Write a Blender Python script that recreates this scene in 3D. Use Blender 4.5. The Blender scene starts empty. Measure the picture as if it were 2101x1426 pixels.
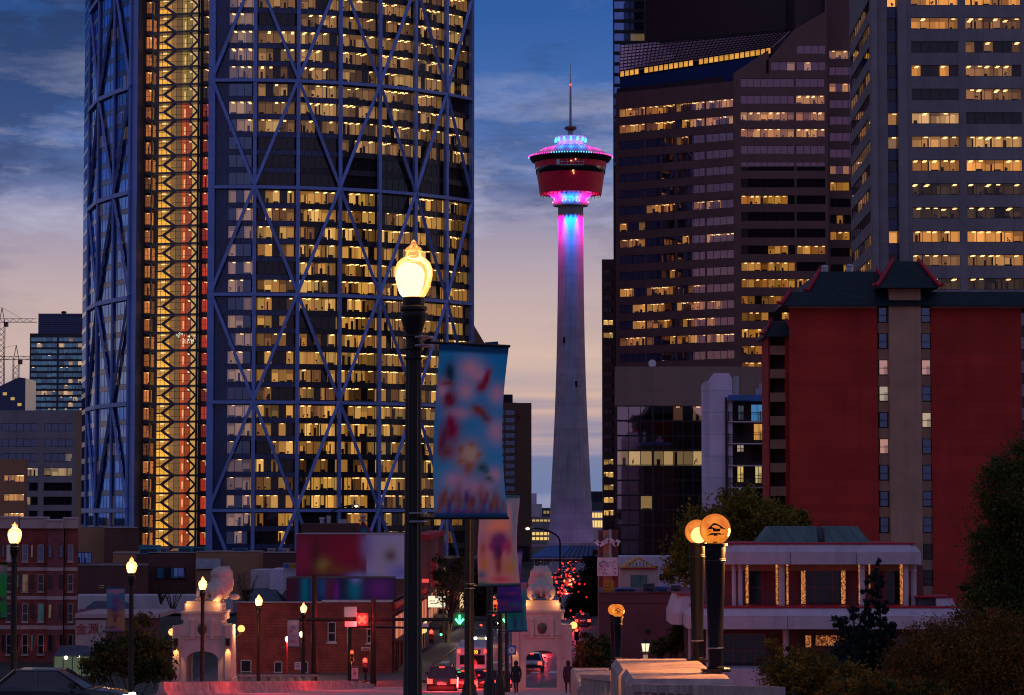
import bpy, math, random
from mathutils import Vector, Matrix
rnd = random.Random(11)
SC = bpy.context.scene
COL = SC.collection

# ------------------------------------------------------------------ camera
F = 5500.0                       # focal length in photo pixels (2101 wide)
CZ = 12.7                        # eye height above the street beyond the bridge
TILT = math.atan((1050 - 713) / F)
cam_data = bpy.data.cameras.new('camera')
cam = bpy.data.objects.new('camera', cam_data)
COL.objects.link(cam)
cam.location = (0, 0, CZ)
cam.rotation_euler = (math.pi / 2 + TILT, 0, 0)
cam_data.sensor_width = 36.0
cam_data.lens = F / 2101 * 36.0
cam_data.clip_start = 0.5
cam_data.clip_end = 20000
SC.camera = cam

# ------------------------------------------------------------------ render look
SC.view_settings.view_transform = 'Standard'
SC.view_settings.look = 'None'
SC.view_settings.exposure = 0.0
SC.view_settings.gamma = 1.0
SC.render.engine = 'CYCLES'
SC.cycles.use_denoising = True
SC.cycles.filter_width = 1.1
SC.cycles.max_bounces = 6
SC.cycles.diffuse_bounces = 2
SC.cycles.glossy_bounces = 3
SC.cycles.transparent_max_bounces = 16
SC.cycles.caustics_reflective = False
SC.cycles.caustics_refractive = False
SC.cycles.sample_clamp_indirect = 4.0
SC.cycles.sample_clamp_direct = 0.0


def lin(r, g, b):
    f = lambda c: (c / 255 / 12.92) if c / 255 <= 0.04045 else ((c / 255 + 0.055) / 1.055) ** 2.4
    return (f(r), f(g), f(b))


# ------------------------------------------------------------------ world: dusk sky
SUN_EL, SUN_AZ = math.radians(1.5), math.radians(75)
W = bpy.data.worlds.new('World')
SC.world = W
W.use_nodes = True
nt = W.node_tree
nt.nodes.clear()


def N(t, **kw):
    n = nt.nodes.new(t)
    for k, v in kw.items():
        setattr(n, k, v)
    return n


def L(a, b):
    nt.links.new(a, b)


def Mth(op, a, b=None, clamp=False):
    n = N('ShaderNodeMath', operation=op, use_clamp=clamp)
    for i, s in enumerate((a, b)):
        if s is None:
            continue
        if isinstance(s, (int, float)):
            n.inputs[i].default_value = s
        else:
            L(s, n.inputs[i])
    return n.outputs[0]


def Mix(fac, a, b):
    n = N('ShaderNodeMix', data_type='RGBA')
    for k, s in ((0, fac), (6, a), (7, b)):
        if isinstance(s, (int, float)):
            n.inputs[k].default_value = s
        elif isinstance(s, tuple):
            n.inputs[k].default_value = (*s, 1)
        else:
            L(s, n.inputs[k])
    return n.outputs[2]


tc = N('ShaderNodeTexCoord')
sep = N('ShaderNodeSeparateXYZ')
L(tc.outputs['Generated'], sep.inputs[0])
elev = sep.outputs[2]


def ramp(fac, stops, interp='LINEAR'):
    r = N('ShaderNodeValToRGB')
    r.color_ramp.interpolation = interp
    e = r.color_ramp.elements
    while len(e) > len(stops):
        e.remove(e[0])
    while len(e) < len(stops):
        e.new(1.0)
    for el, (p, c) in zip(e, stops):
        el.position = p
        el.color = (*c, 1)
    L(fac, r.inputs[0])
    return r.outputs[0]


def noise(scale, det, loc, vscale, rough=0.55):
    m = N('ShaderNodeMapping')
    m.inputs['Location'].default_value = loc
    m.inputs['Scale'].default_value = vscale
    L(tc.outputs['Generated'], m.inputs[0])
    n = N('ShaderNodeTexNoise')
    n.inputs['Scale'].default_value = scale
    n.inputs['Detail'].default_value = det
    n.inputs['Roughness'].default_value = rough
    L(m.outputs[0], n.inputs['Vector'])
    return n.outputs[0]


f01 = Mth('MULTIPLY', elev, 1.0, True)
clear = ramp(f01, [(0.0, lin(150, 150, 178)), (0.012, lin(128, 142, 180)), (0.03, lin(200, 166, 160)),
                   (0.055, lin(212, 182, 168)), (0.085, lin(184, 164, 172)), (0.103, lin(158, 148, 172)),
                   (0.125, lin(92, 116, 172)), (0.15, lin(58, 102, 172)), (0.185, lin(28, 84, 158)),
                   (0.22, lin(24, 74, 148)), (0.34, lin(84, 92, 146)), (0.6, lin(122, 122, 166)), (1.0, lin(118, 124, 172))])
# dark slate-blue cloud banks high up, brighter torn edges, peach streaks near the horizon
cl = noise(5.4, 9, (3.1, 0.0, 0.6), (1.0, 1.0, 3.6), 0.6)
m_mid = ramp(cl, [(0.44, (0, 0, 0)), (0.54, (1, 1, 1))])
zone = ramp(f01, [(0.06, (0, 0, 0)), (0.09, (0.5,) * 3), (0.11, (0.9,) * 3), (0.16, (0.92,) * 3), (0.24, (0.95,) * 3)])
sky1 = Mix(Mth('MULTIPLY', m_mid, zone), clear, ramp(f01, [(0.08, lin(112, 108, 142)), (0.115, lin(56, 72, 120)), (0.15, lin(32, 62, 118)), (0.19, lin(10, 38, 88))]))
cl2 = noise(7.5, 9, (0.7, 2.0, 1.2), (1.0, 1.0, 3.8), 0.64)
zone2 = ramp(f01, [(0.085, (0, 0, 0)), (0.105, (0.9,) * 3), (0.13, (0.75,) * 3), (0.17, (0.15,) * 3)])
sky2 = Mix(Mth('MULTIPLY', ramp(cl2, [(0.5, (0, 0, 0)), (0.64, (1, 1, 1))]), zone2), sky1, lin(178, 178, 204))
cl3 = noise(2.6, 5, (1.3, 0.4, 0.2), (1.0, 1.0, 26.0), 0.5)
zone3 = ramp(f01, [(0.0, (0.9,) * 3), (0.035, (0.85,) * 3), (0.05, (0.25,) * 3), (0.07, (0, 0, 0))])
sky3 = Mix(Mth('MULTIPLY', ramp(cl3, [(0.46, (0, 0, 0)), (0.56, (1, 1, 1))]), zone3), sky2, lin(104, 122, 164))
# the sky opposite the sunset (behind the camera) is an even lavender
north = Mth('MULTIPLY', Mth('SUBTRACT', Mth('MULTIPLY', sep.outputs[1], -1.0), -0.05), 1.2, True)
sky4 = Mix(north, sky3, ramp(f01, [(0.0, lin(100, 92, 124)), (0.15, lin(116, 108, 150)), (0.5, lin(118, 118, 168)), (1.0, lin(118, 124, 172))]))
nish = N('ShaderNodeTexSky', sky_type='NISHITA', sun_disc=False, sun_elevation=SUN_EL, sun_rotation=SUN_AZ)
add = N('ShaderNodeMix', data_type='RGBA', blend_type='ADD')
add.inputs[0].default_value = 0.02
L(sky4, add.inputs[6])
L(nish.outputs[0], add.inputs[7])
bg = N('ShaderNodeBackground')
bg.inputs[1].default_value = 1.0
L(add.outputs[2], bg.inputs[0])
wo = N('ShaderNodeOutputWorld')
L(bg.outputs[0], wo.inputs[0])

sun_data = bpy.data.lights.new('sun', 'SUN')
sun_data.energy = 0.12
sun_data.angle = math.radians(20)
sun_data.color = (1.0, 0.72, 0.6)
sun = bpy.data.objects.new('sun', sun_data)
COL.objects.link(sun)
sun.rotation_euler = (math.radians(88.5) , 0, math.radians(105))

# ------------------------------------------------------------------ materials
MATS = {}


def mat(name, col, rough=0.8, metal=0.0, var=0.18, scale=1.2, panel=None, spec=0.35, streak=0.0, coat=0.0):
    """principled surface with noise variation, optional panel seams (w, h, seam, darkness) and rain streaks"""
    m = bpy.data.materials.new(name)
    m.use_nodes = True
    t = m.node_tree
    b = t.nodes['Principled BSDF']
    b.inputs['Roughness'].default_value = rough
    b.inputs['Metallic'].default_value = metal
    b.inputs['Specular IOR Level'].default_value = spec
    b.inputs['Coat Weight'].default_value = coat
    tcn = t.nodes.new('ShaderNodeTexCoord')
    ns = t.nodes.new('ShaderNodeTexNoise')
    ns.inputs['Scale'].default_value = scale
    ns.inputs['Detail'].default_value = 6
    t.links.new(tcn.outputs['Object'], ns.inputs['Vector'])
    r = t.nodes.new('ShaderNodeValToRGB')
    r.color_ramp.elements[0].position = 0.3
    r.color_ramp.elements[1].position = 0.72
    r.color_ramp.elements[0].color = (*[c * (1 - var) for c in col], 1)
    r.color_ramp.elements[1].color = (*[min(1, c * (1 + var)) for c in col], 1)
    t.links.new(ns.outputs[0], r.inputs[0])
    out = r.outputs[0]
    if streak:
        mp = t.nodes.new('ShaderNodeMapping')
        mp.inputs['Scale'].default_value = (1.2, 1.2, 0.05)
        t.links.new(tcn.outputs['Object'], mp.inputs[0])
        n2 = t.nodes.new('ShaderNodeTexNoise')
        n2.inputs['Scale'].default_value = 1.0
        n2.inputs['Detail'].default_value = 8
        t.links.new(mp.outputs[0], n2.inputs['Vector'])
        mr = t.nodes.new('ShaderNodeMapRange')
        mr.inputs[1].default_value = 0.5
        mr.inputs[2].default_value = 0.75
        mr.inputs[3].default_value = 0.0
        mr.inputs[4].default_value = streak
        t.links.new(n2.outputs[0], mr.inputs[0])
        mx = t.nodes.new('ShaderNodeMix')
        mx.data_type = 'RGBA'
        t.links.new(mr.outputs[0], mx.inputs[0])
        t.links.new(out, mx.inputs[6])
        mx.inputs[7].default_value = (*[c * 0.45 for c in col], 1)
        out = mx.outputs[2]
    if panel:
        s = t.nodes.new('ShaderNodeSeparateXYZ')
        t.links.new(tcn.outputs['Object'], s.inputs[0])
        ad = t.nodes.new('ShaderNodeMath')
        t.links.new(s.outputs[0], ad.inputs[0])
        t.links.new(s.outputs[1], ad.inputs[1])
        cb = t.nodes.new('ShaderNodeCombineXYZ')
        t.links.new(ad.outputs[0], cb.inputs[0])
        t.links.new(s.outputs[2], cb.inputs[1])
        bt = t.nodes.new('ShaderNodeTexBrick')
        bt.offset = panel[4] if len(panel) > 4 else 0.0
        bt.inputs['Scale'].default_value = 1.0
        bt.inputs['Brick Width'].default_value = panel[0]
        bt.inputs['Row Height'].default_value = panel[1]
        bt.inputs['Mortar Size'].default_value = panel[2]
        bt.inputs['Color1'].default_value = (1, 1, 1, 1)
        bt.inputs['Color2'].default_value = (0.86, 0.86, 0.86, 1)
        bt.inputs['Mortar'].default_value = (*(panel[3],) * 3, 1)
        t.links.new(cb.outputs[0], bt.inputs['Vector'])
        mx = t.nodes.new('ShaderNodeMix')
        mx.data_type = 'RGBA'
        mx.blend_type = 'MULTIPLY'
        mx.inputs[0].default_value = 1.0
        t.links.new(out, mx.inputs[6])
        t.links.new(bt.outputs[0], mx.inputs[7])
        out = mx.outputs[2]
    t.links.new(out, b.inputs['Base Color'])
    mb_ = t.nodes.new('ShaderNodeBump')
    mb_.inputs['Strength'].default_value = 0.15
    t.links.new(ns.outputs[0], mb_.inputs['Height'])
    t.links.new(mb_.outputs[0], b.inputs['Normal'])
    MATS[name] = m
    return m


def emit(name, col=None, strength=1.0, sample=False):
    """emission; colour None takes the face's own tone"""
    m = bpy.data.materials.new(name)
    m.use_nodes = True
    t = m.node_tree
    t.nodes.clear()
    e = t.nodes.new('ShaderNodeEmission')
    o = t.nodes.new('ShaderNodeOutputMaterial')
    t.links.new(e.outputs[0], o.inputs[0])
    e.inputs[1].default_value = strength
    if col:
        e.inputs[0].default_value = (*col, 1)
    else:
        a = t.nodes.new('ShaderNodeAttribute')
        a.attribute_name = 'tone'
        t.links.new(a.outputs[0], e.inputs[0])
    m.cycles.emission_sampling = 'AUTO' if sample else 'NONE'
    MATS[name] = m
    return m


def glassmat(name, tint, refl=0.12, body=0.0, bodycol=(0, 0, 0), rough=0.02, gcol=(1, 1, 1), glow=None):
    """window pane: see-through with a sky reflection that grows at grazing angles"""
    m = bpy.data.materials.new(name)
    m.use_nodes = True
    t = m.node_tree
    t.nodes.clear()
    tr = t.nodes.new('ShaderNodeBsdfTransparent')
    tr.inputs[0].default_value = (*tint, 1)
    gl = t.nodes.new('ShaderNodeBsdfGlossy')
    gl.inputs['Roughness'].default_value = rough
    gl.inputs['Color'].default_value = (*gcol, 1)
    fr = t.nodes.new('ShaderNodeLayerWeight')
    fr.inputs[0].default_value = 0.25
    mr = t.nodes.new('ShaderNodeMapRange')
    mr.inputs[3].default_value = refl
    mr.inputs[4].default_value = 0.95
    t.links.new(fr.outputs['Fresnel'], mr.inputs[0])
    mx = t.nodes.new('ShaderNodeMixShader')
    t.links.new(mr.outputs[0], mx.inputs[0])
    t.links.new(tr.outputs[0], mx.inputs[1])
    t.links.new(gl.outputs[0], mx.inputs[2])
    last = mx.outputs[0]
    if body:
        df = t.nodes.new('ShaderNodeBsdfDiffuse')
        df.inputs[0].default_value = (*bodycol, 1)
        m2 = t.nodes.new('ShaderNodeMixShader')
        m2.inputs[0].default_value = body
        t.links.new(last, m2.inputs[1])
        t.links.new(df.outputs[0], m2.inputs[2])
        last = m2.outputs[0]
    if glow:                     # a lit diffuser
        em = t.nodes.new('ShaderNodeEmission')
        em.inputs[0].default_value = (*glow, 1)
        ad_ = t.nodes.new('ShaderNodeAddShader')
        t.links.new(last, ad_.inputs[0])
        t.links.new(em.outputs[0], ad_.inputs[1])
        last = ad_.outputs[0]
        m.cycles.emission_sampling = 'NONE'
    o = t.nodes.new('ShaderNodeOutputMaterial')
    t.links.new(last, o.inputs[0])
    MATS[name] = m
    return m


def tonemat(name, rough=0.8, translucent=0.0, spec=0.2):
    """printed or leafy surface: the base colour is the face's own tone"""
    m = bpy.data.materials.new(name)
    m.use_nodes = True
    t = m.node_tree
    b = t.nodes['Principled BSDF']
    b.inputs['Roughness'].default_value = rough
    b.inputs['Specular IOR Level'].default_value = spec
    a = t.nodes.new('ShaderNodeAttribute')
    a.attribute_name = 'tone'
    t.links.new(a.outputs[0], b.inputs['Base Color'])
    if translucent:
        tl = t.nodes.new('ShaderNodeBsdfTranslucent')
        t.links.new(a.outputs[0], tl.inputs[0])
        mx = t.nodes.new('ShaderNodeMixShader')
        mx.inputs[0].default_value = translucent
        t.links.new(b.outputs[0], mx.inputs[1])
        t.links.new(tl.outputs[0], mx.inputs[2])
        t.links.new(mx.outputs[0], t.nodes['Material Output'].inputs[0])
    MATS[name] = m
    return m


mat('asphalt', (0.03, 0.027, 0.027), 0.42, var=0.35, scale=0.6, spec=0.35)
mat('paving', (0.11, 0.095, 0.09), 0.7, scale=0.8, panel=(1.5, 1.5, 0.03, 0.6))
mat('road_paint', (0.6, 0.6, 0.58), 0.6)
mat('soil', (0.06, 0.055, 0.04), 0.95, var=0.4, scale=0.05)
mat('water', (0.02, 0.03, 0.05), 0.08, var=0.1, spec=0.6)
mat('concrete', (0.38, 0.31, 0.28), 0.85, var=0.38, scale=2.2, streak=0.6)
mat('pale_concrete', (0.5, 0.42, 0.37), 0.85, var=0.14, scale=1.6, streak=0.35)
mat('tower_concrete', (0.32, 0.33, 0.32), 0.9, var=0.16, scale=0.16, streak=0.5, panel=(400.0, 3.0, 0.07, 0.8))
mat('blue_steel', (0.19, 0.3, 0.66), 0.45, metal=0.25, var=0.08, panel=(50, 4.03, 0.05, 0.6), spec=0.5)
mat('dark_slab', (0.02, 0.022, 0.03), 0.35, var=0.2, spec=0.5)
mat('dark_core', (0.012, 0.012, 0.016), 0.7, var=0.2)
mat('interior_dark', (0.02, 0.018, 0.016), 0.7)
mat('frame_dark', (0.025, 0.024, 0.028), 0.4, metal=0.3)
mat('frame_teal', (0.03, 0.09, 0.12), 0.4, metal=0.3)
mat('blue_spandrel', (0.016, 0.045, 0.16), 0.18, var=0.15, spec=0.6, panel=(3.0, 4.03, 0.06, 0.5))
mat('brown_granite', (0.18, 0.08, 0.065), 0.45, var=0.1, scale=0.3, spec=0.45, panel=(3.2, 4.0, 0.05, 0.8))
mat('brown_granite_dark', (0.05, 0.024, 0.026), 0.4, var=0.12, scale=0.2, panel=(4.0, 4.0, 0.06, 0.85))
mat('grey_concrete', (0.27, 0.25, 0.26), 0.8, var=0.14, scale=0.3, streak=0.3, panel=(6.0, 60, 0.05, 0.75))
mat('tan_concrete', (0.27, 0.2, 0.15), 0.85, var=0.1, scale=0.4, panel=(5.2, 30, 0.06, 0.7))
mat('red_stucco', (0.46, 0.04, 0.028), 0.85, var=0.16, scale=0.3, streak=0.22, panel=(30, 0.9, 0.03, 0.85))
mat('tan_stucco', (0.44, 0.27, 0.18), 0.85, var=0.14, scale=0.5, streak=0.3)
mat('green_tile', (0.008, 0.026, 0.03), 0.5, var=0.25, panel=(0.45, 0.35, 0.05, 0.5, 0.5))
mat('red_trim', (0.42, 0.012, 0.03), 0.5)
mat('lavender_stucco', (0.78, 0.68, 0.82), 0.85, var=0.14, scale=0.35, panel=(4.2, 2.85, 0.06, 0.7), streak=0.45)
mat('dark_brick', (0.07, 0.045, 0.05), 0.85, var=0.2)
mat('red_brick', (0.3, 0.07, 0.05), 0.85, var=0.35, scale=0.9, panel=(0.7, 0.24, 0.03, 0.7, 0.5))
mat('rose_brick', (0.27, 0.085, 0.085), 0.85, var=0.22, scale=0.9, panel=(0.7, 0.24, 0.03, 0.75, 0.5))
mat('maroon_stucco', (0.2, 0.065, 0.07), 0.85, var=0.16, scale=0.5)
mat('cream_band', (0.5, 0.36, 0.33), 0.85, var=0.1)
mat('tan_wall', (0.36, 0.19, 0.1), 0.85, var=0.12, scale=0.3)
mat('brown_wall', (0.13, 0.055, 0.045), 0.85, var=0.15, scale=0.3)
mat('white_wall', (0.55, 0.48, 0.5), 0.8, var=0.12, scale=0.4, streak=0.3)
mat('blue_roof', (0.06, 0.16, 0.42), 0.5, var=0.15)
mat('slate_roof', (0.07, 0.075, 0.1), 0.7, var=0.25)
mat('teal_metal', (0.03, 0.26, 0.36), 0.5, var=0.15)
mat('pale_metal', (0.4, 0.42, 0.47), 0.45, metal=0.4)
mat('grey_fascia', (0.5, 0.45, 0.5), 0.7, var=0.1, scale=0.7, streak=0.35)
mat('green_copper', (0.09, 0.17, 0.16), 0.6, var=0.2, panel=(1.0, 30, 0.05, 0.6))
mat('black_iron', (0.009, 0.007, 0.006), 0.42, metal=0.1, var=0.25, spec=0.35)
mat('charcoal_paint', (0.006, 0.007, 0.012), 0.6, var=0.2, spec=0.2)
mat('steel', (0.25, 0.25, 0.27), 0.4, metal=0.8)
mat('black_plastic', (0.012, 0.012, 0.013), 0.5)
mat('yellow_case', (0.5, 0.28, 0.02), 0.5)
mat('dark_paint', (0.012, 0.012, 0.016), 0.25, spec=0.5, coat=0.6)
mat('silver_paint', (0.3, 0.3, 0.32), 0.3, metal=0.5, coat=0.5)
mat('white_paint', (0.6, 0.56, 0.58), 0.35, coat=0.4)
mat('maroon_paint', (0.12, 0.012, 0.015), 0.28, coat=0.6)
mat('rubber', (0.012, 0.012, 0.012), 0.9)
mat('car_glass', (0.008, 0.009, 0.012), 0.06, spec=0.7)
mat('plate', (0.6, 0.58, 0.55), 0.5)
mat('bark', (0.05, 0.035, 0.025), 0.9, var=0.3, scale=4)
mat('pod_red', (0.88, 0.014, 0.055), 0.55, var=0.08, panel=(3.0, 40, 0.04, 0.8))
mat('pod_white', (0.62, 0.58, 0.6), 0.6, var=0.08)
mat('blue_sign', (0.04, 0.16, 0.45), 0.5)
mat('white_sign', (0.7, 0.68, 0.68), 0.6)
mat('red_paint', (0.5, 0.01, 0.02), 0.5)
mat('gold', (0.55, 0.26, 0.04), 0.4, metal=0.5, var=0.35, scale=6)
mat('skin', (0.4, 0.24, 0.18), 0.6)
mat('dark_cloth', (0.02, 0.018, 0.024), 0.9, scale=8)
mat('maroon_cloth', (0.07, 0.02, 0.028), 0.9, scale=8)
mat('hair', (0.015, 0.01, 0.008), 0.7)
mat('bronze', (0.09, 0.085, 0.075), 0.5, metal=0.4)
emit('room', None, 1.0)
emit('amber_globe', (1.0, 0.30, 0.045), 1.25)
emit('lamp_white', (1.0, 0.74, 0.42), 5.0)
emit('lamp_amber', (1.0, 0.5, 0.14), 1.9)
emit('lamp_core', (1.0, 0.55, 0.16), 2.4)
emit('red_signal', (1.0, 0.045, 0.025), 5.0)
emit('tail_red', (1.0, 0.04, 0.025), 4.5)
emit('green_signal', (0.12, 1.0, 0.38), 3.5)
emit('head_white', (1.0, 0.86, 0.6), 22.0)
emit('amber_sign', (1.0, 0.55, 0.05), 2.5)
emit('pink_led', (1.0, 0.05, 0.45), 2.4)
emit('cyan_led', (0.1, 0.65, 1.0), 2.4)
emit('sign_lit', (1.0, 0.86, 0.6), 1.1)
glassmat('glass', (0.96, 0.96, 1.0), 0.025)
glassmat('glass_sky', (0.8, 0.82, 0.95), 0.24, gcol=(0.5, 0.68, 1.0))
glassmat('glass_blue', (0.4, 0.5, 0.9), 0.6, gcol=(0.3, 0.5, 1.0))
glassmat('glass_rose', (0.92, 0.85, 0.85), 0.24, gcol=(1.0, 0.62, 0.74))
glassmat('glass_mirror', (0.8, 0.7, 0.75), 0.45, gcol=(1.0, 0.78, 0.85))
glassmat('glass_dark', (0.88, 0.88, 0.92), 0.03)
glassmat('globe_glass', (0.8, 0.66, 0.46), 0.08, 0.14, (0.9, 0.6, 0.3), 0.1, glow=(0.3, 0.12, 0.025))
tonemat('leaf', 0.75, 0.35)
tonemat('print', 0.8, 0.0)
tonemat('cloth_print', 0.85, 0.25)


# ------------------------------------------------------------------ mesh builder
class MB:
    def __init__(s):
        s.v, s.f, s.mi, s.t, s.mats = [], [], [], [], []

    def _m(s, m):
        if m not in s.mats:
            s.mats.append(m)
        return s.mats.index(m)

    def add(s, vs, fs, m, tone=(1, 1, 1)):
        o = len(s.v)
        i = s._m(m)
        s.v += [tuple(p) for p in vs]
        for f in fs:
            s.f.append(tuple(o + k for k in f))
            s.mi.append(i)
            s.t.append(tone)
        return s

    def quad(s, a, b, c, d, m, tone=(1, 1, 1)):
        return s.add((a, b, c, d), ((0, 1, 2, 3),), m, tone)

    def sbox(s, px0, px1, d0, d1, z0, z1, m, py=1100):
        """block whose flanks run square to a street that is turned with the view: only its front is seen"""
        x0, x1 = X(px0, d0, py), X(px1, d0, py)
        k = (x1 if x1 < 0 else x0) / d0
        e = k * (d1 - d0)
        return s.prism([(x0, d0), (x1, d0), (x1 + e, d1), (x0 + e, d1)], z0, z1, m)

    def hexa(s, p, m, tone=(1, 1, 1)):
        """eight corners: bottom ring 0-3, top ring 4-7"""
        return s.add(p, ((3, 2, 1, 0), (4, 5, 6, 7), (0, 1, 5, 4), (1, 2, 6, 5), (2, 3, 7, 6), (3, 0, 4, 7)), m, tone)

    def box(s, x0, x1, y0, y1, z0, z1, m, tone=(1, 1, 1), ch=0.0):
        if ch:
            h = [(x0 + ch, y0), (x1 - ch, y0), (x1, y0 + ch), (x1, y1 - ch), (x1 - ch, y1), (x0 + ch, y1), (x0, y1 - ch), (x0, y0 + ch)]
            return s.prism(h, z0, z1, m, tone)
        return s.hexa(((x0, y0, z0), (x1, y0, z0), (x1, y1, z0), (x0, y1, z0), (x0, y0, z1), (x1, y0, z1), (x1, y1, z1), (x0, y1, z1)), m, tone)

    def prism(s, poly, z0, z1, m, tone=(1, 1, 1), top=None):
        """plan polygon raised from z0 to z1; top: another polygon for the upper ring"""
        n = len(poly)
        tp = top or poly
        vs = [(x, y, z0) for x, y in poly] + [(x, y, z1) for x, y in tp]
        fs = [tuple(range(n))[::-1], tuple(range(n, 2 * n))] + [(i, (i + 1) % n, n + (i + 1) % n, n + i) for i in range(n)]
        return s.add(vs, fs, m, tone)

    def fprism(s, poly, fr, c0, c1, m, tone=(1, 1, 1)):
        """polygon in a facade frame (a, z) pushed from depth c0 to c1"""
        n = len(poly)
        vs = [fr.pt(a, z, c0) for a, z in poly] + [fr.pt(a, z, c1) for a, z in poly]
        fs = [tuple(range(n)), tuple(range(n, 2 * n))[::-1]] + [(i, n + i, n + (i + 1) % n, (i + 1) % n) for i in range(n)]
        return s.add(vs, fs, m, tone)

    def fbox(s, fr, a0, a1, z0, z1, c0, c1, m, tone=(1, 1, 1)):
        p = [fr.pt(a, z, c) for z in (z0, z1) for a, c in ((a0, c0), (a1, c0), (a1, c1), (a0, c1))]
        return s.hexa(p, m, tone)

    def bar(s, p, q, w, h, m, up=(0, 0, 1), tone=(1, 1, 1)):
        p, q, up = Vector(p), Vector(q), Vector(up)
        d = (q - p).normalized()
        if abs(d.dot(up)) > 0.98:
            up = Vector((0, 1, 0))
        x = d.cross(up).normalized() * (w / 2)
        y = x.cross(d).normalized() * (h / 2)
        return s.hexa([p - x - y, p + x - y, p + x + y, p - x + y, q - x - y, q + x - y, q + x + y, q - x + y], m, tone)

    def tube(s, pts, rs, m, n=8, tone=(1, 1, 1), cap=True):
        pts = [Vector(p) for p in pts]
        if not hasattr(rs, '__len__'):
            rs = [rs] * len(pts)
        vs, fs = [], []
        for i, p in enumerate(pts):
            d = (pts[min(i + 1, len(pts) - 1)] - pts[max(i - 1, 0)]).normalized()
            ref = Vector((0, 1, 0)) if abs(d.z) > 0.9 else Vector((0, 0, 1))
            x = d.cross(ref).normalized()
            y = x.cross(d).normalized()
            for k in range(n):
                a = 2 * math.pi * k / n
                vs.append(p + x * (rs[i] * math.cos(a)) + y * (rs[i] * math.sin(a)))
        for i in range(len(pts) - 1):
            for k in range(n):
                fs.append((i * n + k, i * n + (k + 1) % n, (i + 1) * n + (k + 1) % n, (i + 1) * n + k))
        if cap:
            fs.append(tuple(range(n))[::-1])
            fs.append(tuple(range((len(pts) - 1) * n, len(pts) * n)))
        return s.add(vs, fs, m, tone)

    def lathe(s, prof, m, c=(0, 0), n=24, tone=(1, 1, 1), a0=0.0, a1=2 * math.pi, flute=0.0):
        """profile of (radius, z) turned about the vertical through c"""
        full = abs(a1 - a0 - 2 * math.pi) < 1e-6
        k = n if full else n + 1
        vs, fs = [], []
        for r, z in prof:
            for i in range(k):
                a = a0 + (a1 - a0) * i / n
                rr = r * (1 - flute * (i % 2))
                vs.append((c[0] + rr * math.sin(a), c[1] - rr * math.cos(a), z))
        for j in range(len(prof) - 1):
            for i in range(n):
                b = (i + 1) % k
                fs.append((j * k + i, j * k + b, (j + 1) * k + b, (j + 1) * k + i))
        if full:
            if prof[0][0] > 1e-4:
                fs.append(tuple(range(k))[::-1])
            if prof[-1][0] > 1e-4:
                fs.append(tuple(range((len(prof) - 1) * k, len(prof) * k)))
        return s.add(vs, fs, m, tone)

    def ball(s, c, r, m, n=12, sz=1.0, tone=(1, 1, 1)):
        prof = [(max(1e-5, r * math.sin(math.pi * i / (n // 2 + 2))), c[2] - r * sz * math.cos(math.pi * i / (n // 2 + 2))) for i in range(n // 2 + 3)]
        return s.lathe(prof, m, (c[0], c[1]), n, tone)

    def build(s, name, parent=None, smooth=False, loc=None):
        me = bpy.data.meshes.new(name)
        off = Vector((0, 0, 0))
        if parent is not None:
            q = parent
            while q:
                off += q.location
                q = q.parent
        if loc is not None:
            off = off + Vector(loc)
        me.from_pydata([(x - off.x, y - off.y, z - off.z) for x, y, z in s.v], [], s.f)
        for m in s.mats:
            me.materials.append(MATS[m])
        me.polygons.foreach_set('material_index', s.mi)
        if any(t != (1, 1, 1) for t in s.t):
            at = me.attributes.new('tone', 'FLOAT_COLOR', 'CORNER')
            buf = []
            for p, t in zip(me.polygons, s.t):
                if isinstance(t[0], (tuple, list)):
                    for q in t:
                        buf += [*q, 1.0]
                else:
                    buf += [*t, 1.0] * p.loop_total
            at.data.foreach_set('color', buf)
        if smooth:
            me.polygons.foreach_set('use_smooth', [True] * len(me.polygons))
            me.set_sharp_from_angle(angle=math.radians(40))
        me.update()
        o = bpy.data.objects.new(name, me)
        if loc is not None:
            o.location = loc
        COL.objects.link(o)
        o.parent = parent
        return o


def tag(o, label=None, cat=None, group=None, kind=None):
    if label:
        o['label'] = label
    if cat:
        o['category'] = cat
    if group:
        o['group'] = group
    if kind:
        o['kind'] = kind
    return o


def thing(name, label, cat, loc=(0, 0, 0), group=None):
    o = bpy.data.objects.new(name, None)
    COL.objects.link(o)
    o.location = loc
    o.empty_display_size = 0.5
    return tag(o, label, cat, group)


def copy_tree(o, parent=None):
    c = o.copy()
    COL.objects.link(c)
    c.parent = parent
    for ch in o.children:
        copy_tree(ch, c)
    return c


# ------------------------------------------------------------------ photo pixel -> place in the world
CT, ST = math.cos(TILT), math.sin(TILT)


def ray(px, py):
    a, b = (px - 1050.5) / F, (713 - py) / F
    return Vector((a, CT - b * ST, ST + b * CT))


def P(px, py, d):
    r = ray(px, py)
    return Vector((r.x * d / r.y, d, CZ + r.z * d / r.y))


def X(px, d, py=900):
    return P(px, py, d).x


def Z(py, d):
    return P(1050, py, d).z


class Fr:
    """vertical facade plane through two plan points; a runs along it, c inwards"""
    def __init__(s, A, B):
        s.A = Vector((A[0], A[1], 0))
        e = Vector((B[0] - A[0], B[1] - A[1], 0))
        s.L = e.length
        s.u = e.normalized()
        s.n = Vector((s.u.y, -s.u.x, 0))

    def pt(s, a, z, c=0.0):
        p = s.A + s.u * a - s.n * c
        return Vector((p.x, p.y, z))

    def hit(s, px, py):
        r = ray(px, py)
        o = Vector((0, 0, CZ))
        t = (s.A - o).dot(s.n) / r.dot(s.n)
        q = o + r * t
        return (q - s.A).dot(s.u), q.z

    def a(s, px, py=700):
        return s.hit(px, py)[0]

    def z(s, py, px=1050):
        return s.hit(px, py)[1]


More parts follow.
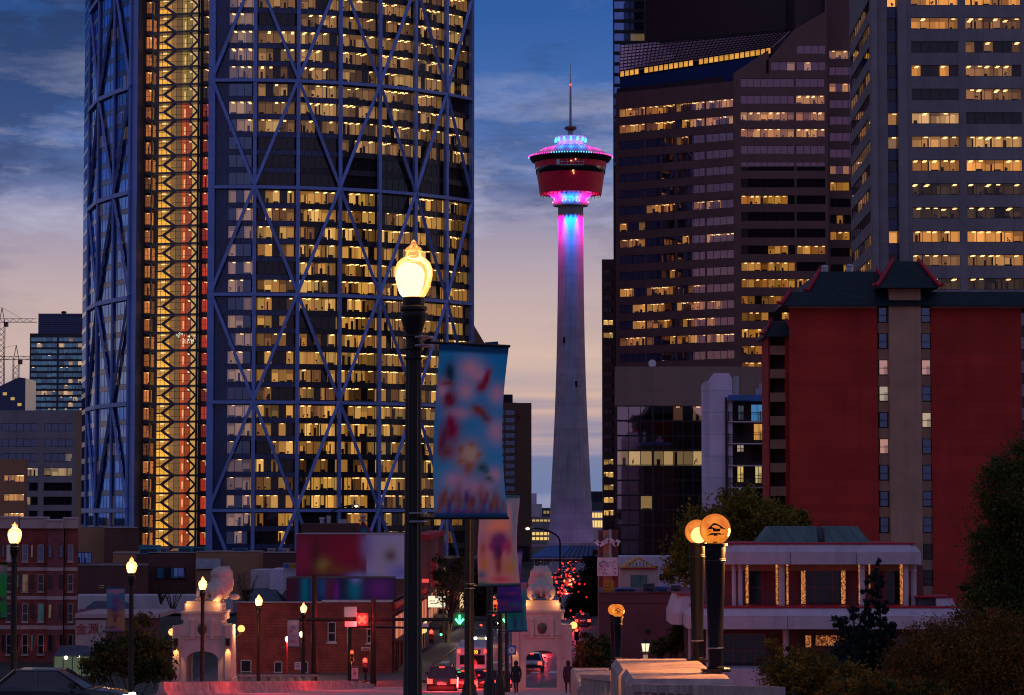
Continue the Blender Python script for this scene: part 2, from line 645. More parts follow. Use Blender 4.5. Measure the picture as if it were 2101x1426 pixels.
def frpx(p0, d0, p1, d1, py=700):
    return Fr((X(p0, d0, py), d0), (X(p1, d1, py), d1))


WARM = [(0.66, 0.27, 0.045), (0.75, 0.33, 0.06), (0.52, 0.19, 0.035), (0.85, 0.4, 0.08), (0.42, 0.16, 0.03), (0.7, 0.34, 0.05)]


def sc3(c, k):
    return (c[0] * k, c[1] * k, c[2] * k)


def win(mb, fr, a0, z0, W_, H, panes, lit, depth=3.0, glass='glass', frame='frame_dark', fix=0.6, furn=0.5, bar=0.09,
        c=0.0, ftone=(3.0, 1.9, 0.85), rail=False):
    """one office window: frame, pane of glass and, where lit, the room behind it"""
    pw = W_ / panes
    for i in range(panes + 1):
        a = a0 + i * pw
        mb.fbox(fr, a - bar / 2, a + bar / 2, z0, z0 + H, c - 0.03, c + 0.06, frame)
    mb.fbox(fr, a0 + bar / 2, a0 + W_ - bar / 2, z0, z0 + bar, c - 0.025, c + 0.055, frame)
    mb.fbox(fr, a0 + bar / 2, a0 + W_ - bar / 2, z0 + H - bar, z0 + H, c - 0.025, c + 0.055, frame)
    if rail:
        mb.fbox(fr, a0 + bar / 2, a0 + W_ - bar / 2, z0 + H * 0.38, z0 + H * 0.38 + bar, c - 0.025, c + 0.055, frame)
    mb.quad(fr.pt(a0, z0, c + 0.02), fr.pt(a0 + W_, z0, c + 0.02), fr.pt(a0 + W_, z0 + H, c + 0.02), fr.pt(a0, z0 + H, c + 0.02), glass)
    dk = min(0.5, depth * 0.5)
    for i in range(panes):
        a, b = a0 + i * pw, a0 + (i + 1) * pw
        t = lit[i]
        if t is None:
            mb.quad(fr.pt(a, z0, c + dk), fr.pt(b, z0, c + dk), fr.pt(b, z0 + H, c + dk), fr.pt(a, z0 + H, c + dk), 'interior_dark')
            continue
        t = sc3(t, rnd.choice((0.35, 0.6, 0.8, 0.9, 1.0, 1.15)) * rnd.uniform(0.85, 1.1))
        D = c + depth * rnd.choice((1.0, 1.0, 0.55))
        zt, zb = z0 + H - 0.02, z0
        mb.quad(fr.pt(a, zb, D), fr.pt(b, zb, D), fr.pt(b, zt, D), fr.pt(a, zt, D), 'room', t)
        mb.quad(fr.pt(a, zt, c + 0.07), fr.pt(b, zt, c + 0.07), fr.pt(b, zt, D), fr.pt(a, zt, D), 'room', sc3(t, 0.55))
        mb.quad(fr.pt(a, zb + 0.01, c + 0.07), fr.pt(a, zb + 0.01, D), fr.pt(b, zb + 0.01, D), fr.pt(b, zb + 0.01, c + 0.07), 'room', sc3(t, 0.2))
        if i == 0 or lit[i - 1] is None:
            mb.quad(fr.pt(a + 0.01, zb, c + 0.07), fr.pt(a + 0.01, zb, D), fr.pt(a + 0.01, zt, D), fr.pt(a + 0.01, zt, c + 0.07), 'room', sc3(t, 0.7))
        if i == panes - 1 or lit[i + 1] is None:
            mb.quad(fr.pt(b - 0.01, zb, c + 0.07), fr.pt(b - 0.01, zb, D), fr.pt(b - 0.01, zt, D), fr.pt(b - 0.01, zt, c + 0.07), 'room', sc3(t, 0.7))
        if rnd.random() < 0.22:      # a partition or cupboard edge on the back wall
            q = a + pw * rnd.uniform(0.1, 0.6)
            mb.fbox(fr, q, q + pw * rnd.uniform(0.12, 0.4), zb, zb + H * rnd.uniform(0.4, 0.95), D - 0.3, D - 0.05, 'interior_dark')
        if rnd.random() < fix:
            k0 = rnd.uniform(0.2, 0.6)
            for j in range(rnd.choice((1, 2, 2, 3))):
                cc = c + 0.5 + j * depth * 0.3
                if cc + 0.4 < D:
                    mb.fbox(fr, a + pw * k0, a + pw * (k0 + 0.38), zt - 0.2, zt - 0.06, cc, cc + 0.35, 'room', sc3(ftone, rnd.uniform(0.6, 1.3)))
        if rnd.random() < furn:
            kind = rnd.random()
            if kind < 0.45:          # low cabinet or desk edge
                q = a + pw * rnd.uniform(0, 0.15)
                mb.fbox(fr, q, a + pw * rnd.uniform(0.7, 1.0), zb + 0.02, zb + H * rnd.uniform(0.1, 0.26), c + 0.5, c + 1.0, 'interior_dark')
            elif kind < 0.75:        # screen or chair back
                q = a + pw * rnd.uniform(0.05, 0.6)
                h = H * rnd.uniform(0.16, 0.36)
                mb.fbox(fr, q, q + pw * rnd.uniform(0.16, 0.34), zb + h * 0.5, zb + h, c + 0.8, c + 0.9, 'interior_dark')
                mb.fbox(fr, q + pw * 0.06, q + pw * 0.1, zb + 0.02, zb + h * 0.5, c + 0.8, c + 0.9, 'interior_dark')
            elif kind < 0.9:         # plant
                q = a + pw * rnd.uniform(0.2, 0.7)
                for _ in range(5):
                    e, f_ = q + rnd.uniform(-0.25, 0.25), zb + H * rnd.uniform(0.1, 0.42)
                    mb.fbox(fr, e - 0.1, e + 0.1, f_ - 0.12, f_ + 0.12, c + 0.7, c + 0.8, 'green_tile')
            else:                    # tall shelf
                q = a + pw * rnd.uniform(0.1, 0.6)
                mb.fbox(fr, q, q + pw * 0.3, zb + 0.02, zb + H * rnd.uniform(0.5, 0.8), D - 0.6, D - 0.1, 'interior_dark')
        if rnd.random() < 0.2:       # half-drawn blind
            hb = H * rnd.uniform(0.15, 0.45)
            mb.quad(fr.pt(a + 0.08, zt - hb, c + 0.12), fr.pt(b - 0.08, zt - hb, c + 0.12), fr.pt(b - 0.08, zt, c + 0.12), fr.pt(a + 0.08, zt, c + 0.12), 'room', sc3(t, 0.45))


class Windows:
    """collects a building's windows: the 100 largest become parts, the rest one part"""
    def __init__(s, root, name='window', most=100):
        s.root, s.items, s.name, s.most = root, [], name, most

    def put(s, mb, size, name=None):
        s.items.append((size, len(s.items), mb, name))

    def done(s):
        s.items.sort(key=lambda t: (-t[0], t[1]))
        for _, _, mb, nm in s.items[:s.most]:
            mb.build(nm or s.name, s.root)
        rest = s.items[s.most:]
        if rest:
            big = MB()
            for _, _, mb, _ in rest:
                o = len(big.v)
                ids = [big._m(m) for m in mb.mats]
                big.v += mb.v
                big.f += [tuple(o + k for k in f) for f in mb.f]
                big.mi += [ids[i] for i in mb.mi]
                big.t += mb.t
            tag(big.build('further_windows', s.root), kind='stuff')


def lamp(name, loc, col, watts, parent, kind='POINT', r=0.15, aim=None, spot=60, blend=0.6):
    ld = bpy.data.lights.new(name, kind)
    ld.energy = watts
    ld.color = col
    ld.shadow_soft_size = r
    if kind == 'SPOT':
        ld.spot_size = math.radians(spot)
        ld.spot_blend = blend
    o = bpy.data.objects.new(name, ld)
    COL.objects.link(o)
    off = Vector((0, 0, 0))
    q = parent
    while q:
        off += q.location
        q = q.parent
    o.parent = parent
    o.location = Vector(loc) - off
    if aim is not None:
        o.rotation_euler = (Vector(aim) - Vector(loc)).to_track_quat('-Z', 'Y').to_euler()
    return o

# ------------------------------------------------------------------ ground, river, street, bridge
def rel(d):                      # bridge deck: it falls towards the far bank, then the street runs level
    return -0.97 - 0.0577 * d if d < 203 else -12.7


def deck(d):
    return CZ + rel(d)


def sx(x, d):                    # bridge axis drifts a little to the right
    return x + 0.0079 * d


def sheet(name, rows, m, kind='structure'):
    """strip from rows of points (list of lists)"""
    mb = MB()
    n = len(rows[0])
    vs = [p for r in rows for p in r]
    fs = [(j * n + i, j * n + i + 1, (j + 1) * n + i + 1, (j + 1) * n + i) for j in range(len(rows) - 1) for i in range(n - 1)]
    mb.add(vs, fs, m)
    return tag(mb.build(name), kind=kind)


gx = [-4000, -1200, -500, -250, -150, -100, -70, -50, -35, -25, -14, 0, 10, 20, 30, 45, 70, 100, 160, 260, 500, 1200, 4000]
gy = [-300, -60, 0, 40, 80, 120, 150, 170, 190, 203, 215, 240, 270, 300, 330, 360, 420, 600, 900, 1500, 3000, 8000]


def gh(x, y):
    if y < 130:
        return -9.5
    side = min(1.0, max(0.0, (abs(x + 4) - 17) / 14))
    if y < 203:
        t = (y - 130) / 73
        return -9.5 + (9.2 - 3.2 * side) * t
    if y < 340:
        t = min(1, max(0, (y - 300) / 40))
        return -0.3 - 2.9 * side * (1 - t)
    return -0.3


sheet('ground', [[(x, y, gh(x, y)) for x in gx] for y in gy], 'soil')
sheet('river', [[(-900, -200, -7), (900, -200, -7)], [(-900, 146, -7), (900, 146, -7)]], 'water')

RD = [-40, 0, 30, 60, 90, 120, 150, 180, 203, 215]
b = MB()
for d0, d1 in zip(RD[:-1], RD[1:]):
    for (xa, xb, dz, th) in ((-19.6, 4.6, -0.42, 1.6),):
        b.hexa([(sx(xa, d0), d0, deck(d0) + dz - th), (sx(xb, d0), d0, deck(d0) + dz - th), (sx(xb, d1), d1, deck(d1) + dz - th), (sx(xa, d1), d1, deck(d1) + dz - th),
                (sx(xa, d0), d0, deck(d0) + dz), (sx(xb, d0), d0, deck(d0) + dz), (sx(xb, d1), d1, deck(d1) + dz), (sx(xa, d1), d1, deck(d1) + dz)], 'concrete')
tag(b.build('bridge_deck'), kind='structure')
# carriageway over the bridge and on down the street towards the observation tower
CENT = [(-40, -9.0), (60, -8.6), (150, -8.0), (188, -6.6), (215, -1.2), (262, 1.2), (300, 2.6), (400, 6.6), (540, 12.0), (800, 18.5), (1000, 22.0)]


def cen(d):
    for (a, xa), (b_, xb) in zip(CENT[:-1], CENT[1:]):
        if d <= b_:
            return xa + (xb - xa) * (d - a) / (b_ - a)
    return CENT[-1][1]


def hw(d):
    return 7.6 if d < 188 else max(6.0, 7.6 - (d - 188) * 0.06)


def rz(d):
    k = min(1.0, max(0.0, (d - 60) / 70))
    return max(-0.12, deck(d) - 0.4 - 0.3 * k)


ds = [-40, 0, 30, 60, 90, 120, 150, 170, 188, 203, 215, 240, 262, 300, 350, 400, 470, 540, 660, 800, 1000]
sheet('road', [[(cen(d) + w * hw(d), d, rz(d) + 0.004) for w in (-1, -0.33, 0.33, 1)] for d in ds], 'asphalt')


def kerbed(name, s_, w, d0, d1, h=0.14):
    mb = MB()
    st = [d0] + [d for d in ds if d0 < d < d1] + [d1]
    for a, c in zip(st[:-1], st[1:]):
        pa, pc = sorted((cen(a) + s_ * hw(a), cen(a) + s_ * (hw(a) + w))), sorted((cen(c) + s_ * hw(c), cen(c) + s_ * (hw(c) + w)))
        mb.hexa([(pa[0], a, rz(a) - 0.5), (pa[1], a, rz(a) - 0.5), (pc[1], c, rz(c) - 0.5), (pc[0], c, rz(c) - 0.5),
                 (pa[0], a, rz(a) + h), (pa[1], a, rz(a) + h), (pc[1], c, rz(c) + h), (pc[0], c, rz(c) + h)], 'paving')
    return tag(mb.build(name), kind='structure')


kerbed('sidewalk', -1, 2.2, 203, 1000)
kerbed('sidewalk', 1, 4.0, 203, 1000)
kerbed('bridge_sidewalk', 1, 4.8, -40, 203, 0.25)
kerbed('bridge_sidewalk', -1, 3.0, -40, 203, 0.2)
mk = MB()
for d in range(20, 700, 9):
    for off in (-3.4, 3.4):
        mk.quad((cen(d) + off - 0.08, d, rz(d) + 0.012), (cen(d) + off + 0.08, d, rz(d) + 0.012), (cen(d + 3.5) + off + 0.08, d + 3.5, rz(d + 3.5) + 0.012), (cen(d + 3.5) + off - 0.08, d + 3.5, rz(d + 3.5) + 0.012), 'road_paint')
for d0_ in (20,):
    for d in range(20, 1000, 20):
        for off in (-0.16, 0.16):
            mk.quad((cen(d) + off - 0.06, d, rz(d) + 0.012), (cen(d) + off + 0.06, d, rz(d) + 0.012), (cen(d + 20) + off + 0.06, d + 20, rz(d + 20) + 0.012), (cen(d + 20) + off - 0.06, d + 20, rz(d + 20) + 0.012), 'road_paint')
for d in (214, 228):
    for off in (-5.6, -4.2, -2.8, -1.4, 0, 1.4, 2.8, 4.2):
        mk.quad((cen(d) + off, d, rz(d) + 0.02), (cen(d) + off + 0.7, d, rz(d) + 0.02), (cen(d + 3) + off + 0.7, d + 3, rz(d + 3) + 0.02), (cen(d + 3) + off, d + 3, rz(d + 3) + 0.02), 'road_paint')
tag(mk.build('road_markings'), kind='structure')


# ------------------------------------------------------------------ curved office tower with a diagonal frame
FLOOR = 24.2 / 6
Z0 = 13.4
bow = thing('office_tower', 'tall curved glass office tower with diagonal blue steel frame and glowing stair slot', 'tower', (-60, 640, 0))


def arc(th, r=60.0):
    t = math.radians(th)
    return Vector((-61 + r * math.sin(t), 660 - r * math.cos(t), 0))


TH = [-6.2 + 9.17 * k for k in range(8)]
LP = [(X(276, 606.5), 606.5), (X(262, 610), 610), (X(229, 618.5), 618.5), (X(197, 629), 629), (X(178, 646), 646), (X(176, 668) - 1.2, 668)]
SA, SB = (X(283, 605), 605.0), (X(431, 600.6), 600.6)
core = MB()
inner = [tuple(arc(t, 55.4).xy) for t in TH] + [(-15, 690), (-98, 690)] + [(LP[5][0] + 5, 668), (LP[4][0] + 5, 648), (LP[3][0] + 4, 634), (LP[2][0] + 3, 624), (LP[1][0] + 1, 615), (SA[0], 612), (SB[0], 607)]
core.prism(inner, -0.3, 142, 'dark_core')
core.build('core', bow)
shell = MB()
outer = [tuple(arc(t, 60).xy) for t in TH] + [(-10.4, 640), (-11.5, 692), (-104, 692)] + [LP[5], LP[4], LP[3], LP[2], LP[1], LP[0], SA, SB]
shell.prism(outer, 140, 224, 'blue_spandrel')
shell.build('upper_storeys', bow)
side = MB()
side.prism([tuple(arc(TH[7], 60.3).xy), (-10.4, 640), (-11.5, 692), (-14, 692), (-13, 640), tuple(arc(TH[7], 56).xy)], -0.3, 140, 'blue_steel')
side.build('end_wall', bow)
bays = [Fr(arc(TH[k]).xy, arc(TH[k + 1]).xy) for k in range(7)]
lbays = [Fr(LP[k + 1], LP[k]) for k in (1, 2, 3, 4)]
ws = Windows(bow)
PALE = [(0.34, 0.165, 0.055), (0.42, 0.215, 0.075), (0.26, 0.12, 0.04), (0.48, 0.265, 0.085), (0.18, 0.085, 0.03)]
YEL = [(0.52, 0.235, 0.045), (0.66, 0.31, 0.06), (0.4, 0.17, 0.035), (0.78, 0.41, 0.1), (0.54, 0.28, 0.055), (0.24, 0.1, 0.024), (0.15, 0.06, 0.016)]
ROSE = [(0.4, 0.21, 0.11), (0.5, 0.26, 0.12), (0.34, 0.18, 0.11)]
for j in range(-3, 32):
    z0 = Z0 + FLOOR * j
    sp = MB()
    for k, fr in enumerate(bays):
        sp.fbox(fr, 0, fr.L, z0 - 1.0, z0 + 0.12, 0.0, 4.4, 'blue_spandrel' if k < 2 or j > 19 and k < 3 else 'dark_slab')
        for q in range(6):
            a = fr.L * q / 6
            sp.fbox(fr, a - 0.04, a + 0.04, z0 - 0.99, z0 + 0.11, -0.04, 0.02, 'frame_dark')
    sp.build('floor_band', bow)
    sp = MB()
    for fr in lbays:
        sp.fbox(fr, 0, fr.L, z0 - 1.0, z0 + 0.12, 0.0, 3.6, 'blue_spandrel')
    sp.build('floor_band', bow)
    for k, fr in enumerate(bays):
        mb = MB()
        a0, a1, n = fr.L * 0.075, fr.L * 0.925, 5
        if k == 0:
            a0, n = fr.L * 0.38, 3
            bl = MB()
            bl.fbox(fr, fr.L * 0.05, a0 - 0.02, z0 + 0.12, z0 + 3.03, 0.02, 0.3, 'blue_spandrel')
            ws.put(bl, 5, 'blank_panel')
        pr = 0.93
        if j in (18, 19):
            pr = 0.0
        elif j == 20:
            pr = 0.9 if k in (3, 4) else (0.5 if k >= 5 else 0.0)
        elif j == 21 and k == 0:
            pr = 0.4
        elif j in (-1,):
            pr = 0.55
        elif j == -2:
            pr = 0.4
        elif j < -2:
            pr = 0.08
        elif k == 6:
            pr = 0.72
        elif k <= 1 and j < 18:
            pr = 0.78
        elif j in (9, 10) and k == 2:
            pr = 0.35
        elif j in (20, 21, 22) and k == 6:
            pr = 0.3
        pal = PALE if j > 17 else (ROSE if k == 0 else YEL)
        lit = [rnd.choice(pal) if rnd.random() < pr else None for _ in range(n)]
        if pr and rnd.random() < 0.06:
            lit = [None] * n
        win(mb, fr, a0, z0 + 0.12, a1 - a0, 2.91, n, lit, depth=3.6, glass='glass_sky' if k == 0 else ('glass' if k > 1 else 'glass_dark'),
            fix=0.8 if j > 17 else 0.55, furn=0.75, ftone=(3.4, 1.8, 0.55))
        ws.put(mb, (10 if any(lit) else 4) * (1.0 if k < 5 else 0.7))
    for k, fr in enumerate(lbays):
        mb = MB()
        n = 4 if k < 3 else 6
        pr = (0.16, 0.12, 0.03, 0.0)[k] if j not in (18, 19) else 0.0
        lit = [sc3(rnd.choice(YEL), 0.8) if rnd.random() < pr else None for _ in range(n)]
        win(mb, fr, fr.L * 0.06, z0 + 0.12, fr.L * 0.88, 2.91, n, lit, depth=2.6, glass='glass_blue', fix=0.3, furn=0.2, bar=0.07)
        ws.put(mb, 3)
ws.done()
# steel frame: columns, belts and diagonals stand proud of the glass
for k in range(8):
    p = arc(TH[k], 60.7)
    mb = MB()
    mb.bar((p.x, p.y, -0.3), (p.x, p.y, 140), 0.8 if k else 1.5, 1.0, 'blue_steel', up=arc(TH[k], 1) - arc(TH[k], 0))
    mb.build('column', bow)
for k in (1, 2, 3, 4):
    mb = MB()
    mb.tube([(LP[k][0], LP[k][1] - 0.5, -0.3), (LP[k][0], LP[k][1] - 0.5, 140)], 0.4, 'blue_steel', 8)
    mb.build('column', bow)
mb = MB()
mb.prism([LP[1], LP[0], (LP[0][0] + 0.9, LP[0][1] + 3), (LP[1][0] + 0.2, LP[1][1] + 3.4)], -0.3, 140, 'blue_steel')
mb.build('slot_pier', bow)
for m_ in range(0, 6):
    z = Z0 + 24.2 * m_ - 0.42
    mb = MB()
    for k in range(7):
        mb.bar((*arc(TH[k], 60.95).xy, z), (*arc(TH[k + 1], 60.95).xy, z), 0.8, 0.7, 'blue_steel')
    mb.build('belt', bow)
    mb = MB()
    for k in (1, 2, 3, 4):
        if k < 4:
            mb.bar((LP[k][0], LP[k][1] - 0.75, z), (LP[k + 1][0], LP[k + 1][1] - 0.75, z), 0.8, 0.95, 'blue_steel')
    mb.build('belt', bow)
for m_ in range(-1, 6):
    for i in range(8):
        if (i + m_) % 2 == 0:
            for di in (-1, 1):
                q = i + di
                if 0 <= q < 8:
                    mb = MB()
                    zb, zt = Z0 + 24.2 * m_, Z0 + 24.2 * (m_ + 1)
                    p0, p1 = arc(TH[i], 61.0), arc(TH[q], 61.0)
                    if m_ == -1:
                        t = (Z0 + 0.3 - zb) / 24.2 * 0
                        f = (-0.3 - zb) / 24.2
                        p0, zb = p0.lerp(p1, f), -0.3
                    mb.bar((p0.x, p0.y, zb), (p1.x, p1.y, zt), 0.7, 0.8, 'blue_steel', up=(0, -1, 0))
                    mb.build('diagonal_brace', bow)
    for i in range(1, 5):
        if (i + m_) % 2 == 1:
            for q in (i - 1, i + 1):
                if 1 <= q <= 4 and not (m_ == -1):
                    mb = MB()
                    zb, zt = Z0 + 24.2 * m_, Z0 + 24.2 * (m_ + 1)
                    mb.bar((LP[i][0], LP[i][1] - 0.85, zb), (LP[q][0], LP[q][1] - 0.85, zt), 0.55, 0.6, 'blue_steel', up=(0, -1, 0))
                    mb.build('diagonal_brace', bow)
# the glazed stair slot
sf = Fr(SA, SB)
SL = sf.L
mb = MB()
for a in (0.13, 0.775):
    mb.fbox(sf, SL * a, SL * a + 0.22, -0.3, 140, 0.7, 1.4, 'frame_teal')
for a in (0.0, 0.80):
    mb.fbox(sf, SL * a, SL * a + 0.5, -0.3, 140, 1.3, 2.2, 'frame_dark')
mb.build('slot_frame', bow)
mb = MB()
mb.quad(sf.pt(SL * 0.13, -0.3, 1.2), sf.pt(SL * 0.775, -0.3, 1.2), sf.pt(SL * 0.775, 140, 1.2), sf.pt(SL * 0.13, 140, 1.2), 'glass')
mb.build('slot_glazing', bow)
mb = MB()
mb.fbox(sf, 0.01, SL - 0.01, -0.25, 139.9, 5.2, 5.4, 'dark_core')
mb.build('slot_back_wall', bow)
for j in range(-3, 32):
    z0 = Z0 + FLOOR * j - 0.6
    # lift-lobby window
    mb = MB()
    win(mb, sf, SL * 0.035, z0 + 0.5, SL * 0.085, 2.75, 2, [sc3((0.85, 0.25, 0.05), rnd.uniform(0.5, 1.1))] * 2, depth=2.4, fix=0.8, furn=0.3, bar=0.07, c=1.6, ftone=(1.6, 0.9, 0.35), rail=True)
    mb.build('lobby_window', bow)
    # stair bay
    mb = MB()
    A = lambda f: SL * f
    zz = lambda f: z0 + FLOOR * f
    T = lambda f0, f1, h0, h1, t, c=4.6: mb.quad(sf.pt(A(f0), zz(h0), c), sf.pt(A(f1), zz(h0), c), sf.pt(A(f1), zz(h1), c), sf.pt(A(f0), zz(h1), c), 'room', t)
    hot = rnd.uniform(0.85, 1.15)
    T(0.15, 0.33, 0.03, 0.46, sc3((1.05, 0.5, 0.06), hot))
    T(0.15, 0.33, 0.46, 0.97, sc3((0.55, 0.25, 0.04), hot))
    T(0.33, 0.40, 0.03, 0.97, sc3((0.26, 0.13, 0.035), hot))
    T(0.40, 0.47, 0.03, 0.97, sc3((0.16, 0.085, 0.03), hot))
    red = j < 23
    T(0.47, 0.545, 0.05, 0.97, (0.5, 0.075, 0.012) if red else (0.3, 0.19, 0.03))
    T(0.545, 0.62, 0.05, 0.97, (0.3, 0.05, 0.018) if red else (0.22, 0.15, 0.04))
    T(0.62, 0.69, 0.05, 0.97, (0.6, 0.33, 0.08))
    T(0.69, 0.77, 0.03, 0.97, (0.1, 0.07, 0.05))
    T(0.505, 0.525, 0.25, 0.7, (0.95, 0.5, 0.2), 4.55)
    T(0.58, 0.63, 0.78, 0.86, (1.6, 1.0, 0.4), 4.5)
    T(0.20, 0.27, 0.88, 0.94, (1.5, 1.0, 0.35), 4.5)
    bt = lambda p, q, w: mb.bar(sf.pt(A(p[0]), zz(p[1]), 2.6), sf.pt(A(q[0]), zz(q[1]), 2.6), w, 0.5, 'dark_slab', up=(0, -1, 0))
    bt((0.15, 0.46), (0.28, 0.5), 0.3)
    bt((0.27, 0.5), (0.43, 0.98), 0.6)
    bt((0.27, 0.5), (0.43, 0.02), 0.6)
    bt((0.62, 0.98), (0.735, 0.5), 0.4)
    bt((0.62, 0.02), (0.735, 0.5), 0.4)
    mb.fbox(sf, A(0.15), A(0.77), z0 - 0.22, z0 + 0.24, 1.4, 4.7, 'dark_slab')
    for f in (0.21, 0.27, 0.335, 0.40, 0.47, 0.545, 0.615, 0.69):
        mb.fbox(sf, A(f) - 0.04, A(f) + 0.04, z0 + 0.24, z0 + FLOOR - 0.22, 1.3, 1.4, 'frame_dark')
    for f in (0.3, 0.68):
        mb.fbox(sf, A(0.15), A(0.77), zz(f) - 0.04, zz(f) + 0.04, 1.25, 1.32, 'frame_dark')
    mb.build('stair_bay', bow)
    mb = MB()
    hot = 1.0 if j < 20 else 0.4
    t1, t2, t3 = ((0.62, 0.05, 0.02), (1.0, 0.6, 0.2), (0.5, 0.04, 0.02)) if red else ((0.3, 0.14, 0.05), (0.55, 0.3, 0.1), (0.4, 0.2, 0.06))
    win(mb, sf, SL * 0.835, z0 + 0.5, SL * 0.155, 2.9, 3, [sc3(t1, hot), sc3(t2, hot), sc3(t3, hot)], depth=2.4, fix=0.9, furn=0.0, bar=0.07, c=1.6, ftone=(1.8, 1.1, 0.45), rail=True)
    mb.fbox(sf, SL * 0.82, SL * 0.995, z0 - 0.3, z0 + 0.4, 1.6, 4.5, 'dark_slab')
    mb.build('lobby_window', bow)
    mb = MB()
    mb.fbox(sf, 0.05, SL * 0.13, z0 - 0.3, z0 + 0.4, 1.6, 4.5, 'dark_slab')
    mb.build('lobby_floor', bow)
# reflection of a neon sign, made as unreadable glowing strokes before the stair glazing
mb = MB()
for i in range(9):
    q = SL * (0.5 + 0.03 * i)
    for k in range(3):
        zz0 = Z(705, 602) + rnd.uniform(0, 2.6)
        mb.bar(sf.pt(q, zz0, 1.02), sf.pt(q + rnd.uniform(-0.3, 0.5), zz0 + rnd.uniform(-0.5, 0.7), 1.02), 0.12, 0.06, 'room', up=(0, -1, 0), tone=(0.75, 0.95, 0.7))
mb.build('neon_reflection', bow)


# ------------------------------------------------------------------ observation tower
TD = 1050.0
tx = X(1171.5, TD)
k_ = TD / F
obs = thing('observation_tower', 'slender concrete observation tower with red pod lit pink and blue', 'tower', (tx, TD, 0))
zt = lambda py: Z(py, TD)
mb = MB()
prof = [(49 * k_, 0.0), (46 * k_, zt(1110)), (40.5 * k_, zt(1000)), (36.5 * k_, zt(920)), (33.3 * k_, zt(850)), (30.7 * k_, zt(780)), (28.6 * k_, zt(700)), (27.2 * k_, zt(620)),
        (26.4 * k_, zt(540)), (26 * k_, zt(420))]
mb.lathe(prof, 'tower_concrete', (tx, TD), 48)
sh = mb.build('shaft', obs, True)
for px, py in ((1158, 697), (1182, 788)):
    mb = MB()
    q = P(px, py, TD - 32 * k_)
    r_ = 28.8 * k_ if py < 740 else 31 * k_
    yy = TD - math.sqrt(r_ * r_ - (q.x - tx) ** 2)
    mb.box(q.x - 0.5, q.x + 0.5, yy - 0.12, yy + 0.6, q.z - 1.2, q.z + 1.2, 'dark_core')
    mb.build('slot_window', sh)


def ring(name, prof, m, parent=obs, n=64, smooth=True, flute=0.0):
    mb = MB()
    mb.lathe([(r * k_, zt(y)) for r, y in prof], m, (tx, TD), n, flute=flute)
    return mb.build(name, parent, smooth)


ring('collar', [(25, 424), (36, 423), (37, 419), (36, 416), (25, 415)], 'pod_white')
ring('flare', [(27, 416), (31, 412), (36, 407), (43, 401), (52, 395), (61, 391), (64, 390)], 'pod_white')
ring('pod_shell', [(61, 399), (64, 398.5), (67, 376), (70, 358), (66, 357.5)], 'pod_red')
ring('pod_windows', [(69.5, 358), (72, 346), (72, 345)], 'car_glass')
ring('upper_band', [(70, 346), (73.2, 345.5), (74.3, 334), (70, 333.5)], 'pod_red')
ring('upper_windows', [(72, 334), (74, 326)], 'car_glass')
ring('rim', [(70, 336), (80, 332), (85, 325), (86, 322.5), (83, 321)], 'black_plastic')
ring('roof', [(84, 322), (70, 313), (58, 306.5), (46, 302), (34, 299), (26, 298)], 'pod_white')
ring('roof_drum', [(27, 299), (27, 292), (29, 286), (31, 281), (28, 280), (8, 279)], 'pod_white')
ring('neck', [(6, 280), (5, 270), (7, 268)], 'steel', n=24)
ring('mast_disc', [(6, 268.5), (11, 266), (13, 263.5), (12, 260.5), (4, 260)], 'maroon_paint', n=32)
ring('mast', [(3.4, 261), (2.8, 240), (2.4, 215), (1.9, 175), (1.0, 174), (0.7, 150), (0.35, 128)], 'steel', n=10)
mb = MB()
for y0, y1, r0 in ((357.5, 346.5, 71.3), (333.5, 326.5, 74)):
    for i in range(72):
        a = 2 * math.pi * i / 72
        for r, s in ((r0 * k_, 1),):
            x, y = tx + r * math.sin(a), TD - r * math.cos(a)
            mb.bar((x, y, zt(y0)), (x, y, zt(y1)), 0.14, 0.3, 'frame_dark')
mb.build('window_mullions', obs)
mb = MB()
for (px, py, w) in ((1176, 350, 0.9), (1177, 355, 0.5), (1172, 330, 0.7), (1181, 326.5, 0.5)):
    q = P(px, py, TD - 74.5 * k_)
    mb.box(q.x - w / 2, q.x + w / 2, q.y - 0.06, q.y + 0.3, q.z - 0.35, q.z + 0.35, 'room', (1.2, 0.7, 0.25))
mb.build('lit_pane', obs)
mb = MB()
q0, q1 = P(1142, 338, TD - 76 * k_), P(1198, 327, TD - 76 * k_)
mb.box(q0.x, q1.x, q0.y - 0.2, q0.y, q0.z, q0.z + 0.25, 'pod_white')
mb.box(q0.x, q1.x, q0.y - 0.2, q0.y, q1.z - 0.9, q1.z - 0.7, 'pod_white')
for i in range(6):
    x = q0.x + (q1.x - q0.x) * i / 5
    mb.box(x - 0.08, x + 0.08, q0.y - 0.22, q0.y - 0.02, q0.z, q1.z, 'pod_white')
mb.box(q0.x, q0.x + 1.2, q0.y - 0.4, q0.y + 0.2, q0.z, q1.z, 'pod_white')
mb.box(q0.x, q1.x, q0.y - 0.2, q0.y + 2.0, q0.z - 0.2, q0.z - 0.05, 'steel')
mb.build('window_cradle', obs)
mb = MB()
for i in range(40):
    a = 2 * math.pi * i / 40
    x, y = tx + 62 * k_ * math.sin(a), TD - 62 * k_ * math.cos(a)
    mb.bar((x, y, zt(398)), (x, y, zt(403.5)), 0.22, 0.22, 'maroon_paint')
mb.build('pod_fringe', obs)
PINK, CYAN = (1.0, 0.008, 0.4), (0.005, 0.17, 1.0)


def sector_col(a):               # eight alternating floodlight sectors, one blue sector faces the bridge
    return CYAN if int(math.floor((a + math.pi / 6) / (math.pi / 3))) % 2 == 0 else PINK


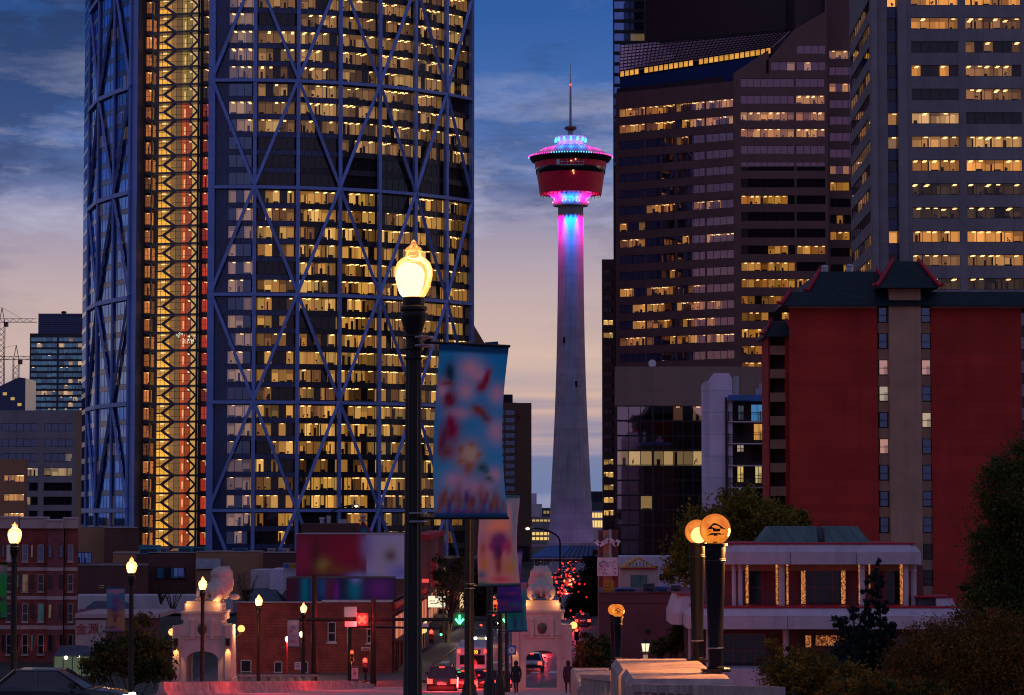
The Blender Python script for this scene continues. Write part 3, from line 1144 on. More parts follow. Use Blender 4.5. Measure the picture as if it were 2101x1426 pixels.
lp, lc = MB(), MB()
for i in range(96):
    a = 2 * math.pi * (i + 0.5) / 96
    x, y = tx + 86.5 * k_ * math.sin(a), TD - 86.5 * k_ * math.cos(a)
    mm = lc if sector_col(((a + math.pi) % (2 * math.pi) - math.pi) * 1.0) is CYAN else lp
    mm.ball((x, y, zt(322.5)), 0.27, 'cyan_led' if mm is lc else 'pink_led', 6)
for i in range(32):
    a = 2 * math.pi * (i + 0.5) / 32
    x, y = tx + 37.2 * k_ * math.sin(a), TD - 37.2 * k_ * math.cos(a)
    mm = lc if sector_col((a + math.pi) % (2 * math.pi) - math.pi) is CYAN else lp
    mm.ball((x, y, zt(414.5)), 0.26, 'cyan_led' if mm is lc else 'pink_led', 6)
for i in range(14):
    a = 2 * math.pi * i / 14
    x, y = tx + 31.6 * k_ * math.sin(a), TD - 31.6 * k_ * math.cos(a)
    lc.tube([(x, y, zt(291)), (x, y, zt(283.5))], [0.5, 0.22], 'cyan_led', 6)
lp.build('pink_bulbs', obs)
lc.build('blue_bulbs', obs)
mb = MB()
mb.ball((tx, TD - 1, zt(174.5)), 0.35, 'red_signal', 8)
mb.build('beacon', obs)
for i in range(18):
    a = 2 * math.pi * i / 18
    if math.cos(a) < -0.3:
        continue
    c = sector_col((a + math.pi) % (2 * math.pi) - math.pi)
    pw = 1.0 if c is CYAN else 0.8
    ca, sa = math.sin(a), -math.cos(a)
    p = (tx + 34 * k_ * ca, TD + 34 * k_ * sa, zt(425.5))
    lamp('shaft_floodlight', p, c, (110000 if c is CYAN else 70000), obs, 'SPOT', 0.3, (tx + 27 * k_ * ca, TD + 27 * k_ * sa, zt(580)), 44, 1.0)
    p = (tx + 39 * k_ * ca, TD + 39 * k_ * sa, zt(412))
    lamp('flare_floodlight', p, c, 520 * pw, obs, 'POINT', 0.3)
    p = (tx + 64 * k_ * ca, TD + 64 * k_ * sa, zt(303))
    lamp('roof_floodlight', p, c, 420 * pw, obs, 'POINT', 0.3)
for i in range(5):
    a = (i - 2) * 0.5
    lamp('drum_floodlight', (tx + 36 * k_ * math.sin(a), TD - 36 * k_ * math.cos(a), zt(294)), (0.25, 0.15, 1.0), 260, obs, 'POINT', 0.3)
# covered walkway over the street, in line with the tower's foot
BD = 500.0
base = thing('walkway_bridge', 'low walkway bridge with a blue fan roof crossing the street below observation tower', 'bridge', (X(1160, BD), BD, 0))
mb = MB()
for i in range(8):
    x = X(1096 + 134 * i / 7, BD)
    mb.box(x - 0.1, x + 0.1, BD - 0.1, BD + 0.1, -0.3, Z(1141, BD), 'white_wall')
mb.box(X(1092, BD), X(1236, BD), BD + 0.4, BD + 3.4, Z(1152, BD), Z(1143, BD), 'dark_slab')
mb.build('columns', base)
mb = MB()
zb, ztop = Z(1141, BD), Z(1119, BD + 4)
e0, e1 = X(1090, BD - 1), X(1238, BD - 1)
t0, t1 = X(1128, BD + 4), X(1230, BD + 4)
n = 30
for i in range(n):
    fa, fb = i / n, (i + 1) / n
    m_ = 'blue_roof' if fa < 0.38 or fa > 0.86 or i % 2 == 0 else 'slate_roof'
    A_, B_ = Vector((e0 + (e1 - e0) * fa, BD - 1, zb)), Vector((e0 + (e1 - e0) * fb, BD - 1, zb))
    C_, D_ = Vector((t0 + (t1 - t0) * fb, BD + 4, ztop)), Vector((t0 + (t1 - t0) * fa, BD + 4, ztop))
    dn = Vector((0, 0, -0.3))
    mb.hexa([A_ + dn, B_ + dn, C_ + dn, D_ + dn, A_, B_, C_, D_], m_)
mb.box(t0 - 0.4, t1 + 0.4, BD + 3.9, BD + 8, ztop - 0.4, ztop + 0.5, 'pale_metal')
mb.box(e0, e1, BD - 1.2, BD - 0.9, zb - 0.55, zb - 0.32, 'pale_metal')
mb.build('roof', base)


# ------------------------------------------------------------------ strip-window office blocks
def strip_facade(root, ws, fr, segs, rows, zbot, ztop, wall, litf, depth=2.6, glass='glass_rose', pane=1.7, mull='frame_dark', name='wall', fix=0.6, furn=0.4, bar=0.09, ends=True, **kw):
    """segs: [(a0, a1)] window runs, piers fill between; rows: [(z0, z1)] from the top down"""
    mb = MB()
    rows = sorted(rows)
    zz = [zbot] + [v for r in rows for v in r] + [ztop]
    for i in range(0, len(zz), 2):
        if zz[i + 1] - zz[i] > 0.01:
            mb.fbox(fr, 0, fr.L, zz[i], zz[i + 1], 0, depth + 0.3, wall)
    edges = [0] + [v for s in segs for v in s] + [fr.L]
    for z0, z1 in rows:
        for i in range(0, len(edges), 2):
            if edges[i + 1] - edges[i] > 0.02:
                mb.fbox(fr, edges[i], edges[i + 1], z0, z1, 0, depth + 0.3, wall)
    mb.build(name, root)
    for ri, (z0, z1) in enumerate(rows[::-1]):
        for si, (a0, a1) in enumerate(segs):
            n = max(1, round((a1 - a0) / pane))
            wb = MB()
            lit = litf(ri, si, n)
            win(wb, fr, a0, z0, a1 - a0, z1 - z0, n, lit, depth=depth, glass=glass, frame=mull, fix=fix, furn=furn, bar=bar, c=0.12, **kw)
            ws.put(wb, (a1 - a0) * (1.5 if any(lit) else 1.0))


# brown granite office tower
brown = thing('office_tower', 'dark brown granite office tower with ribbon windows and a slanted glass roof', 'tower', (X(1500, 680), 680, 0))
DB = 640.0
rf = Fr((X(1509, DB), DB), (X(1703, DB), DB))
lf = Fr((X(1264, 658), 658), (X(1509, DB), DB))
sf2 = Fr((X(1703, DB + 9), DB + 9), (X(1775, DB + 9), DB + 9))
mb = MB()
kb = lf.A.x / 658
mb.prism([(rf.A.x - 2, DB + 3.2), (X(1703, DB), DB + 3.2), (X(1703, DB), DB + 60), (rf.A.x - 2, DB + 60)], -0.3, Z(168, DB), 'brown_granite_dark')
mb.prism([(X(1640, DB), DB + 3.2), (X(1703, DB), DB + 3.2), (X(1703, DB), DB + 60), (X(1660, DB), DB + 60)], Z(168, DB) + 0.01, 150, 'brown_granite_dark')
mb.prism([(lf.A.x + 0.5, 662), (rf.A.x - 2, DB + 3.3), (rf.A.x - 2, DB + 60), (lf.A.x + 0.5 + kb * 40, DB + 60)], -0.3, lf.z(172, 1290) - 0.2, 'brown_granite_dark')
mb.prism([(X(1703, DB) + 0.02, DB + 12.2), (X(1780, DB), DB + 12.2), (X(1780, DB), DB + 60), (X(1703, DB) + 0.02, DB + 60)], -0.3, 148, 'brown_granite_dark')
mb.build('core', brown)
ws = Windows(brown)
rowsR = [(Z(y + 18.2, DB), Z(y, DB)) for y in [92.5 + 34.25 * i for i in range(0, 22)]]


def litR(ri, si, n):
    pr = 1.2 * (0.2, 0.35, 0.95, 0.7, 0.05, 0, 0.05, 0.35, 0.3, 0.05, 0.1, 0.5, 0.45, 0.55, 0.5, 0.85, 0.6, 0.9, 0.9, 0.9, 0.6, 0.3)[ri]
    out, on = [], rnd.random() < pr
    for _ in range(n):
        if rnd.random() < 0.3:
            on = rnd.random() < pr
        out.append(sc3(rnd.choice(WARM), 0.8) if on else None)
    return out


a_ = lambda px: rf.a(px, 500)
strip_facade(brown, ws, rf, [(a_(1521), a_(1631)), (a_(1635), a_(1694))], rowsR[2:], -0.3, rowsR[1][0] - 0.6, 'brown_granite', litR, fix=0.85, furn=0.5, ftone=(2.4, 1.4, 0.55))
rB, rC = Fr((X(1577, DB), DB), (X(1703, DB), DB)), Fr((X(1630, DB), DB), (X(1703, DB), DB))
zA, zB_ = rowsR[1][0] - 0.6, rowsR[1][1] + 0.5
strip_facade(brown, ws, rB, [(rB.a(1582, 130), rB.a(1631, 130)), (rB.a(1635, 130), rB.a(1694, 130))], rowsR[1:2], zA, zB_, 'brown_granite', lambda r, s, n: [(0.3, 0.17, 0.1) if rnd.random() < 0.3 else None for _ in range(n)])
strip_facade(brown, ws, rC, [(rC.a(1635, 100), rC.a(1694, 100))], rowsR[0:1], zB_, rowsR[0][1] + 0.6, 'brown_granite', lambda r, s, n: [(0.3, 0.17, 0.1) if rnd.random() < 0.2 else None for _ in range(n)])
mb = MB()
a1, a2, a3 = rf.a(1577, 130), rf.a(1630, 100), rf.L
mb.fprism([(0, zA), (a1, zA), (a1, rf.z(102, 1577))], rf, 0, 1.0, 'brown_granite')
mb.fprism([(a1, zB_), (a2, zB_), (a2, rf.z(60, 1630))], rf, 0.01, 1.0, 'brown_granite')
zt0 = rowsR[0][1] + 0.6
mb.fprism([(a2, zt0), (a3, zt0), (a3, 150), (a3 - 0.5, rf.z(24, 1700)), (a2, rf.z(60, 1630))], rf, 0, 2.9, 'brown_granite')
mb.build('wall', brown)
rowsL = [(lf.z(y + 17.5, 1388), lf.z(y, 1388)) for y in [178.5 + 34.0 * i for i in range(1, 19)]]


def litL(ri, si, n):
    pr = 1.25 * (0.75, 0.5, 0.08, 0.08, 0.1, 0.1, 0.3, 0.2, 0.55, 0.1, 0.12, 0.6, 0.7, 0.35, 0.75, 0.3, 0.9, 0.6)[ri]
    if si == 3:
        pr *= 0.55
    out, on = [], rnd.random() < pr
    for _ in range(n):
        if rnd.random() < 0.28:
            on = rnd.random() < pr
        out.append(sc3(rnd.choice(WARM), 0.95) if on else None)
    return out


a_ = lambda px: lf.a(px, 450)
strip_facade(brown, ws, lf, [(a_(1271), a_(1323)), (a_(1326), a_(1385)), (a_(1388), a_(1446)), (a_(1449), a_(1505))], rowsL, -0.3, lf.z(178, 1388), 'brown_granite', litL, fix=0.85, furn=0.6, ftone=(2.4, 1.4, 0.55))
rowsS = [(Z(y + 18, DB + 9), Z(y, DB + 9)) for y in [103 + 33.8 * i for i in range(0, 20)]]


def litS(ri, si, n):
    pr = (0.6, 0.1, 0.8, 0.1, 0, 0, 0, 0.1, 0.7, 0.05, 0.3, 0.5, 0.4, 0.4, 0.4, 0.4, 0.5, 0.5, 0.5, 0.5)[ri]
    return [sc3(rnd.choice(WARM), 0.7) if rnd.random() < pr else None for _ in range(n)]


strip_facade(brown, ws, sf2, [(sf2.a(1705.5), sf2.L - 0.2)], rowsS, -0.3, 146, 'brown_granite', litS, fix=0.7, ftone=(2.2, 1.2, 0.45))
# clerestory and slanted skylight above the wing
cf = Fr((X(1273, 676), 676), (X(1586, 640.8), 640.8))
mb = MB()
cl_ = MB()
zc0, zc1 = cf.z(155, 1290), cf.z(144, 1290)
n = 30
for i in range(n):
    a = cf.L * i / n
    if i in (4, 15):
        continue
    cl_.quad(cf.pt(a + 0.12, zc0, 0.2), cf.pt(a + cf.L / n - 0.12, zc0, 0.2), cf.pt(a + cf.L / n - 0.12, zc1, 0.2), cf.pt(a + 0.12, zc1, 0.2), 'room', sc3((0.8, 0.36, 0.06), rnd.uniform(0.75, 1.15)))
for i in range(n + 1):
    a = cf.L * i / n
    cl_.fbox(cf, a - 0.1, a + 0.1, zc0, zc1, 0, 0.3, 'frame_dark')
cl_.fbox(cf, 0, cf.L, zc0 - 0.3, zc0, -0.1, 0.4, 'frame_dark')
cl_.fbox(cf, 0, cf.L, zc1, zc1 + 0.2, -0.1, 0.4, 'frame_dark')
cl_.fbox(cf, 0, cf.L, zc0 - 6, zc0 - 0.3, 0.1, 0.5, 'blue_spandrel')
cl_.build('clerestory', brown)
S0, S1 = cf.pt(0, zc1 + 0.2), cf.pt(cf.L, zc1 + 0.2)
S2, S3 = P(1622, 60, 652), P(1273, 92, 694)
mb.add([S0, S1, S2, S3], [(0, 1, 2, 3)], 'glass_rose')
lo = Vector((0, 0, -0.5))
mb.add([S0 + lo, S1 + lo, S2 + lo, S3 + lo], [(0, 1, 2, 3)], 'room', (0.05, 0.03, 0.07))
for i in range(41):
    f = i / 40
    mb.bar(S0.lerp(S1, f), S3.lerp(S2, f), 0.16, 0.25, 'frame_dark')
for i in range(9):
    f = i / 8
    mb.bar(S0.lerp(S3, f), S1.lerp(S2, f), 0.14, 0.22, 'frame_dark')
mb.build('skylight', brown)
mb = MB()
mb.sbox(1322, 1790, 696, 730, Z(160, 690), 170, 'brown_granite_dark', 100)
mb.prism([(X(1330, 690), 695.9), (X(1720, 690), 672), (X(1720, 690), 695.9)], Z(125, 690), 170, 'brown_granite_dark')
mb.build('upper_block', brown)
ws.done()
backb = thing('office_tower', 'blue glass tower edge with dark bands rising behind the brown granite tower', 'tower', (X(1290, 760), 760, 0))
bf = Fr((X(1260, 760), 760), (X(1345, 760), 760))
mb = MB()
mb.sbox(1261, 1345, 762.4, 800, -0.3, 175, 'dark_core', 700)
mb.build('core', backb)
ws = Windows(backb)
rows_ = [(Z(y + 16, 760), Z(y, 760)) for y in [-42 + 22 * i for i in range(0, 30)]]
strip_facade(backb, ws, bf, [(0.3, bf.L * 0.4), (bf.L * 0.42, bf.L - 0.2)], rows_, -0.3, 175, 'dark_slab', lambda r, s, n: [(0.7, 0.36, 0.1) if s == 1 and r == 5 else None for _ in range(n)], glass='glass_blue', pane=3.0, depth=2)
ws.done()
# grey office tower on the right
grey = thing('office_tower', 'grey concrete office tower with long bands of windows behind the red apartment block', 'tower', (X(1950, 480), 480, 0))
DG = 470.0
gf = Fr((X(1868, DG), DG), (X(2240, DG), DG))
gl = Fr((X(1749.5, 513), 513), (X(1795, DG + 0.5), DG + 0.5))
gb = Fr((X(1806, DG + 1.2), DG + 1.2), (X(1849, DG + 1.2), DG + 1.2))
mb = MB()
mb.prism([(gl.A.x + 3.1, 513), (X(1795, DG) + 3.1, DG + 5), (X(2240, DG), DG + 5), (X(2240, DG), 513)], -0.3, 112, 'dark_core')
mb.build('core', grey)
ws = Windows(grey)
rows_ = [(Z(y + 23.5, DG), Z(y, DG)) for y in [36 - 48.6 + 48.6 * i for i in range(0, 21)]]
OR, DIM, BLACKISH = (0.92, 0.35, 0.065), (0.3, 0.13, 0.045), (0.05, 0.028, 0.014)
# per floor: (chance lit, tone) for the left and the right run of windows
GP = {0: ((0.9, OR), (0.8, OR)), 1: ((0.4, OR), (0.5, DIM)), 2: ((0.5, DIM), (0.35, DIM)), 3: ((0.6, OR), (0.75, DIM)), 4: ((0.0, OR), (0.6, DIM)), 5: ((0.9, (0.75, 0.4, 0.16)), (0.15, DIM)), 6: ((1.0, (0.6, 0.27, 0.08)), (1.0, (0.7, 0.34, 0.1))),
      7: ((0.75, OR), (0.6, OR)), 8: ((1.0, BLACKISH), (1.0, BLACKISH)), 9: ((1.0, BLACKISH), (0.6, BLACKISH)), 10: ((1.0, OR), (1.0, OR)), 11: ((1.0, DIM), (1.0, (0.55, 0.24, 0.07))), 12: ((1.0, BLACKISH), (1.0, BLACKISH))}


def litG(ri, si, n):
    pr, tone = GP.get(ri, ((0.3, DIM),) * 2)[min(si, 1)]
    out, on = [], rnd.random() < pr
    for _ in range(n):
        if pr < 1 and rnd.random() < 0.3:
            on = rnd.random() < pr
        out.append(tone if on else None)
    return out


a_ = lambda px: gf.a(px, 300)
strip_facade(grey, ws, gf, [(a_(1871.5), a_(1968)), (a_(1983), a_(2097)), (a_(2112), gf.L - 1)], rows_, -0.3, 112, 'grey_concrete', litG, depth=4.0, glass='glass_dark', pane=1.78, fix=0.9, ftone=(3.0, 1.5, 0.5))
strip_facade(grey, ws, gb, [(0.05, gb.L - 0.05)], [(r0 - 0.1, r1 + 0.1) for r0, r1 in rows_], -0.3, 112, 'blue_spandrel', lambda r, s, n: ([(1.0, 0.42, 0.1)] * n if r in (0, 5, 10) else ([(0.25, 0.13, 0.06)] * n if r == 6 else [None] * n)), depth=3.0, glass='glass_dark', pane=1.78, fix=0.9, ftone=(3.0, 1.5, 0.5))
strip_facade(grey, ws, gl, [(1.0, gl.L - 0.6)], rows_, -0.3, 112, 'grey_concrete', lambda r, s, n: [(0.5, 0.24, 0.08) if rnd.random() < (0.5 if r in (0, 1, 3, 5, 6, 10, 11) else 0.1) else None for _ in range(n)], depth=2.4, glass='glass_dark', pane=4.0, fix=0.3)
mb = MB()
mb.box(X(1795, DG), X(1806, DG), DG - 0.3, DG + 3, -0.3, 112, 'grey_concrete')
mb.box(X(1849, DG) + 0.01, X(1868, DG) - 0.01, DG - 0.4, DG + 3, -0.3, 112, 'grey_concrete')
mb.build('pier', grey)
ws.done()


# ------------------------------------------------------------------ mid-distance buildings, right
def simple_win(fr, ac, zb, w, h, root, lit=None, glass='glass_dark', panes=1, frame='frame_dark', rail=True, sill=None, c=-0.1, name='window'):
    """punched window set slightly proud of a plain wall"""
    mb = MB()
    a0 = ac - w / 2
    mb.quad(fr.pt(a0, zb, c + 0.085), fr.pt(a0 + w, zb, c + 0.085), fr.pt(a0 + w, zb + h, c + 0.085), fr.pt(a0, zb + h, c + 0.085), 'room' if lit else 'interior_dark', lit or (1, 1, 1))
    if lit:
        mb.quad(fr.pt(a0 + w * 0.55, zb, c + 0.075), fr.pt(a0 + w * 0.95, zb, c + 0.075), fr.pt(a0 + w * 0.95, zb + h * 0.6, c + 0.075), fr.pt(a0 + w * 0.55, zb + h * 0.6, c + 0.075), 'room', sc3(lit, 0.55))
    mb.quad(fr.pt(a0, zb, c + 0.02), fr.pt(a0 + w, zb, c + 0.02), fr.pt(a0 + w, zb + h, c + 0.02), fr.pt(a0, zb + h, c + 0.02), glass)
    t = 0.07
    for i in range(panes + 1):
        a = a0 + w * i / panes
        mb.fbox(fr, a - t / 2, a + t / 2, zb, zb + h, c - 0.02, 0.0, frame)
    for z in ([zb, zb + h] + ([zb + h * 0.45] if rail else [])):
        mb.fbox(fr, a0 + t / 2, a0 + w - t / 2, z - t / 2, z + t / 2, c - 0.015, 0.0, frame)
    if sill:
        mb.fbox(fr, a0 - 0.12, a0 + w + 0.12, zb - 0.18, zb - t / 2, c - 0.08, 0.0, sill)
    return mb.build(name, root)


# red apartment block with pagoda roofs
DR = 290.0
red = thing('apartment_block', 'dark red apartment block with tan stair pillar and green roofs edged in red', 'building', (X(1850, DR), DR, 0))
zr = lambda py: Z(py, DR)
xr = lambda px, py=850: X(px, DR, py)
ff = Fr((xr(1620), DR), (xr(2097), DR))
mb = MB()
mb.sbox(1620, 1801.5, DR, DR + 12, -3, zr(628), 'red_stucco', 850)
mb.box(xr(1911.5), xr(2097), DR, DR + 32, -3, zr(628), 'red_stucco')
mb.box(xr(1801.5) + 0.01, xr(1911.5) - 0.01, DR + 0.7, DR + 32, -3, zr(628), 'dark_core')
mb.build('wall', red)
mb = MB()
mb.box(xr(1824, 900), xr(1889, 900), DR - 0.9, DR + 1, -3, zr(590), 'tan_stucco')
mb.build('stair_pillar', red)
wf = Fr((xr(1801.5), DR + 0.35), (xr(1911.5), DR + 0.35))
LIT = {(0, 2): (0.62, 0.3, 0.2), (0, 3): (0.6, 0.45, 0.26), (0, 5): (0.7, 0.33, 0.18), (1, 2): (0.66, 0.3, 0.2), (1, 4): (0.72, 0.5, 0.26)}
for s, (p0, p1) in enumerate(((1801.5, 1824), (1889, 1911.5))):
    a0, a1 = wf.a(p0 + 0.4, 800), wf.a(p1 - 0.4, 800)
    for i in range(14):
        zt_, zb_ = zr(630.5 + 54 * i), zr(660.5 + 54 * i)
        simple_win(wf, (a0 + a1) / 2 + 0.0, zb_, (a1 - a0) * 0.82, zt_ - zb_, red, LIT.get((s, i)), glass='glass_sky' if i < 9 else 'glass_dark')
        mb = MB()
        mb.fbox(wf, a0, a1, zb_ - (zt_ - zb_) * 0.78 + 0.02, zb_ - 0.08, -0.05, 0.3, 'tan_stucco')
        mb.build('spandrel_panel', red)
mb = MB()
mb.box(xr(1620) - 0.12, xr(1801.5) - 0.02, DR - 0.12, DR, zr(632), zr(628.5), 'white_wall')
mb.box(xr(1911.5), xr(2110), DR - 0.12, DR, zr(632), zr(628.5), 'white_wall')
mb.build('eaves_trim', red)


def mansard(name, x0, x1, y0, y1, z0, z1, ins, parent, ends=True, m='green_tile', over=0.0):
    mb = MB()
    a = [(x0, y0), (x1, y0), (x1, y1), (x0, y1)]
    t = [(x0 + ins, y0 + ins), (x1 - ins, y0 + ins), (x1 - ins, y1 - ins), (x0 + ins, y1 - ins)]
    mb.prism(a, z0, z1, m, top=t)
    ro = mb.build(name, parent)
    rb = MB()
    for (p, q), sg in ((((x0, y0), t[0]), -1), (((x1, y0), t[1]), 1)):
        P0, P1 = Vector((*p, z0)), Vector((*q, z1))
        k = [P0 + Vector((sg * 0.55, -0.3, 0.35)), P0 + Vector((sg * 0.05, 0, 0.25)), P0.lerp(P1, 0.5) + Vector((0, -0.1, 0.18)), P1 + Vector((0, 0, 0.15)), P1 + Vector((-sg * 0.1, 0, 0.6))]
        rb = MB()
        rb.tube(k, [0.17, 0.22, 0.22, 0.2, 0.08], 'red_trim', 6)
        rb.build('ridge', ro)
    return ro


mansard('roof', xr(1603), xr(2130), DR - 1.3, DR + 9, zr(629), zr(599), 1.0, red)
mansard('upper_roof', xr(1662), xr(1835), DR + 1, DR + 25, zr(599), zr(553), 1.4, red)
mansard('tower_roof', xr(1797), xr(1922), DR - 2.4, DR + 6, zr(594), zr(537), 1.9, red)
mb = MB()
mb.tube([(xr(1902), DR - 1, zr(556)), (xr(1912), DR - 1, zr(573)), (xr(1925), DR - 1, zr(592)), (xr(1926), DR - 1, zr(586))], [0.12, 0.2, 0.25, 0.14], 'red_trim', 6)
mb.build('ridge', red)
for px, r, top in ((1718, 0.36, 523), (1700, 0.2, 541), (1737, 0.2, 541), (1772, 0.4, 521)):
    mb = MB()
    mb.lathe([(r, zr(556)), (r, zr(top + 5)), (r * 1.25, zr(top + 5)), (r * 1.25, zr(top + 3)), (r * 0.5, zr(top))], 'pale_metal', (xr(px, 550), DR + 12), 14)
    mb.build('vent_pipe', red, True)
# balconies on its flank
DBk = 312.0
xb = lambda px: X(px, DBk, 900)
mb = MB()
mb.box(xb(1580), xb(1640), DBk + 1.6, DBk + 8, -3, Z(690, DBk), 'dark_brick')
mb.box(xb(1612), xb(1622), DBk - 0.5, DBk + 1.6, -3, Z(684, DBk), 'red_stucco')
mb.box(xb(1577), xb(1580), DBk, DBk + 8, -3, Z(690, DBk), 'red_stucco')
mb.build('wing', red)
mansard('wing_roof', xb(1567), xb(1630), DBk - 1.4, DBk + 9, Z(692, DBk), Z(660, DBk), 0.9, red)
for i in range(9):
    y = 709 + 48.2 * i
    mb = MB()
    mb.box(xb(1578.5), xb(1612.5), DBk, DBk + 0.14, Z(y + 19, DBk), Z(y, DBk), 'tan_stucco')
    mb.box(xb(1580), xb(1612), DBk + 0.14, DBk + 1.6, Z(y + 19, DBk), Z(y + 16, DBk), 'dark_brick')
    mb.build('balcony', red)

# tan block with a dark glass grid
DT = 480.0
tan = thing('office_block', 'tan walled low office block with dark square glass grid below brown tower', 'building', (X(1400, DT), DT, 0))
tf = Fr((X(1263, DT), DT), (X(1600, DT), DT))
mb = MB()
mb.sbox(1264, 1600, DT + 3.2, DT + 40, -0.3, Z(752, DT), 'dark_core', 900)
mb.box(X(1263, DT), X(1600, DT), DT, DT + 3.2, Z(832, DT), Z(752, DT), 'tan_concrete')
mb.box(X(1263, DT), X(1600, DT), DT, DT + 3.2, -0.3, Z(1142, DT), 'brown_granite_dark')
mb.build('wall', tan)
ws = Windows(tan)
y = 833.0
for r in range(10):
    for (p0, p1) in ((1266, 1338), (1341, 1442), (1443, 1578)):
        a0, a1 = tf.a(p0, 900), tf.a(p1, 900)
        wb = MB()
        n = max(2, round((p1 - p0) / 21))
        lit = [None] * n
        if r == 3:
            lit = [(0.95, 0.68, 0.27) if rnd.random() < 0.92 else None for _ in range(n)]
        elif r == 0 and p0 == 1341:
            lit = [None, None, (0.4, 0.2, 0.12), None, (0.45, 0.24, 0.1)][:n]
        elif rnd.random() < 0.15:
            lit[rnd.randrange(n)] = (0.55, 0.38, 0.12)
        h = 30.6
        win(wb, tf, a0, Z(y + h - 0.8, DT), a1 - a0, Z(y, DT) - Z(y + h - 0.8, DT), n, lit, depth=2.6, glass='glass_mirror', fix=0.3, furn=0.3, bar=0.12, c=0.1)
        ws.put(wb, a1 - a0)
    y += 30.6
ws.done()
mb = MB()
for py in (832,):
    pass
for px in (1264.5, 1339.5, 1442.6):
    mb.box(X(px, DT) - 0.14, X(px, DT) + 0.14, DT - 0.05, DT + 0.3, Z(1142, DT), Z(832, DT), 'frame_dark')
mb.build('mullion', tan)
mb = MB()
q = P(1338, 746, DT + 3)
mb.lathe([(0.0, 0), (0.35, 0.05), (0.6, 0.2), (0.7, 0.38)], 'white_sign', (0, 0), 16)
for i, v in enumerate(mb.v):
    mb.v[i] = (q.x + v[0], q.y - v[2] - 0.2, q.z + v[1])
mb.tube([(q.x, q.y, Z(752, DT)), (q.x, q.y, q.z)], 0.08, 'pale_metal', 6)
tag(mb.build('satellite_dish'), 'white satellite dish standing on the tan office block roof', 'dish')

# lavender walled apartment house
DP = 350.0
lav = thing('apartment_house', 'narrow apartment house with blank lavender gable wall and dark lit balconies', 'building', (X(1520, DP), DP, 0))
zp = lambda py: Z(py, DP)
pf = Fr((X(1441, DP), DP), (X(1503, DP), DP))
mb = MB()
a = lambda px: pf.a(px, 900)
poly = [(a(1441), -3.2), (a(1503), -3.2), (a(1503), zp(778)), (a(1497), zp(766)), (a(1466), zp(765)), (a(1461), zp(772)), (a(1456), zp(779)), (a(1447), zp(783)), (a(1441), zp(790))]
mb.fprism(poly, pf, 0, 1.5, 'lavender_stucco')
mb.build('gable_wall', lav)
mb = MB()
mb.tube([(X(1489.5, DP), DP - 0.15, -3), (X(1489.5, DP), DP - 0.15, zp(815))], 0.12, 'dark_brick', 6)
mb.build('downpipe', lav)
mb = MB()
mb.box(X(1503, DP) + 0.02, X(1600, DP), DP + 3.0, DP + 24, -3.2, zp(822), 'dark_brick')
mb.box(X(1491, DP), X(1492.5, DP), DP - 0.5, DP, -3.2, zp(822), 'dark_brick')
mb.build('wall', lav)
mb = MB()
mb.box(X(1494, DP), X(1600, DP), DP - 0.8, DP + 24, zp(822), zp(811), 'blue_roof')
mb.build('roof', lav)
bfm = Fr((X(1503, DP), DP + 3.0), (X(1600, DP), DP + 3.0))
for i in range(7):
    y = 864 + 45 * i
    mb = MB()
    mb.box(X(1493, DP), X(1600, DP), DP - 0.4, DP + 3.0, zp(y + 2.5), zp(y), 'white_wall')
    for px in (1494, 1530, 1560):
        mb.box(X(px, DP), X(px, DP) + 0.08, DP - 0.36, DP - 0.28, zp(y), zp(y - 20), 'frame_dark')
    for k in range(26):
        x = X(1494, DP) + k * 0.22
        mb.box(x, x + 0.03, DP - 0.35, DP - 0.31, zp(y), zp(y - 17), 'frame_dark')
    mb.box(X(1493, DP), X(1600, DP), DP - 0.37, DP - 0.29, zp(y - 18), zp(y - 17), 'frame_dark')
    mb.build('balcony', lav)
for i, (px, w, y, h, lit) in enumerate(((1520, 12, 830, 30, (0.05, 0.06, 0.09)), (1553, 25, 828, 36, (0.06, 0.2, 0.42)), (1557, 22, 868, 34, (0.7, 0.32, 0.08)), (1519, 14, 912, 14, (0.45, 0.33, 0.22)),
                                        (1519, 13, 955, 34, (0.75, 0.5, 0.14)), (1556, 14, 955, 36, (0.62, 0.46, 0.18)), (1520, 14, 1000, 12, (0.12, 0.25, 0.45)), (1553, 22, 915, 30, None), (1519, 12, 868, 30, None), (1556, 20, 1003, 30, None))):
    a0 = bfm.a(px, y)
    simple_win(bfm, a0, zp(y + h), w * DP / F, zp(y) - zp(y + h), lav, lit, panes=2)
for px, y0 in ((1510, 772), (1563, 786), (1556, 797), (1570, 800)):
    mb = MB()
    q = P(px, y0, DP + 6)
    mb.box(q.x - 0.32, q.x + 0.32, q.y, q.y + 0.4, zp(812), q.z, 'pale_metal', ch=0.08)
    mb.box(q.x - 0.2, q.x + 0.2, q.y - 0.15, q.y - 0.01, zp(808), q.z - 0.3, 'pale_metal')
    tag(mb.build('antenna_panel'), {1510: 'tall pale antenna panel beside lavender gable top', 1563: 'tallest of three pale antennas on blue roof beside lavender gable', 1556: 'small pale antenna box standing nearest lavender gable on blue roof', 1570: 'short pale antenna farthest from lavender gable on blue roof'}[px], 'antenna', 'rooftop antennas')

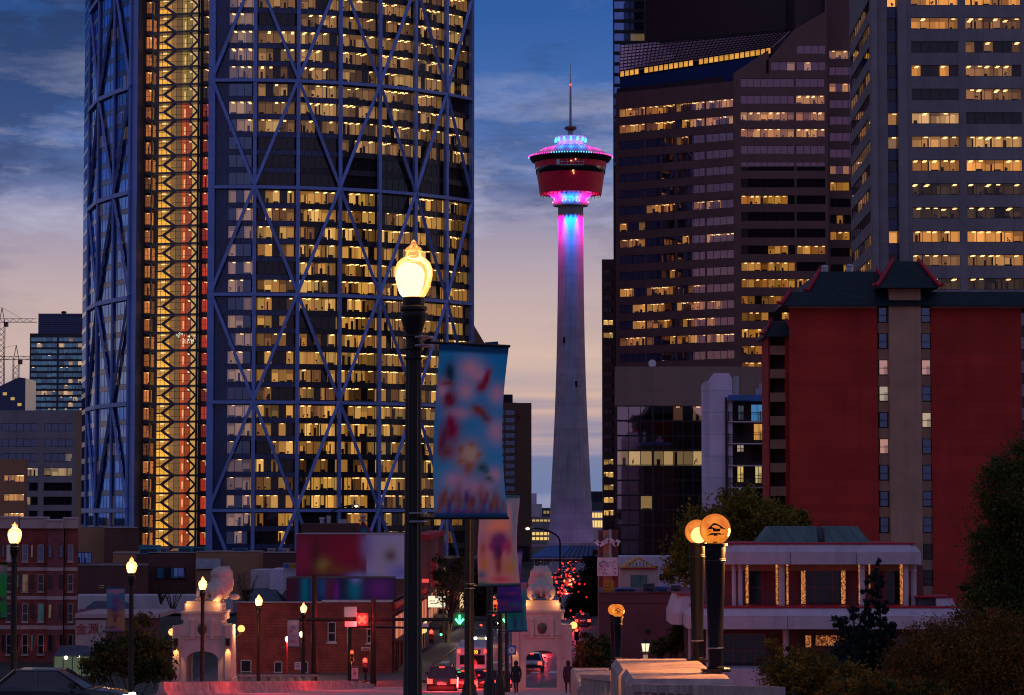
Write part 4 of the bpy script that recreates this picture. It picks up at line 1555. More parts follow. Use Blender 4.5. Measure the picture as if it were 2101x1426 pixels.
# narrow brown slab beside the brown tower
DN = 720.0
nar = thing('office_slab', 'narrow brown slab of stacked small windows between observation tower and brown granite tower', 'building', (X(1249, DN), DN, 0))
nf = Fr((X(1236, DN), DN), (X(1263, DN), DN))
mb = MB()
mb.sbox(1236.3, 1263, DN + 2.4, DN + 30, -0.3, Z(532, DN), 'brown_granite_dark')
mb.build('core', nar)
ws = Windows(nar)
LN = {656: 1, 683: .5, 940: .6, 966: 1, 992: .4, 1018: 1, 1044: 1}
rows_ = [(Z(y + 12, DN), Z(y, DN)) for y in [552 + 26 * i for i in range(0, 21)]]
strip_facade(nar, ws, nf, [(0.35, 2.95)], rows_, -0.3, Z(532, DN), 'brown_granite', lambda r, s, n: [sc3((0.9, 0.55, 0.13), (1 if r in (4, 16, 18, 19) else 0.5))] * n if r in (4, 5, 15, 16, 17, 18, 19) else [None] * n, pane=1.3, depth=2.0)
ws.done()
# concrete slab left of the observation tower
DC = 740.0
con = thing('office_slab', 'brown concrete slab with stacked balcony windows standing left of the observation tower', 'building', (X(1060, DC), DC, 0))
cf2 = Fr((X(1020, DC), DC), (X(1059, DC), DC))
mb = MB()
mb.box(X(1059, DC), X(1090.5, DC), DC - 1.2, DC + 30, -0.3, Z(827, DC), 'tan_stucco')
mb.box(X(1020, DC), X(1059, DC) - 0.02, DC + 2.5, DC + 28, -0.3, Z(826, DC), 'dark_core')
mb.box(X(1020, DC), X(1052, DC), DC + 4, DC + 20, Z(826, DC), Z(808, DC), 'slate_roof')
mb.build('core', con)
ws = Windows(con)
rows_ = [(Z(y + 11, DC), Z(y, DC)) for y in [841 + 15.6 * i for i in range(0, 19)]]
strip_facade(con, ws, cf2, [(cf2.a(1026, 900), cf2.a(1035, 900)), (cf2.a(1037, 900), cf2.L - 0.4)], rows_, -0.3, Z(826, DC), 'tan_stucco', lambda r, s, n: [None] * n, glass='glass_sky', pane=1.5, depth=2.0)
ws.done()
mb = MB()
mb.bar((X(1063.5, DC), DC - 1.3, Z(862, DC)), (X(1063.5, DC), DC - 1.3, Z(848, DC)), 0.4, 0.15, 'red_paint', up=(0, -1, 0))
mb.build('sign_panel', con)
# slanted roofed building peeping out behind the curved tower
wedge = thing('office_building', 'brown building with sloping top peeping out behind curved tower edge', 'building', (X(1000, 800), 800, 0))
mb = MB()
wfz = Fr((X(950, 800), 800), (X(1030, 800), 800))
mb.fprism([(0, -0.3), (wfz.L, -0.3), (wfz.L, Z(722, 800)), (wfz.a(1005, 710), Z(722, 800)), (wfz.a(968, 660), Z(660, 800)), (0, Z(640, 800))], wfz, 0, 20, 'tan_stucco')
mb.build('wall', wedge)
mb = MB()
mb.fprism([(wfz.a(990, 700), Z(722, 800)), (wfz.a(1024, 715), Z(722, 800)), (wfz.a(1022, 701), Z(701, 800)), (wfz.a(995, 701), Z(703, 800))], wfz, -1.5, 6, 'blue_roof')
mb.build('roof_hood', wedge)
# small far blocks either side of the shaft
for i, (p0, p1, y0, d, m, lab, rows) in enumerate((
        (1088, 1136, 1060, 1180, 'grey_concrete', 'low grey parking structure with lit levels left of the observation tower foot', [(1092, 1098, 1), (1102, 1108, 1), (1066, 1070, 0.6)]),
        (1092, 1112, 1034, 1300, 'white_wall', 'small white roof block above lit parking levels left of the tower', []),
        (1112, 1150, 1042, 1340, 'slate_roof', 'dark flat block touching the left side of the tower shaft', [(1048, 1054, 0.3)]),
        (1090, 1101, 1012, 1400, 'lavender_stucco', 'slim lavender block farthest behind, left of the tower shaft', []),
        (1205, 1240, 1048, 1250, 'white_wall', 'pale block with two lit windows right of the tower foot', [(1052, 1062, 1.2), (1068, 1082, 1.2)]),
        (1208, 1238, 1008, 1420, 'slate_roof', 'far blue block with rail on top right of the tower', [(1010, 1030, 0.0)]))):
    r = thing('city_block', lab, 'building', (X((p0 + p1) / 2, d), d, 0))
    fr = Fr((X(p0, d), d), (X(p1, d), d))
    mb = MB()
    mb.box(fr.A.x, fr.A.x + fr.L, d, d + 20, -0.3, Z(y0, d), m)
    mb.build('wall', r)
    for (a, b_, k) in rows:
        wb = MB()
        n = 5
        for q in range(n):
            wb.fbox(fr, fr.L * (0.08 + 0.17 * q), fr.L * (0.21 + 0.17 * q), Z(b_, d), Z(a, d), -0.1, 0.1, 'room' if k else 'glass_sky', sc3((0.9, 0.6, 0.2), k or 1))
        wb.build('window', r)

# ------------------------------------------------------------------ left background
DO = 540.0
off = thing('office_block', 'grey concrete office block with deep balcony bands left of the curved tower', 'building', (X(80, DO), DO, 0))
of = Fr((X(-120, DO), DO), (X(155, DO), DO))
mb = MB()
mb.box(of.A.x, of.A.x + of.L - 0.5, DO + 3.4, DO + 7.5, -0.3, Z(842, DO), 'dark_core')
mb.box(X(155.5, DO) - 0.4, X(155.5, DO), DO + 0.02, DO + 7.6, -0.3, Z(842, DO), 'tan_concrete')
mb.box(of.A.x, of.A.x + of.L, DO, DO + 3.4, Z(868, DO), Z(842, DO), 'grey_concrete')
mb.build('core', off)
ws = Windows(off)
ry = [868, 900, 930, 960, 990, 1019, 1048]
LO = {0: (0, 0.0), 3: (0.5, 0.9), 5: (0.2, 0.25)}


def litO(ri, si, n):
    k = {3: 0.85, 5: 0.4, 2: 0.05}.get(ri, 0.02)
    return [(0.55, 0.36, 0.16) if rnd.random() < k else None for _ in range(n)]


a_ = lambda px: of.a(px, 950)
strip_facade(off, ws, of, [(a_(-110), a_(-10)), (a_(2), a_(78)), (a_(90), a_(148))], [(Z(y + 17, DO), Z(y, DO)) for y in ry], -0.3, Z(868, DO), 'grey_concrete', litO, glass='glass_sky', pane=1.6, depth=3.0, fix=0.4)
ws.done()
# tan office nearer, at the frame edge
D2 = 470.0
o2 = thing('office_block', 'small tan office block with two rows of glowing windows above brick flats', 'building', (X(20, D2), D2, 0))
f2 = Fr((X(-150, D2), D2), (X(52, D2), D2))
mb = MB()
mb.sbox(-150, 51, D2 + 2.6, D2 + 20, -0.3, Z(942, D2), 'dark_core', 980)
mb.build('core', o2)
ws = Windows(o2)
strip_facade(o2, ws, f2, [(0.5, f2.a(-4, 980)), (f2.a(8, 980), f2.a(52, 980) - 0.2)], [(Z(989, D2), Z(974, D2)), (Z(1028, D2), Z(1013, D2)), (Z(1066, D2), Z(1052, D2))], -0.3, Z(942, D2), 'tan_wall', lambda r, s, n: [(0.75, 0.36, 0.08) if rnd.random() < 0.8 else None for _ in range(n)], pane=1.0, depth=2.2, fix=0.6)
ws.done()
# teal residential tower with a blue top
D3 = 1200.0
t3 = thing('apartment_tower', 'far teal glass apartment tower with a dark blue louvred crown', 'tower', (X(115, D3), D3, 0))
f3 = Fr((X(59, D3), D3), (X(178, D3), D3))
mb = MB()
mb.box(f3.A.x, f3.A.x + f3.L, D3 + 2.2, D3 + 40, -0.3, Z(684, D3), 'dark_core')
mb.build('core', t3)
mb = MB()
for i in range(9):
    y = 643 + 4.6 * i
    mb.box(X(75, D3), X(178, D3), D3 + 1, D3 + 30, Z(y + 3.8, D3), Z(y, D3), 'blue_spandrel')
mb.box(X(76, D3), X(178, D3), D3 + 2, D3 + 29, Z(684, D3), Z(644, D3), 'dark_slab')
mb.build('crown', t3)
ws = Windows(t3)
hot = {(0, 0), (0, 1), (1, 0), (4, 1), (7, 1), (9, 0), (9, 1)}
strip_facade(t3, ws, f3, [(0.5, f3.L * 0.47), (f3.L * 0.5, f3.L - 0.4)], [(Z(y + 8.6, D3), Z(y, D3)) for y in [692 + 12.2 * i for i in range(18)]], -0.3, Z(684, D3), 'dark_slab',
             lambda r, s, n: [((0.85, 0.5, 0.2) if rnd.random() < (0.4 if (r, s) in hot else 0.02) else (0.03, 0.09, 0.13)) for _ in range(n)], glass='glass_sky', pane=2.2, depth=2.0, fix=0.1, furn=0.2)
ws.done()
mb = MB()
q = P(131, 641, D3 + 5)
mb.ball((q.x, q.y, q.z), 1.3, 'black_plastic', 10, 0.5)
mb.tube([(q.x, q.y, q.z - 2), (q.x, q.y, q.z)], 0.3, 'black_plastic', 6)
tag(mb.build('satellite_dish'), 'dark dish on the crown of the far teal tower', 'dish')
# glass wedge
D4 = 900.0
w4 = thing('office_building', 'low teal glass building with a slanting roof line at the far left', 'building', (X(20, D4), D4, 0))
f4 = Fr((X(-60, D4), D4), (X(55, D4), D4))
mb = MB()
mb.fprism([(0, -0.3), (f4.a(52, 800), -0.3), (f4.a(52, 800), Z(776, D4)), (f4.a(38, 800), Z(774, D4)), (f4.a(0, 800), Z(792, D4)), (0, Z(800, D4))], f4, 0, 20, 'blue_spandrel')
mb.build('wall', w4)
for px, py in ((10, 808), (40, 830), (26, 818)):
    wb = MB()
    wb.fbox(f4, f4.a(px - 4, py), f4.a(px + 4, py), Z(py + 3, D4), Z(py - 3, D4), -0.1, 0.1, 'room', (0.5, 0.32, 0.1))
    wb.build('window', w4)
# tower cranes
for cx, base_y, jib_y, j0, j1, lab in ((3, 800, 661, -160, 75, 'taller tower crane whose long jib reaches the teal tower'), (33, 800, 738, -110, 66, 'shorter distant tower crane between crane mast and teal tower')):
    d = 1500.0
    c = thing('tower_crane', lab, 'crane', (X(cx, d), d, 0), 'tower cranes')
    mb = MB()
    w = 1.5
    zb, zj = -0.3, Z(jib_y, d)
    x = X(cx, d, 750)
    for sxx in (-w, w):
        for sy in (-w, w):
            mb.bar((x + sxx, d + sy, zb), (x + sxx, d + sy, zj), 0.34, 0.34, 'maroon_paint')
    z = zb + (zj - zb) * 0.45
    s = 1
    while z < zj - 3:
        mb.bar((x - w * s, d - w, z), (x + w * s, d - w, z + 3), 0.22, 0.22, 'maroon_paint')
        mb.bar((x + w * s, d - w - 0.3, z), (x - w * s, d - w - 0.3, z + 3), 0.22, 0.22, 'maroon_paint')
        z += 3
    mb.build('mast', c)
    mb = MB()
    xa, xb_ = X(j0, d, jib_y), X(j1, d, jib_y)
    for dz, sy in ((0, -0.8), (0, 0.8), (1.9, 0)):
        mb.bar((xa, d + sy, zj + dz), (xb_, d + sy, zj + dz), 0.3, 0.3, 'maroon_paint')
    k = int((xb_ - xa) / 1.9)
    for i in range(k):
        u0, u1 = xa + i * 1.9, xa + (i + 1) * 1.9
        mb.bar((u0, d - 0.8, zj + (1.9 if i % 2 else 0)), (u1, d - 0.8, zj + (0 if i % 2 else 1.9)), 0.2, 0.2, 'maroon_paint')
    mb.build('jib', c)
    mb = MB()
    apex = Vector((x, d, zj + (X(1050 + 30, d) - X(1050, d))))
    for sxx in (-w, w):
        mb.bar((x + sxx, d, zj), apex, 0.35, 0.35, 'maroon_paint')
    mb.bar(apex, (xb_ - 8, d, zj + 1.9), 0.14, 0.14, 'maroon_paint')
    mb.bar(apex, (xa + 8, d, zj + 1.9), 0.14, 0.14, 'maroon_paint')
    mb.build('apex_tie', c)
    mb = MB()
    mb.box(x + 1.6, x + 3.6, d - 1.2, d + 1, zj - 2.6, zj - 0.2, 'maroon_paint')
    mb.build('cab', c)

# ------------------------------------------------------------------ brick flats, lower left
DF = 285.0
flat = thing('apartment_block', 'four storey red brick flats with cream bands and uplit pilasters', 'building', (X(60, DF), DF, -3.4))
zf = lambda py: Z(py, DF)
xf = lambda px: X(px, DF, 1200)
SECT = [(-90, 41, 0.0, 'red_brick'), (41, 100, 0.0, 'red_brick'), (100, 133, 0.9, 'rose_brick'), (133, 160, 0.3, 'red_brick')]
mb, cb = MB(), MB()
for i, (p0, p1, pr, m) in enumerate(SECT):
    x0, x1 = xf(p0) + 0.005, xf(p1) - 0.005
    mb.prism([(x0, DF - pr), (x1, DF - pr), (x1 * (DF + 12) / DF, DF + 12), (x0 * (DF + 12) / DF, DF + 12)], -3.4, zf(1078 if i != 3 else 1076), m)
    for y0, y1 in ((1164, 1171), (1223, 1230), (1283, 1291)):
        cb.box(x0 + 0.01, x1 - 0.01, DF - pr - 0.06, DF - pr, zf(y1), zf(y0), 'cream_band')
    top = (1062, 1063, 1068, 1064)[i]
    cb.box(x0 - 0.1, x1 - 0.02, DF - pr - 0.4, DF + 0.4, zf(1084), zf(top), 'cream_band')
    cb.box(x0 - 0.15, x1 - 0.03, DF - pr - 0.55, DF + 0.5, zf(top) + 0.005, zf(top - 3), 'white_wall')
mb.build('wall', flat)
cb.build('cornice', flat)
ROWW = [(1118, 1151), (1179, 1213), (1239, 1275), (1302, 1342)]
for r, (ya, yb) in enumerate(ROWW):
    for px, w, pr, lab in ((7, 5, 0, 0), (20, 12, 0, 1), (37, 4, 0, 0), (52, 11, 0, 1), (66, 5, 0, 0), (84, 11, 0, 1), (103, 7, 0.9, 0), (126, 7, 0.9, 0), (145, 10, 0.3, 1), (-20, 11, 0, 1), (-40, 11, 0, 1)):
        fr = Fr((xf(-90), DF - pr), (xf(160), DF - pr))
        cold = rnd.random()
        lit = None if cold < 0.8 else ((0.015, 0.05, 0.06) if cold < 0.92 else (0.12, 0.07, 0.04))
        simple_win(fr, fr.a(px, ya), zf(yb - (0 if w > 8 else 7)), w * DF / F, zf(ya) - zf(yb - (0 if w > 8 else 7)), flat, lit, glass='glass_sky' if r == 0 else 'glass_dark', frame='cream_band' if w > 8 else 'brown_wall', rail=w > 8, sill='cream_band' if w > 8 else None)
for px in (39, 66, 94, 128):
    pr = 1.0 if px > 99 else 0.15
    lamp('pilaster_uplight', (xf(px), DF - pr - 0.35, zf(1356)), (1.0, 0.25, 0.1), 60, flat, 'SPOT', 0.05, (xf(px), DF - pr + 0.1, zf(1300)), 40, 0.9)
mb = MB()
kq = P(155, 1345, 262)
mb.prism([(kq.x - 2.1, kq.y), (kq.x + 2.4, kq.y), (kq.x + 2.4, kq.y + 3), (kq.x - 2.1, kq.y + 3)], kq.z - 0.1, kq.z + 0.9, 'slate_roof', top=[(kq.x - 1.8, kq.y + 1.4), (kq.x + 0.9, kq.y + 1.4), (kq.x + 0.9, kq.y + 1.6), (kq.x - 1.8, kq.y + 1.6)])
mb.box(kq.x - 2.1, kq.x + 2.4, kq.y + 0.1, kq.y + 2.9, -3.4, kq.z - 0.12, 'room', (0.07, 0.085, 0.055))
for i in range(6):
    x = kq.x - 2.1 + 4.5 * i / 5
    mb.bar((x, kq.y, -3.4), (x, kq.y, kq.z), 0.1, 0.1, 'green_copper')
mb.ball((kq.x - 0.9, kq.y - 0.15, kq.z - 0.2), 0.18, 'lamp_white', 8)
mb.ball((kq.x + 0.3, kq.y - 0.15, kq.z - 0.1), 0.12, 'lamp_white', 8)
tag(mb.build('greenhouse_entrance'), 'small lit glass entrance kiosk at foot of the brick flats', 'kiosk')

# rose wall with red characters
DW = 268.0
rw = thing('shop_building', 'low building with rose wall bearing two red Chinese characters', 'building', (X(200, DW), DW, -3.3))
mb = MB()
mb.sbox(157, 330, DW, DW + 14, -3.4, Z(1260, DW), 'maroon_stucco')
mb.box(X(157, DW) + 0.05, X(330, DW) - 0.05, DW - 0.25, DW + 14, Z(1268, DW), Z(1260, DW) + 0.02, 'cream_band')
mb.build('wall', rw)
mb = MB()
mb.box(X(157, DW) + 0.1, X(222, DW), DW - 0.12, DW, Z(1350, DW), Z(1272, DW), 'rose_panel' if 'rose_panel' in MATS else 'cream_band')
mb.build('sign_wall', rw)


def text(name, s, loc, size, m, parent=None, ext=0.02, rz_=0.0, align='CENTER'):
    cu = bpy.data.curves.new(name, 'FONT')
    cu.body = s
    cu.size = size
    cu.extrude = ext
    cu.align_x = align
    cu.align_y = 'CENTER'
    cu.materials.append(MATS[m])
    o = bpy.data.objects.new(name, cu)
    COL.objects.link(o)
    off_ = Vector((0, 0, 0))
    q = parent
    while q:
        off_ += q.location
        q = q.parent
    bpy.context.view_layer.update()
    me = bpy.data.meshes.new_from_object(o.evaluated_get(bpy.context.evaluated_depsgraph_get()))
    bpy.data.objects.remove(o)
    o = bpy.data.objects.new(name, me)
    COL.objects.link(o)
    o.parent = parent
    o.location = Vector(loc) - off_
    o.rotation_euler = (math.pi / 2, 0, rz_)
    return o


text('lettering', '金', (X(171, DW), DW - 0.16, Z(1292, DW)), 1.15, 'red_paint', rw, 0.03)
text('lettering', '源', (X(195, DW), DW - 0.16, Z(1291, DW)), 1.15, 'red_paint', rw, 0.03)

# tan commercial roofs in the middle distance
tc_ = thing('commercial_building', 'rambling tan and brown flat roofed commercial building below the curved tower', 'building', (X(400, 430), 430, 0))
mb = MB()
for (p0, p1, y0, d, dep, m) in ((158, 266, 1082, 462, 20, 'tan_wall'), (214, 282, 1083, 455, 6, 'brown_wall'), (232, 312, 1135, 420, 20, 'tan_wall'), (160, 305, 1160, 385, 20, 'brown_wall'),
                                (305, 402, 1134, 400, 14, 'brown_wall'), (402, 540, 1132, 398, 14, 'tan_wall'), (540, 640, 1134, 396, 14, 'brown_wall'), (280, 640, 1136, 415, 30, 'brown_wall')):
    x0, x1 = X(p0, d, 1120), X(p1, d, 1120)
    mb.sbox(p0, p1, d, d + dep, -0.3, Z(y0, d), m, 1120)
    mb.box(x0, x1, d - 0.1, d + 0.3, Z(y0, d) + 0.005, Z(y0 - 1.6, d), 'pale_metal')
mb.build('wall', tc_)
for (p0, p1, y0, y1, d) in ((163, 190, 1133, 1156, 384.9), (324, 382, 1164, 1187, 399.9)):
    fr = Fr((X(p0, d), d), (X(p1, d), d))
    wb = MB()
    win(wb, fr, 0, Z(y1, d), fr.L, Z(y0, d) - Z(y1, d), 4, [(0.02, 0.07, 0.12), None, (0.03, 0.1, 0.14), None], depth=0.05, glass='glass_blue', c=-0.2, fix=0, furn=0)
    wb.build('window', tc_)
mb = MB()
mb.box(X(404, 397.8), X(455, 397.8), 397.5, 397.9, Z(1167, 397.8), Z(1146, 397.8), 'pale_metal')
mb.build('louvre_panel', tc_)
hv = [(283, 323, 1119, 1137, 398, 'teal_metal', 'big turquoise roof unit nearest the stair slot base'), (364, 392, 1121, 1136, 402, 'teal_metal', 'square turquoise roof unit in the middle of the tan roof'),
      (393, 420, 1123, 1136, 404, 'teal_metal', 'low turquoise roof unit beside the square one'), (476, 503, 1125, 1134, 401, 'teal_metal', 'small turquoise roof unit near the diagonal brace foot'),
      (326, 342, 1124, 1136, 403, 'pale_metal', 'grey roof vent box between turquoise units'), (548, 562, 1126, 1134, 400, 'pale_metal', 'white roof vent near the red mural end'), (578, 590, 1126, 1134, 400, 'pale_metal', 'last pale roof vent beside the mural')]
for p0, p1, y0, y1, d, m, lab in hv:
    mb = MB()
    mb.box(X(p0, d), X(p1, d), d + 2, d + 4.2, Z(y1, d), Z(y0 + 2, d), m, ch=0.15)
    mb.box(X(p0, d) - 0.08, X(p1, d) + 0.08, d + 1.9, d + 4.3, Z(y0 + 2, d) + 0.004, Z(y0, d), m)
    for k in range(4):
        mb.box(X(p0, d) + 0.2, X(p1, d) - 0.2, d + 1.93, d + 2.0, Z(y1 - 3 - k * 2, d), Z(y1 - 4 - k * 2, d), 'frame_dark')
    tag(mb.build('roof_unit'), lab, 'roof unit', 'roof units on the tan building')
# white walls and grey roofs in front of it
wh = thing('low_building', 'white walled low building with grey pitched roofs behind the lion pavilion', 'building', (X(560, 330), 330, 0))
mb = MB()
mb.box(X(516, 338), X(556, 338), 338, 348, -0.3, Z(1170, 338), 'white_wall')
mb.box(X(556, 338), X(612, 338), 337.5, 348, -0.3, Z(1168, 338), 'lavender_stucco')
mb.box(X(150, 345), X(480, 345), 345, 352, -0.3, Z(1222, 345), 'white_wall')
mb.build('wall', wh)
mb = MB()
mb = None
for (p0, p1, y0, y1, d) in ((490, 585, 1244, 1212, 300), (160, 270, 1262, 1236, 300), (556, 640, 1248, 1214, 306)):
    mb = MB()
    mb.prism([(X(p0, d), d), (X(p1, d), d), (X(p1, d), d + 9), (X(p0, d), d + 9)], Z(y0, d), Z(y1, d), 'slate_roof', top=[(X(p0 + 25, d), d + 4), (X(p1 - 25, d), d + 4), (X(p1 - 25, d), d + 5), (X(p0 + 25, d), d + 5)])
    mb.box(X(p0, d) + 0.5, X(p1, d) - 0.5, d + 0.6, d + 8.4, -0.3, Z(y0, d), 'dark_brick')
    mb.build('roof', wh)
mb = MB()
mb.box(X(583, 337.4), X(609, 337.4), 337.2, 337.45, Z(1167, 337.4), Z(1155, 337.4), 'white_wall')
mb.box(X(585, 337.4), X(594, 337.4), 337.1, 337.19, Z(1165.5, 337.4), Z(1156.5, 337.4), 'blue_sign')
mb.box(X(594, 337.4), X(607, 337.4), 337.1, 337.19, Z(1165.5, 337.4), Z(1156.5, 337.4), 'gold')
mb.build('sign_board', wh)
mb = MB()
mb.bar(P(500, 1228, 326), P(556, 1226, 326), 5.5, 0.2, 'slate_roof', up=(0.0, 0.45, 1))
mb.bar(P(505, 1240, 326), P(505, 1220, 327), 0.2, 0.2, 'steel')
mb.bar(P(545, 1240, 326), P(545, 1220, 327), 0.2, 0.2, 'steel')
tag(mb.build('billboard'), 'dark tilted billboard back above the roofs beside the white wall', 'billboard')


# ------------------------------------------------------------------ painted panels
def blend(u, v, base, blobs):
    c = base(u, v) if callable(base) else base
    for bl__ in blobs:
        bu, bv, ru, rv, col = bl__[:5]
        du, dv = u - bu, (v - bv)
        if len(bl__) > 5:        # a turned, crisp edged shape
            a_r = math.radians(bl__[5])
            du, dv = du * math.cos(a_r) + dv * 2.2 * math.sin(a_r), (-du * math.sin(a_r) + dv * 2.2 * math.cos(a_r)) / 2.2
            w = math.exp(-min(50, ((du / ru) ** 2 + (dv / rv) ** 2) ** 2.5))
        else:
            w = math.exp(-((du / ru) ** 2 + (dv / rv) ** 2) * 1.6)
        c = tuple(a + (b_ - a) * w for a, b_ in zip(c, col))
    return c


def printed(mb, fn, colf, nu, nv, m='print'):
    """fn(u, v) -> point; colf(u, v) -> colour; both sides see the same sheet"""
    ps = [[fn(i / nu, j / nv) for i in range(nu + 1)] for j in range(nv + 1)]
    cs = [[colf(i / nu, j / nv) for i in range(nu + 1)] for j in range(nv + 1)]
    o = len(mb.v)
    k = mb._m(m)
    for r in ps:
        mb.v += [tuple(p) for p in r]
    for j in range(nv):
        for i in range(nu):
            mb.f.append((o + j * (nu + 1) + i, o + j * (nu + 1) + i + 1, o + (j + 1) * (nu + 1) + i + 1, o + (j + 1) * (nu + 1) + i))
            mb.mi.append(k)
            mb.t.append((cs[j][i], cs[j][i + 1], cs[j + 1][i + 1], cs[j + 1][i]))


DM = 300.0
mur = thing('mural_building', 'flat roofed building whose blank wall carries a big blurred red and lavender mural', 'building', (X(720, DM), DM, 0))
mb = MB()
mb.sbox(610, 842, DM + 0.1, DM + 22, -0.3, Z(1095, DM), 'brown_wall')
mb.build('wall', mur)
mb = MB()
c_ = lambda u, v: (0.34, 0.03, 0.055) if u < 0.62 else (0.6, 0.55, 0.8)
bl = [(0.05, 0.5, 0.1, 0.5, (0.26, 0.02, 0.05)), (0.17, 0.5, 0.04, 0.5, (0.08, 0.02, 0.02)), (0.45, 0.6, 0.2, 0.4, (0.24, 0.012, 0.03)), (0.24, 0.3, 0.08, 0.2, (0.3, 0.2, 0.03)), (0.35, 0.2, 0.16, 0.14, (0.2, 0.06, 0.02)),
      (0.62, 0.75, 0.07, 0.4, (0.22, 0.16, 0.32)), (0.82, 0.55, 0.14, 0.34, (0.3, 0.3, 0.28)), (0.83, 0.52, 0.07, 0.18, (0.14, 0.08, 0.09)), (0.74, 0.22, 0.06, 0.14, (0.34, 0.28, 0.34)), (0.3, 0.0, 0.5, 0.12, (0.01, 0.012, 0.04)), (0.55, 0.04, 0.12, 0.14, (0.2, 0.22, 0.42)), (0.92, 0.15, 0.14, 0.25, (0.14, 0.14, 0.38))]
mz0, mz1, mx0, mx1 = Z(1188, DM), Z(1096, DM), X(609, DM), X(842, DM)
bl = [(a_, b_, c__, d_, sc3(e_, 1.9)) for a_, b_, c__, d_, e_ in bl]
printed(mb, lambda u, v: (mx0 + (mx1 - mx0) * u, DM, mz0 + (mz1 - mz0) * v), lambda u, v: blend(u, v, c_, bl), 64, 26)
mb.build('mural', mur)
mb = MB()
mb.box(mx0 - 0.1, mx1, DM - 0.08, DM + 0.3, mz1 + 0.004, mz1 + 0.14, 'pale_metal')
mb.build('coping', mur)
DL = 222.0
low = thing('mural_building', 'low painted building with a strip of teal, red and purple mural panels', 'building', (X(720, DL), DL, 0))
mb = MB()
mb.sbox(589, 812, DL + 0.1, DL + 6, -0.3, Z(1186, DL), 'brown_wall')
mb.build('wall', low)
mb = MB()
b2 = [(0.02, 0.6, 0.11, 1, (0.08, 0.012, 0.02)), (0.17, 0.5, 0.045, 2, (0.0, 0.2, 0.2)), (0.25, 0.6, 0.03, 1, (0.03, 0.14, 0.4)), (0.33, 0.7, 0.06, 0.5, (0.02, 0.1, 0.2)), (0.4, 0.6, 0.05, 0.6, (0.16, 0.02, 0.04)), (0.46, 0.5, 0.03, 0.5, (0.2, 0.02, 0.2)),
      (0.63, 0.6, 0.08, 0.6, (0.0, 0.22, 0.22)), (0.64, 1.0, 0.06, 0.2, (0.25, 0.25, 0.45)), (0.85, 0.6, 0.16, 0.6, (0.16, 0.03, 0.15)), (0.6, 0.0, 0.5, 0.2, (0.03, 0.06, 0.14))]
lz0, lz1, lx0, lx1 = Z(1244, DL), Z(1187, DL), X(589, DL), X(812, DL)
b2 = [(a_, b_, c__, d_, sc3(e_, 2.2)) for a_, b_, c__, d_, e_ in b2]
printed(mb, lambda u, v: (lx0 + (lx1 - lx0) * u, DL, lz0 + (lz1 - lz0) * v), lambda u, v: blend(u, v, (0.05, 0.05, 0.12), b2), 64, 12)
mb.build('mural', low)
# turquoise gable with red edges and finial
DGb = 330.0
gab = thing('gable_roof_house', 'small turquoise gabled turret with red edges and ball finial behind the mural', 'building', (X(765, DGb), DGb, 0))
g0 = Fr((X(720, DGb), DGb), (X(810, DGb), DGb))
mb = MB()
mb.fprism([(g0.a(728, 1098), Z(1110, DGb)), (g0.a(770, 1098), Z(1110, DGb)), (g0.a(746, 1075) + 0.0, Z(1073, DGb))][0:2] + [(g0.a(745, 1073), Z(1072, DGb))], g0, 0, 4, 'teal_metal')
mb.build('gable', gab)
mb = MB()
for px in (728, 762):
    mb.bar((X(px if px == 728 else 764, DGb), DGb - 0.2, Z(1108 if px == 728 else 1096, DGb)), (X(745, DGb), DGb - 0.2, Z(1070, DGb)), 0.2, 0.25, 'red_trim', up=(0, -1, 0))
mb.build('ridge', gab)
mb = MB()
mb.lathe([(0.5, Z(1070, DGb)), (0.5, Z(1066, DGb)), (0.2, Z(1065, DGb)), (0.25, Z(1064, DGb)), (0.42, Z(1060, DGb)), (0.3, Z(1056, DGb)), (0.0, Z(1054.5, DGb))], 'cream_band', (X(745, DGb), DGb + 0.4), 12)
mb.build('finial', gab, True)
mb = MB()
mb.box(X(618, DGb), X(728, DGb), DGb + 1, DGb + 12, -0.3, Z(1074, DGb), 'brown_wall')
mb.box(X(700, DGb), X(800, DGb), DGb + 4, DGb + 12, -0.3, Z(1098, DGb), 'maroon_stucco')
mb.build('wall', gab)
for (p0, p1, y0, lab) in ((653, 663, 1062, 'cylindrical pale vent on brown roof above the mural'), (667, 675, 1059, 'grey box vent beside the cylindrical vent above mural'), (690, 710, 1066, 'pale blue flat roof unit near the turquoise gable')):
    mb = MB()
    if p1 - p0 == 10:
        mb.lathe([(0.28, Z(1074, DGb)), (0.28, Z(y0 + 3, DGb)), (0.4, Z(y0 + 3, DGb)), (0.36, Z(y0, DGb)), (0.05, Z(y0 - 0.6, DGb))], 'pale_metal', (X((p0 + p1) / 2, DGb), DGb + 3), 14)
    else:
        mb.box(X(p0, DGb), X(p1, DGb), DGb + 3, DGb + 4.5, Z(1074, DGb), Z(y0, DGb), 'pale_metal', ch=0.1)
        mb.box(X(p0, DGb) - 0.05, X(p1, DGb) + 0.05, DGb + 2.95, DGb + 4.55, Z(y0, DGb) + 0.003, Z(y0 - 0.8, DGb), 'pale_metal')
    tag(mb.build('roof_vent'), lab, 'roof vent', 'roof vents above the mural')


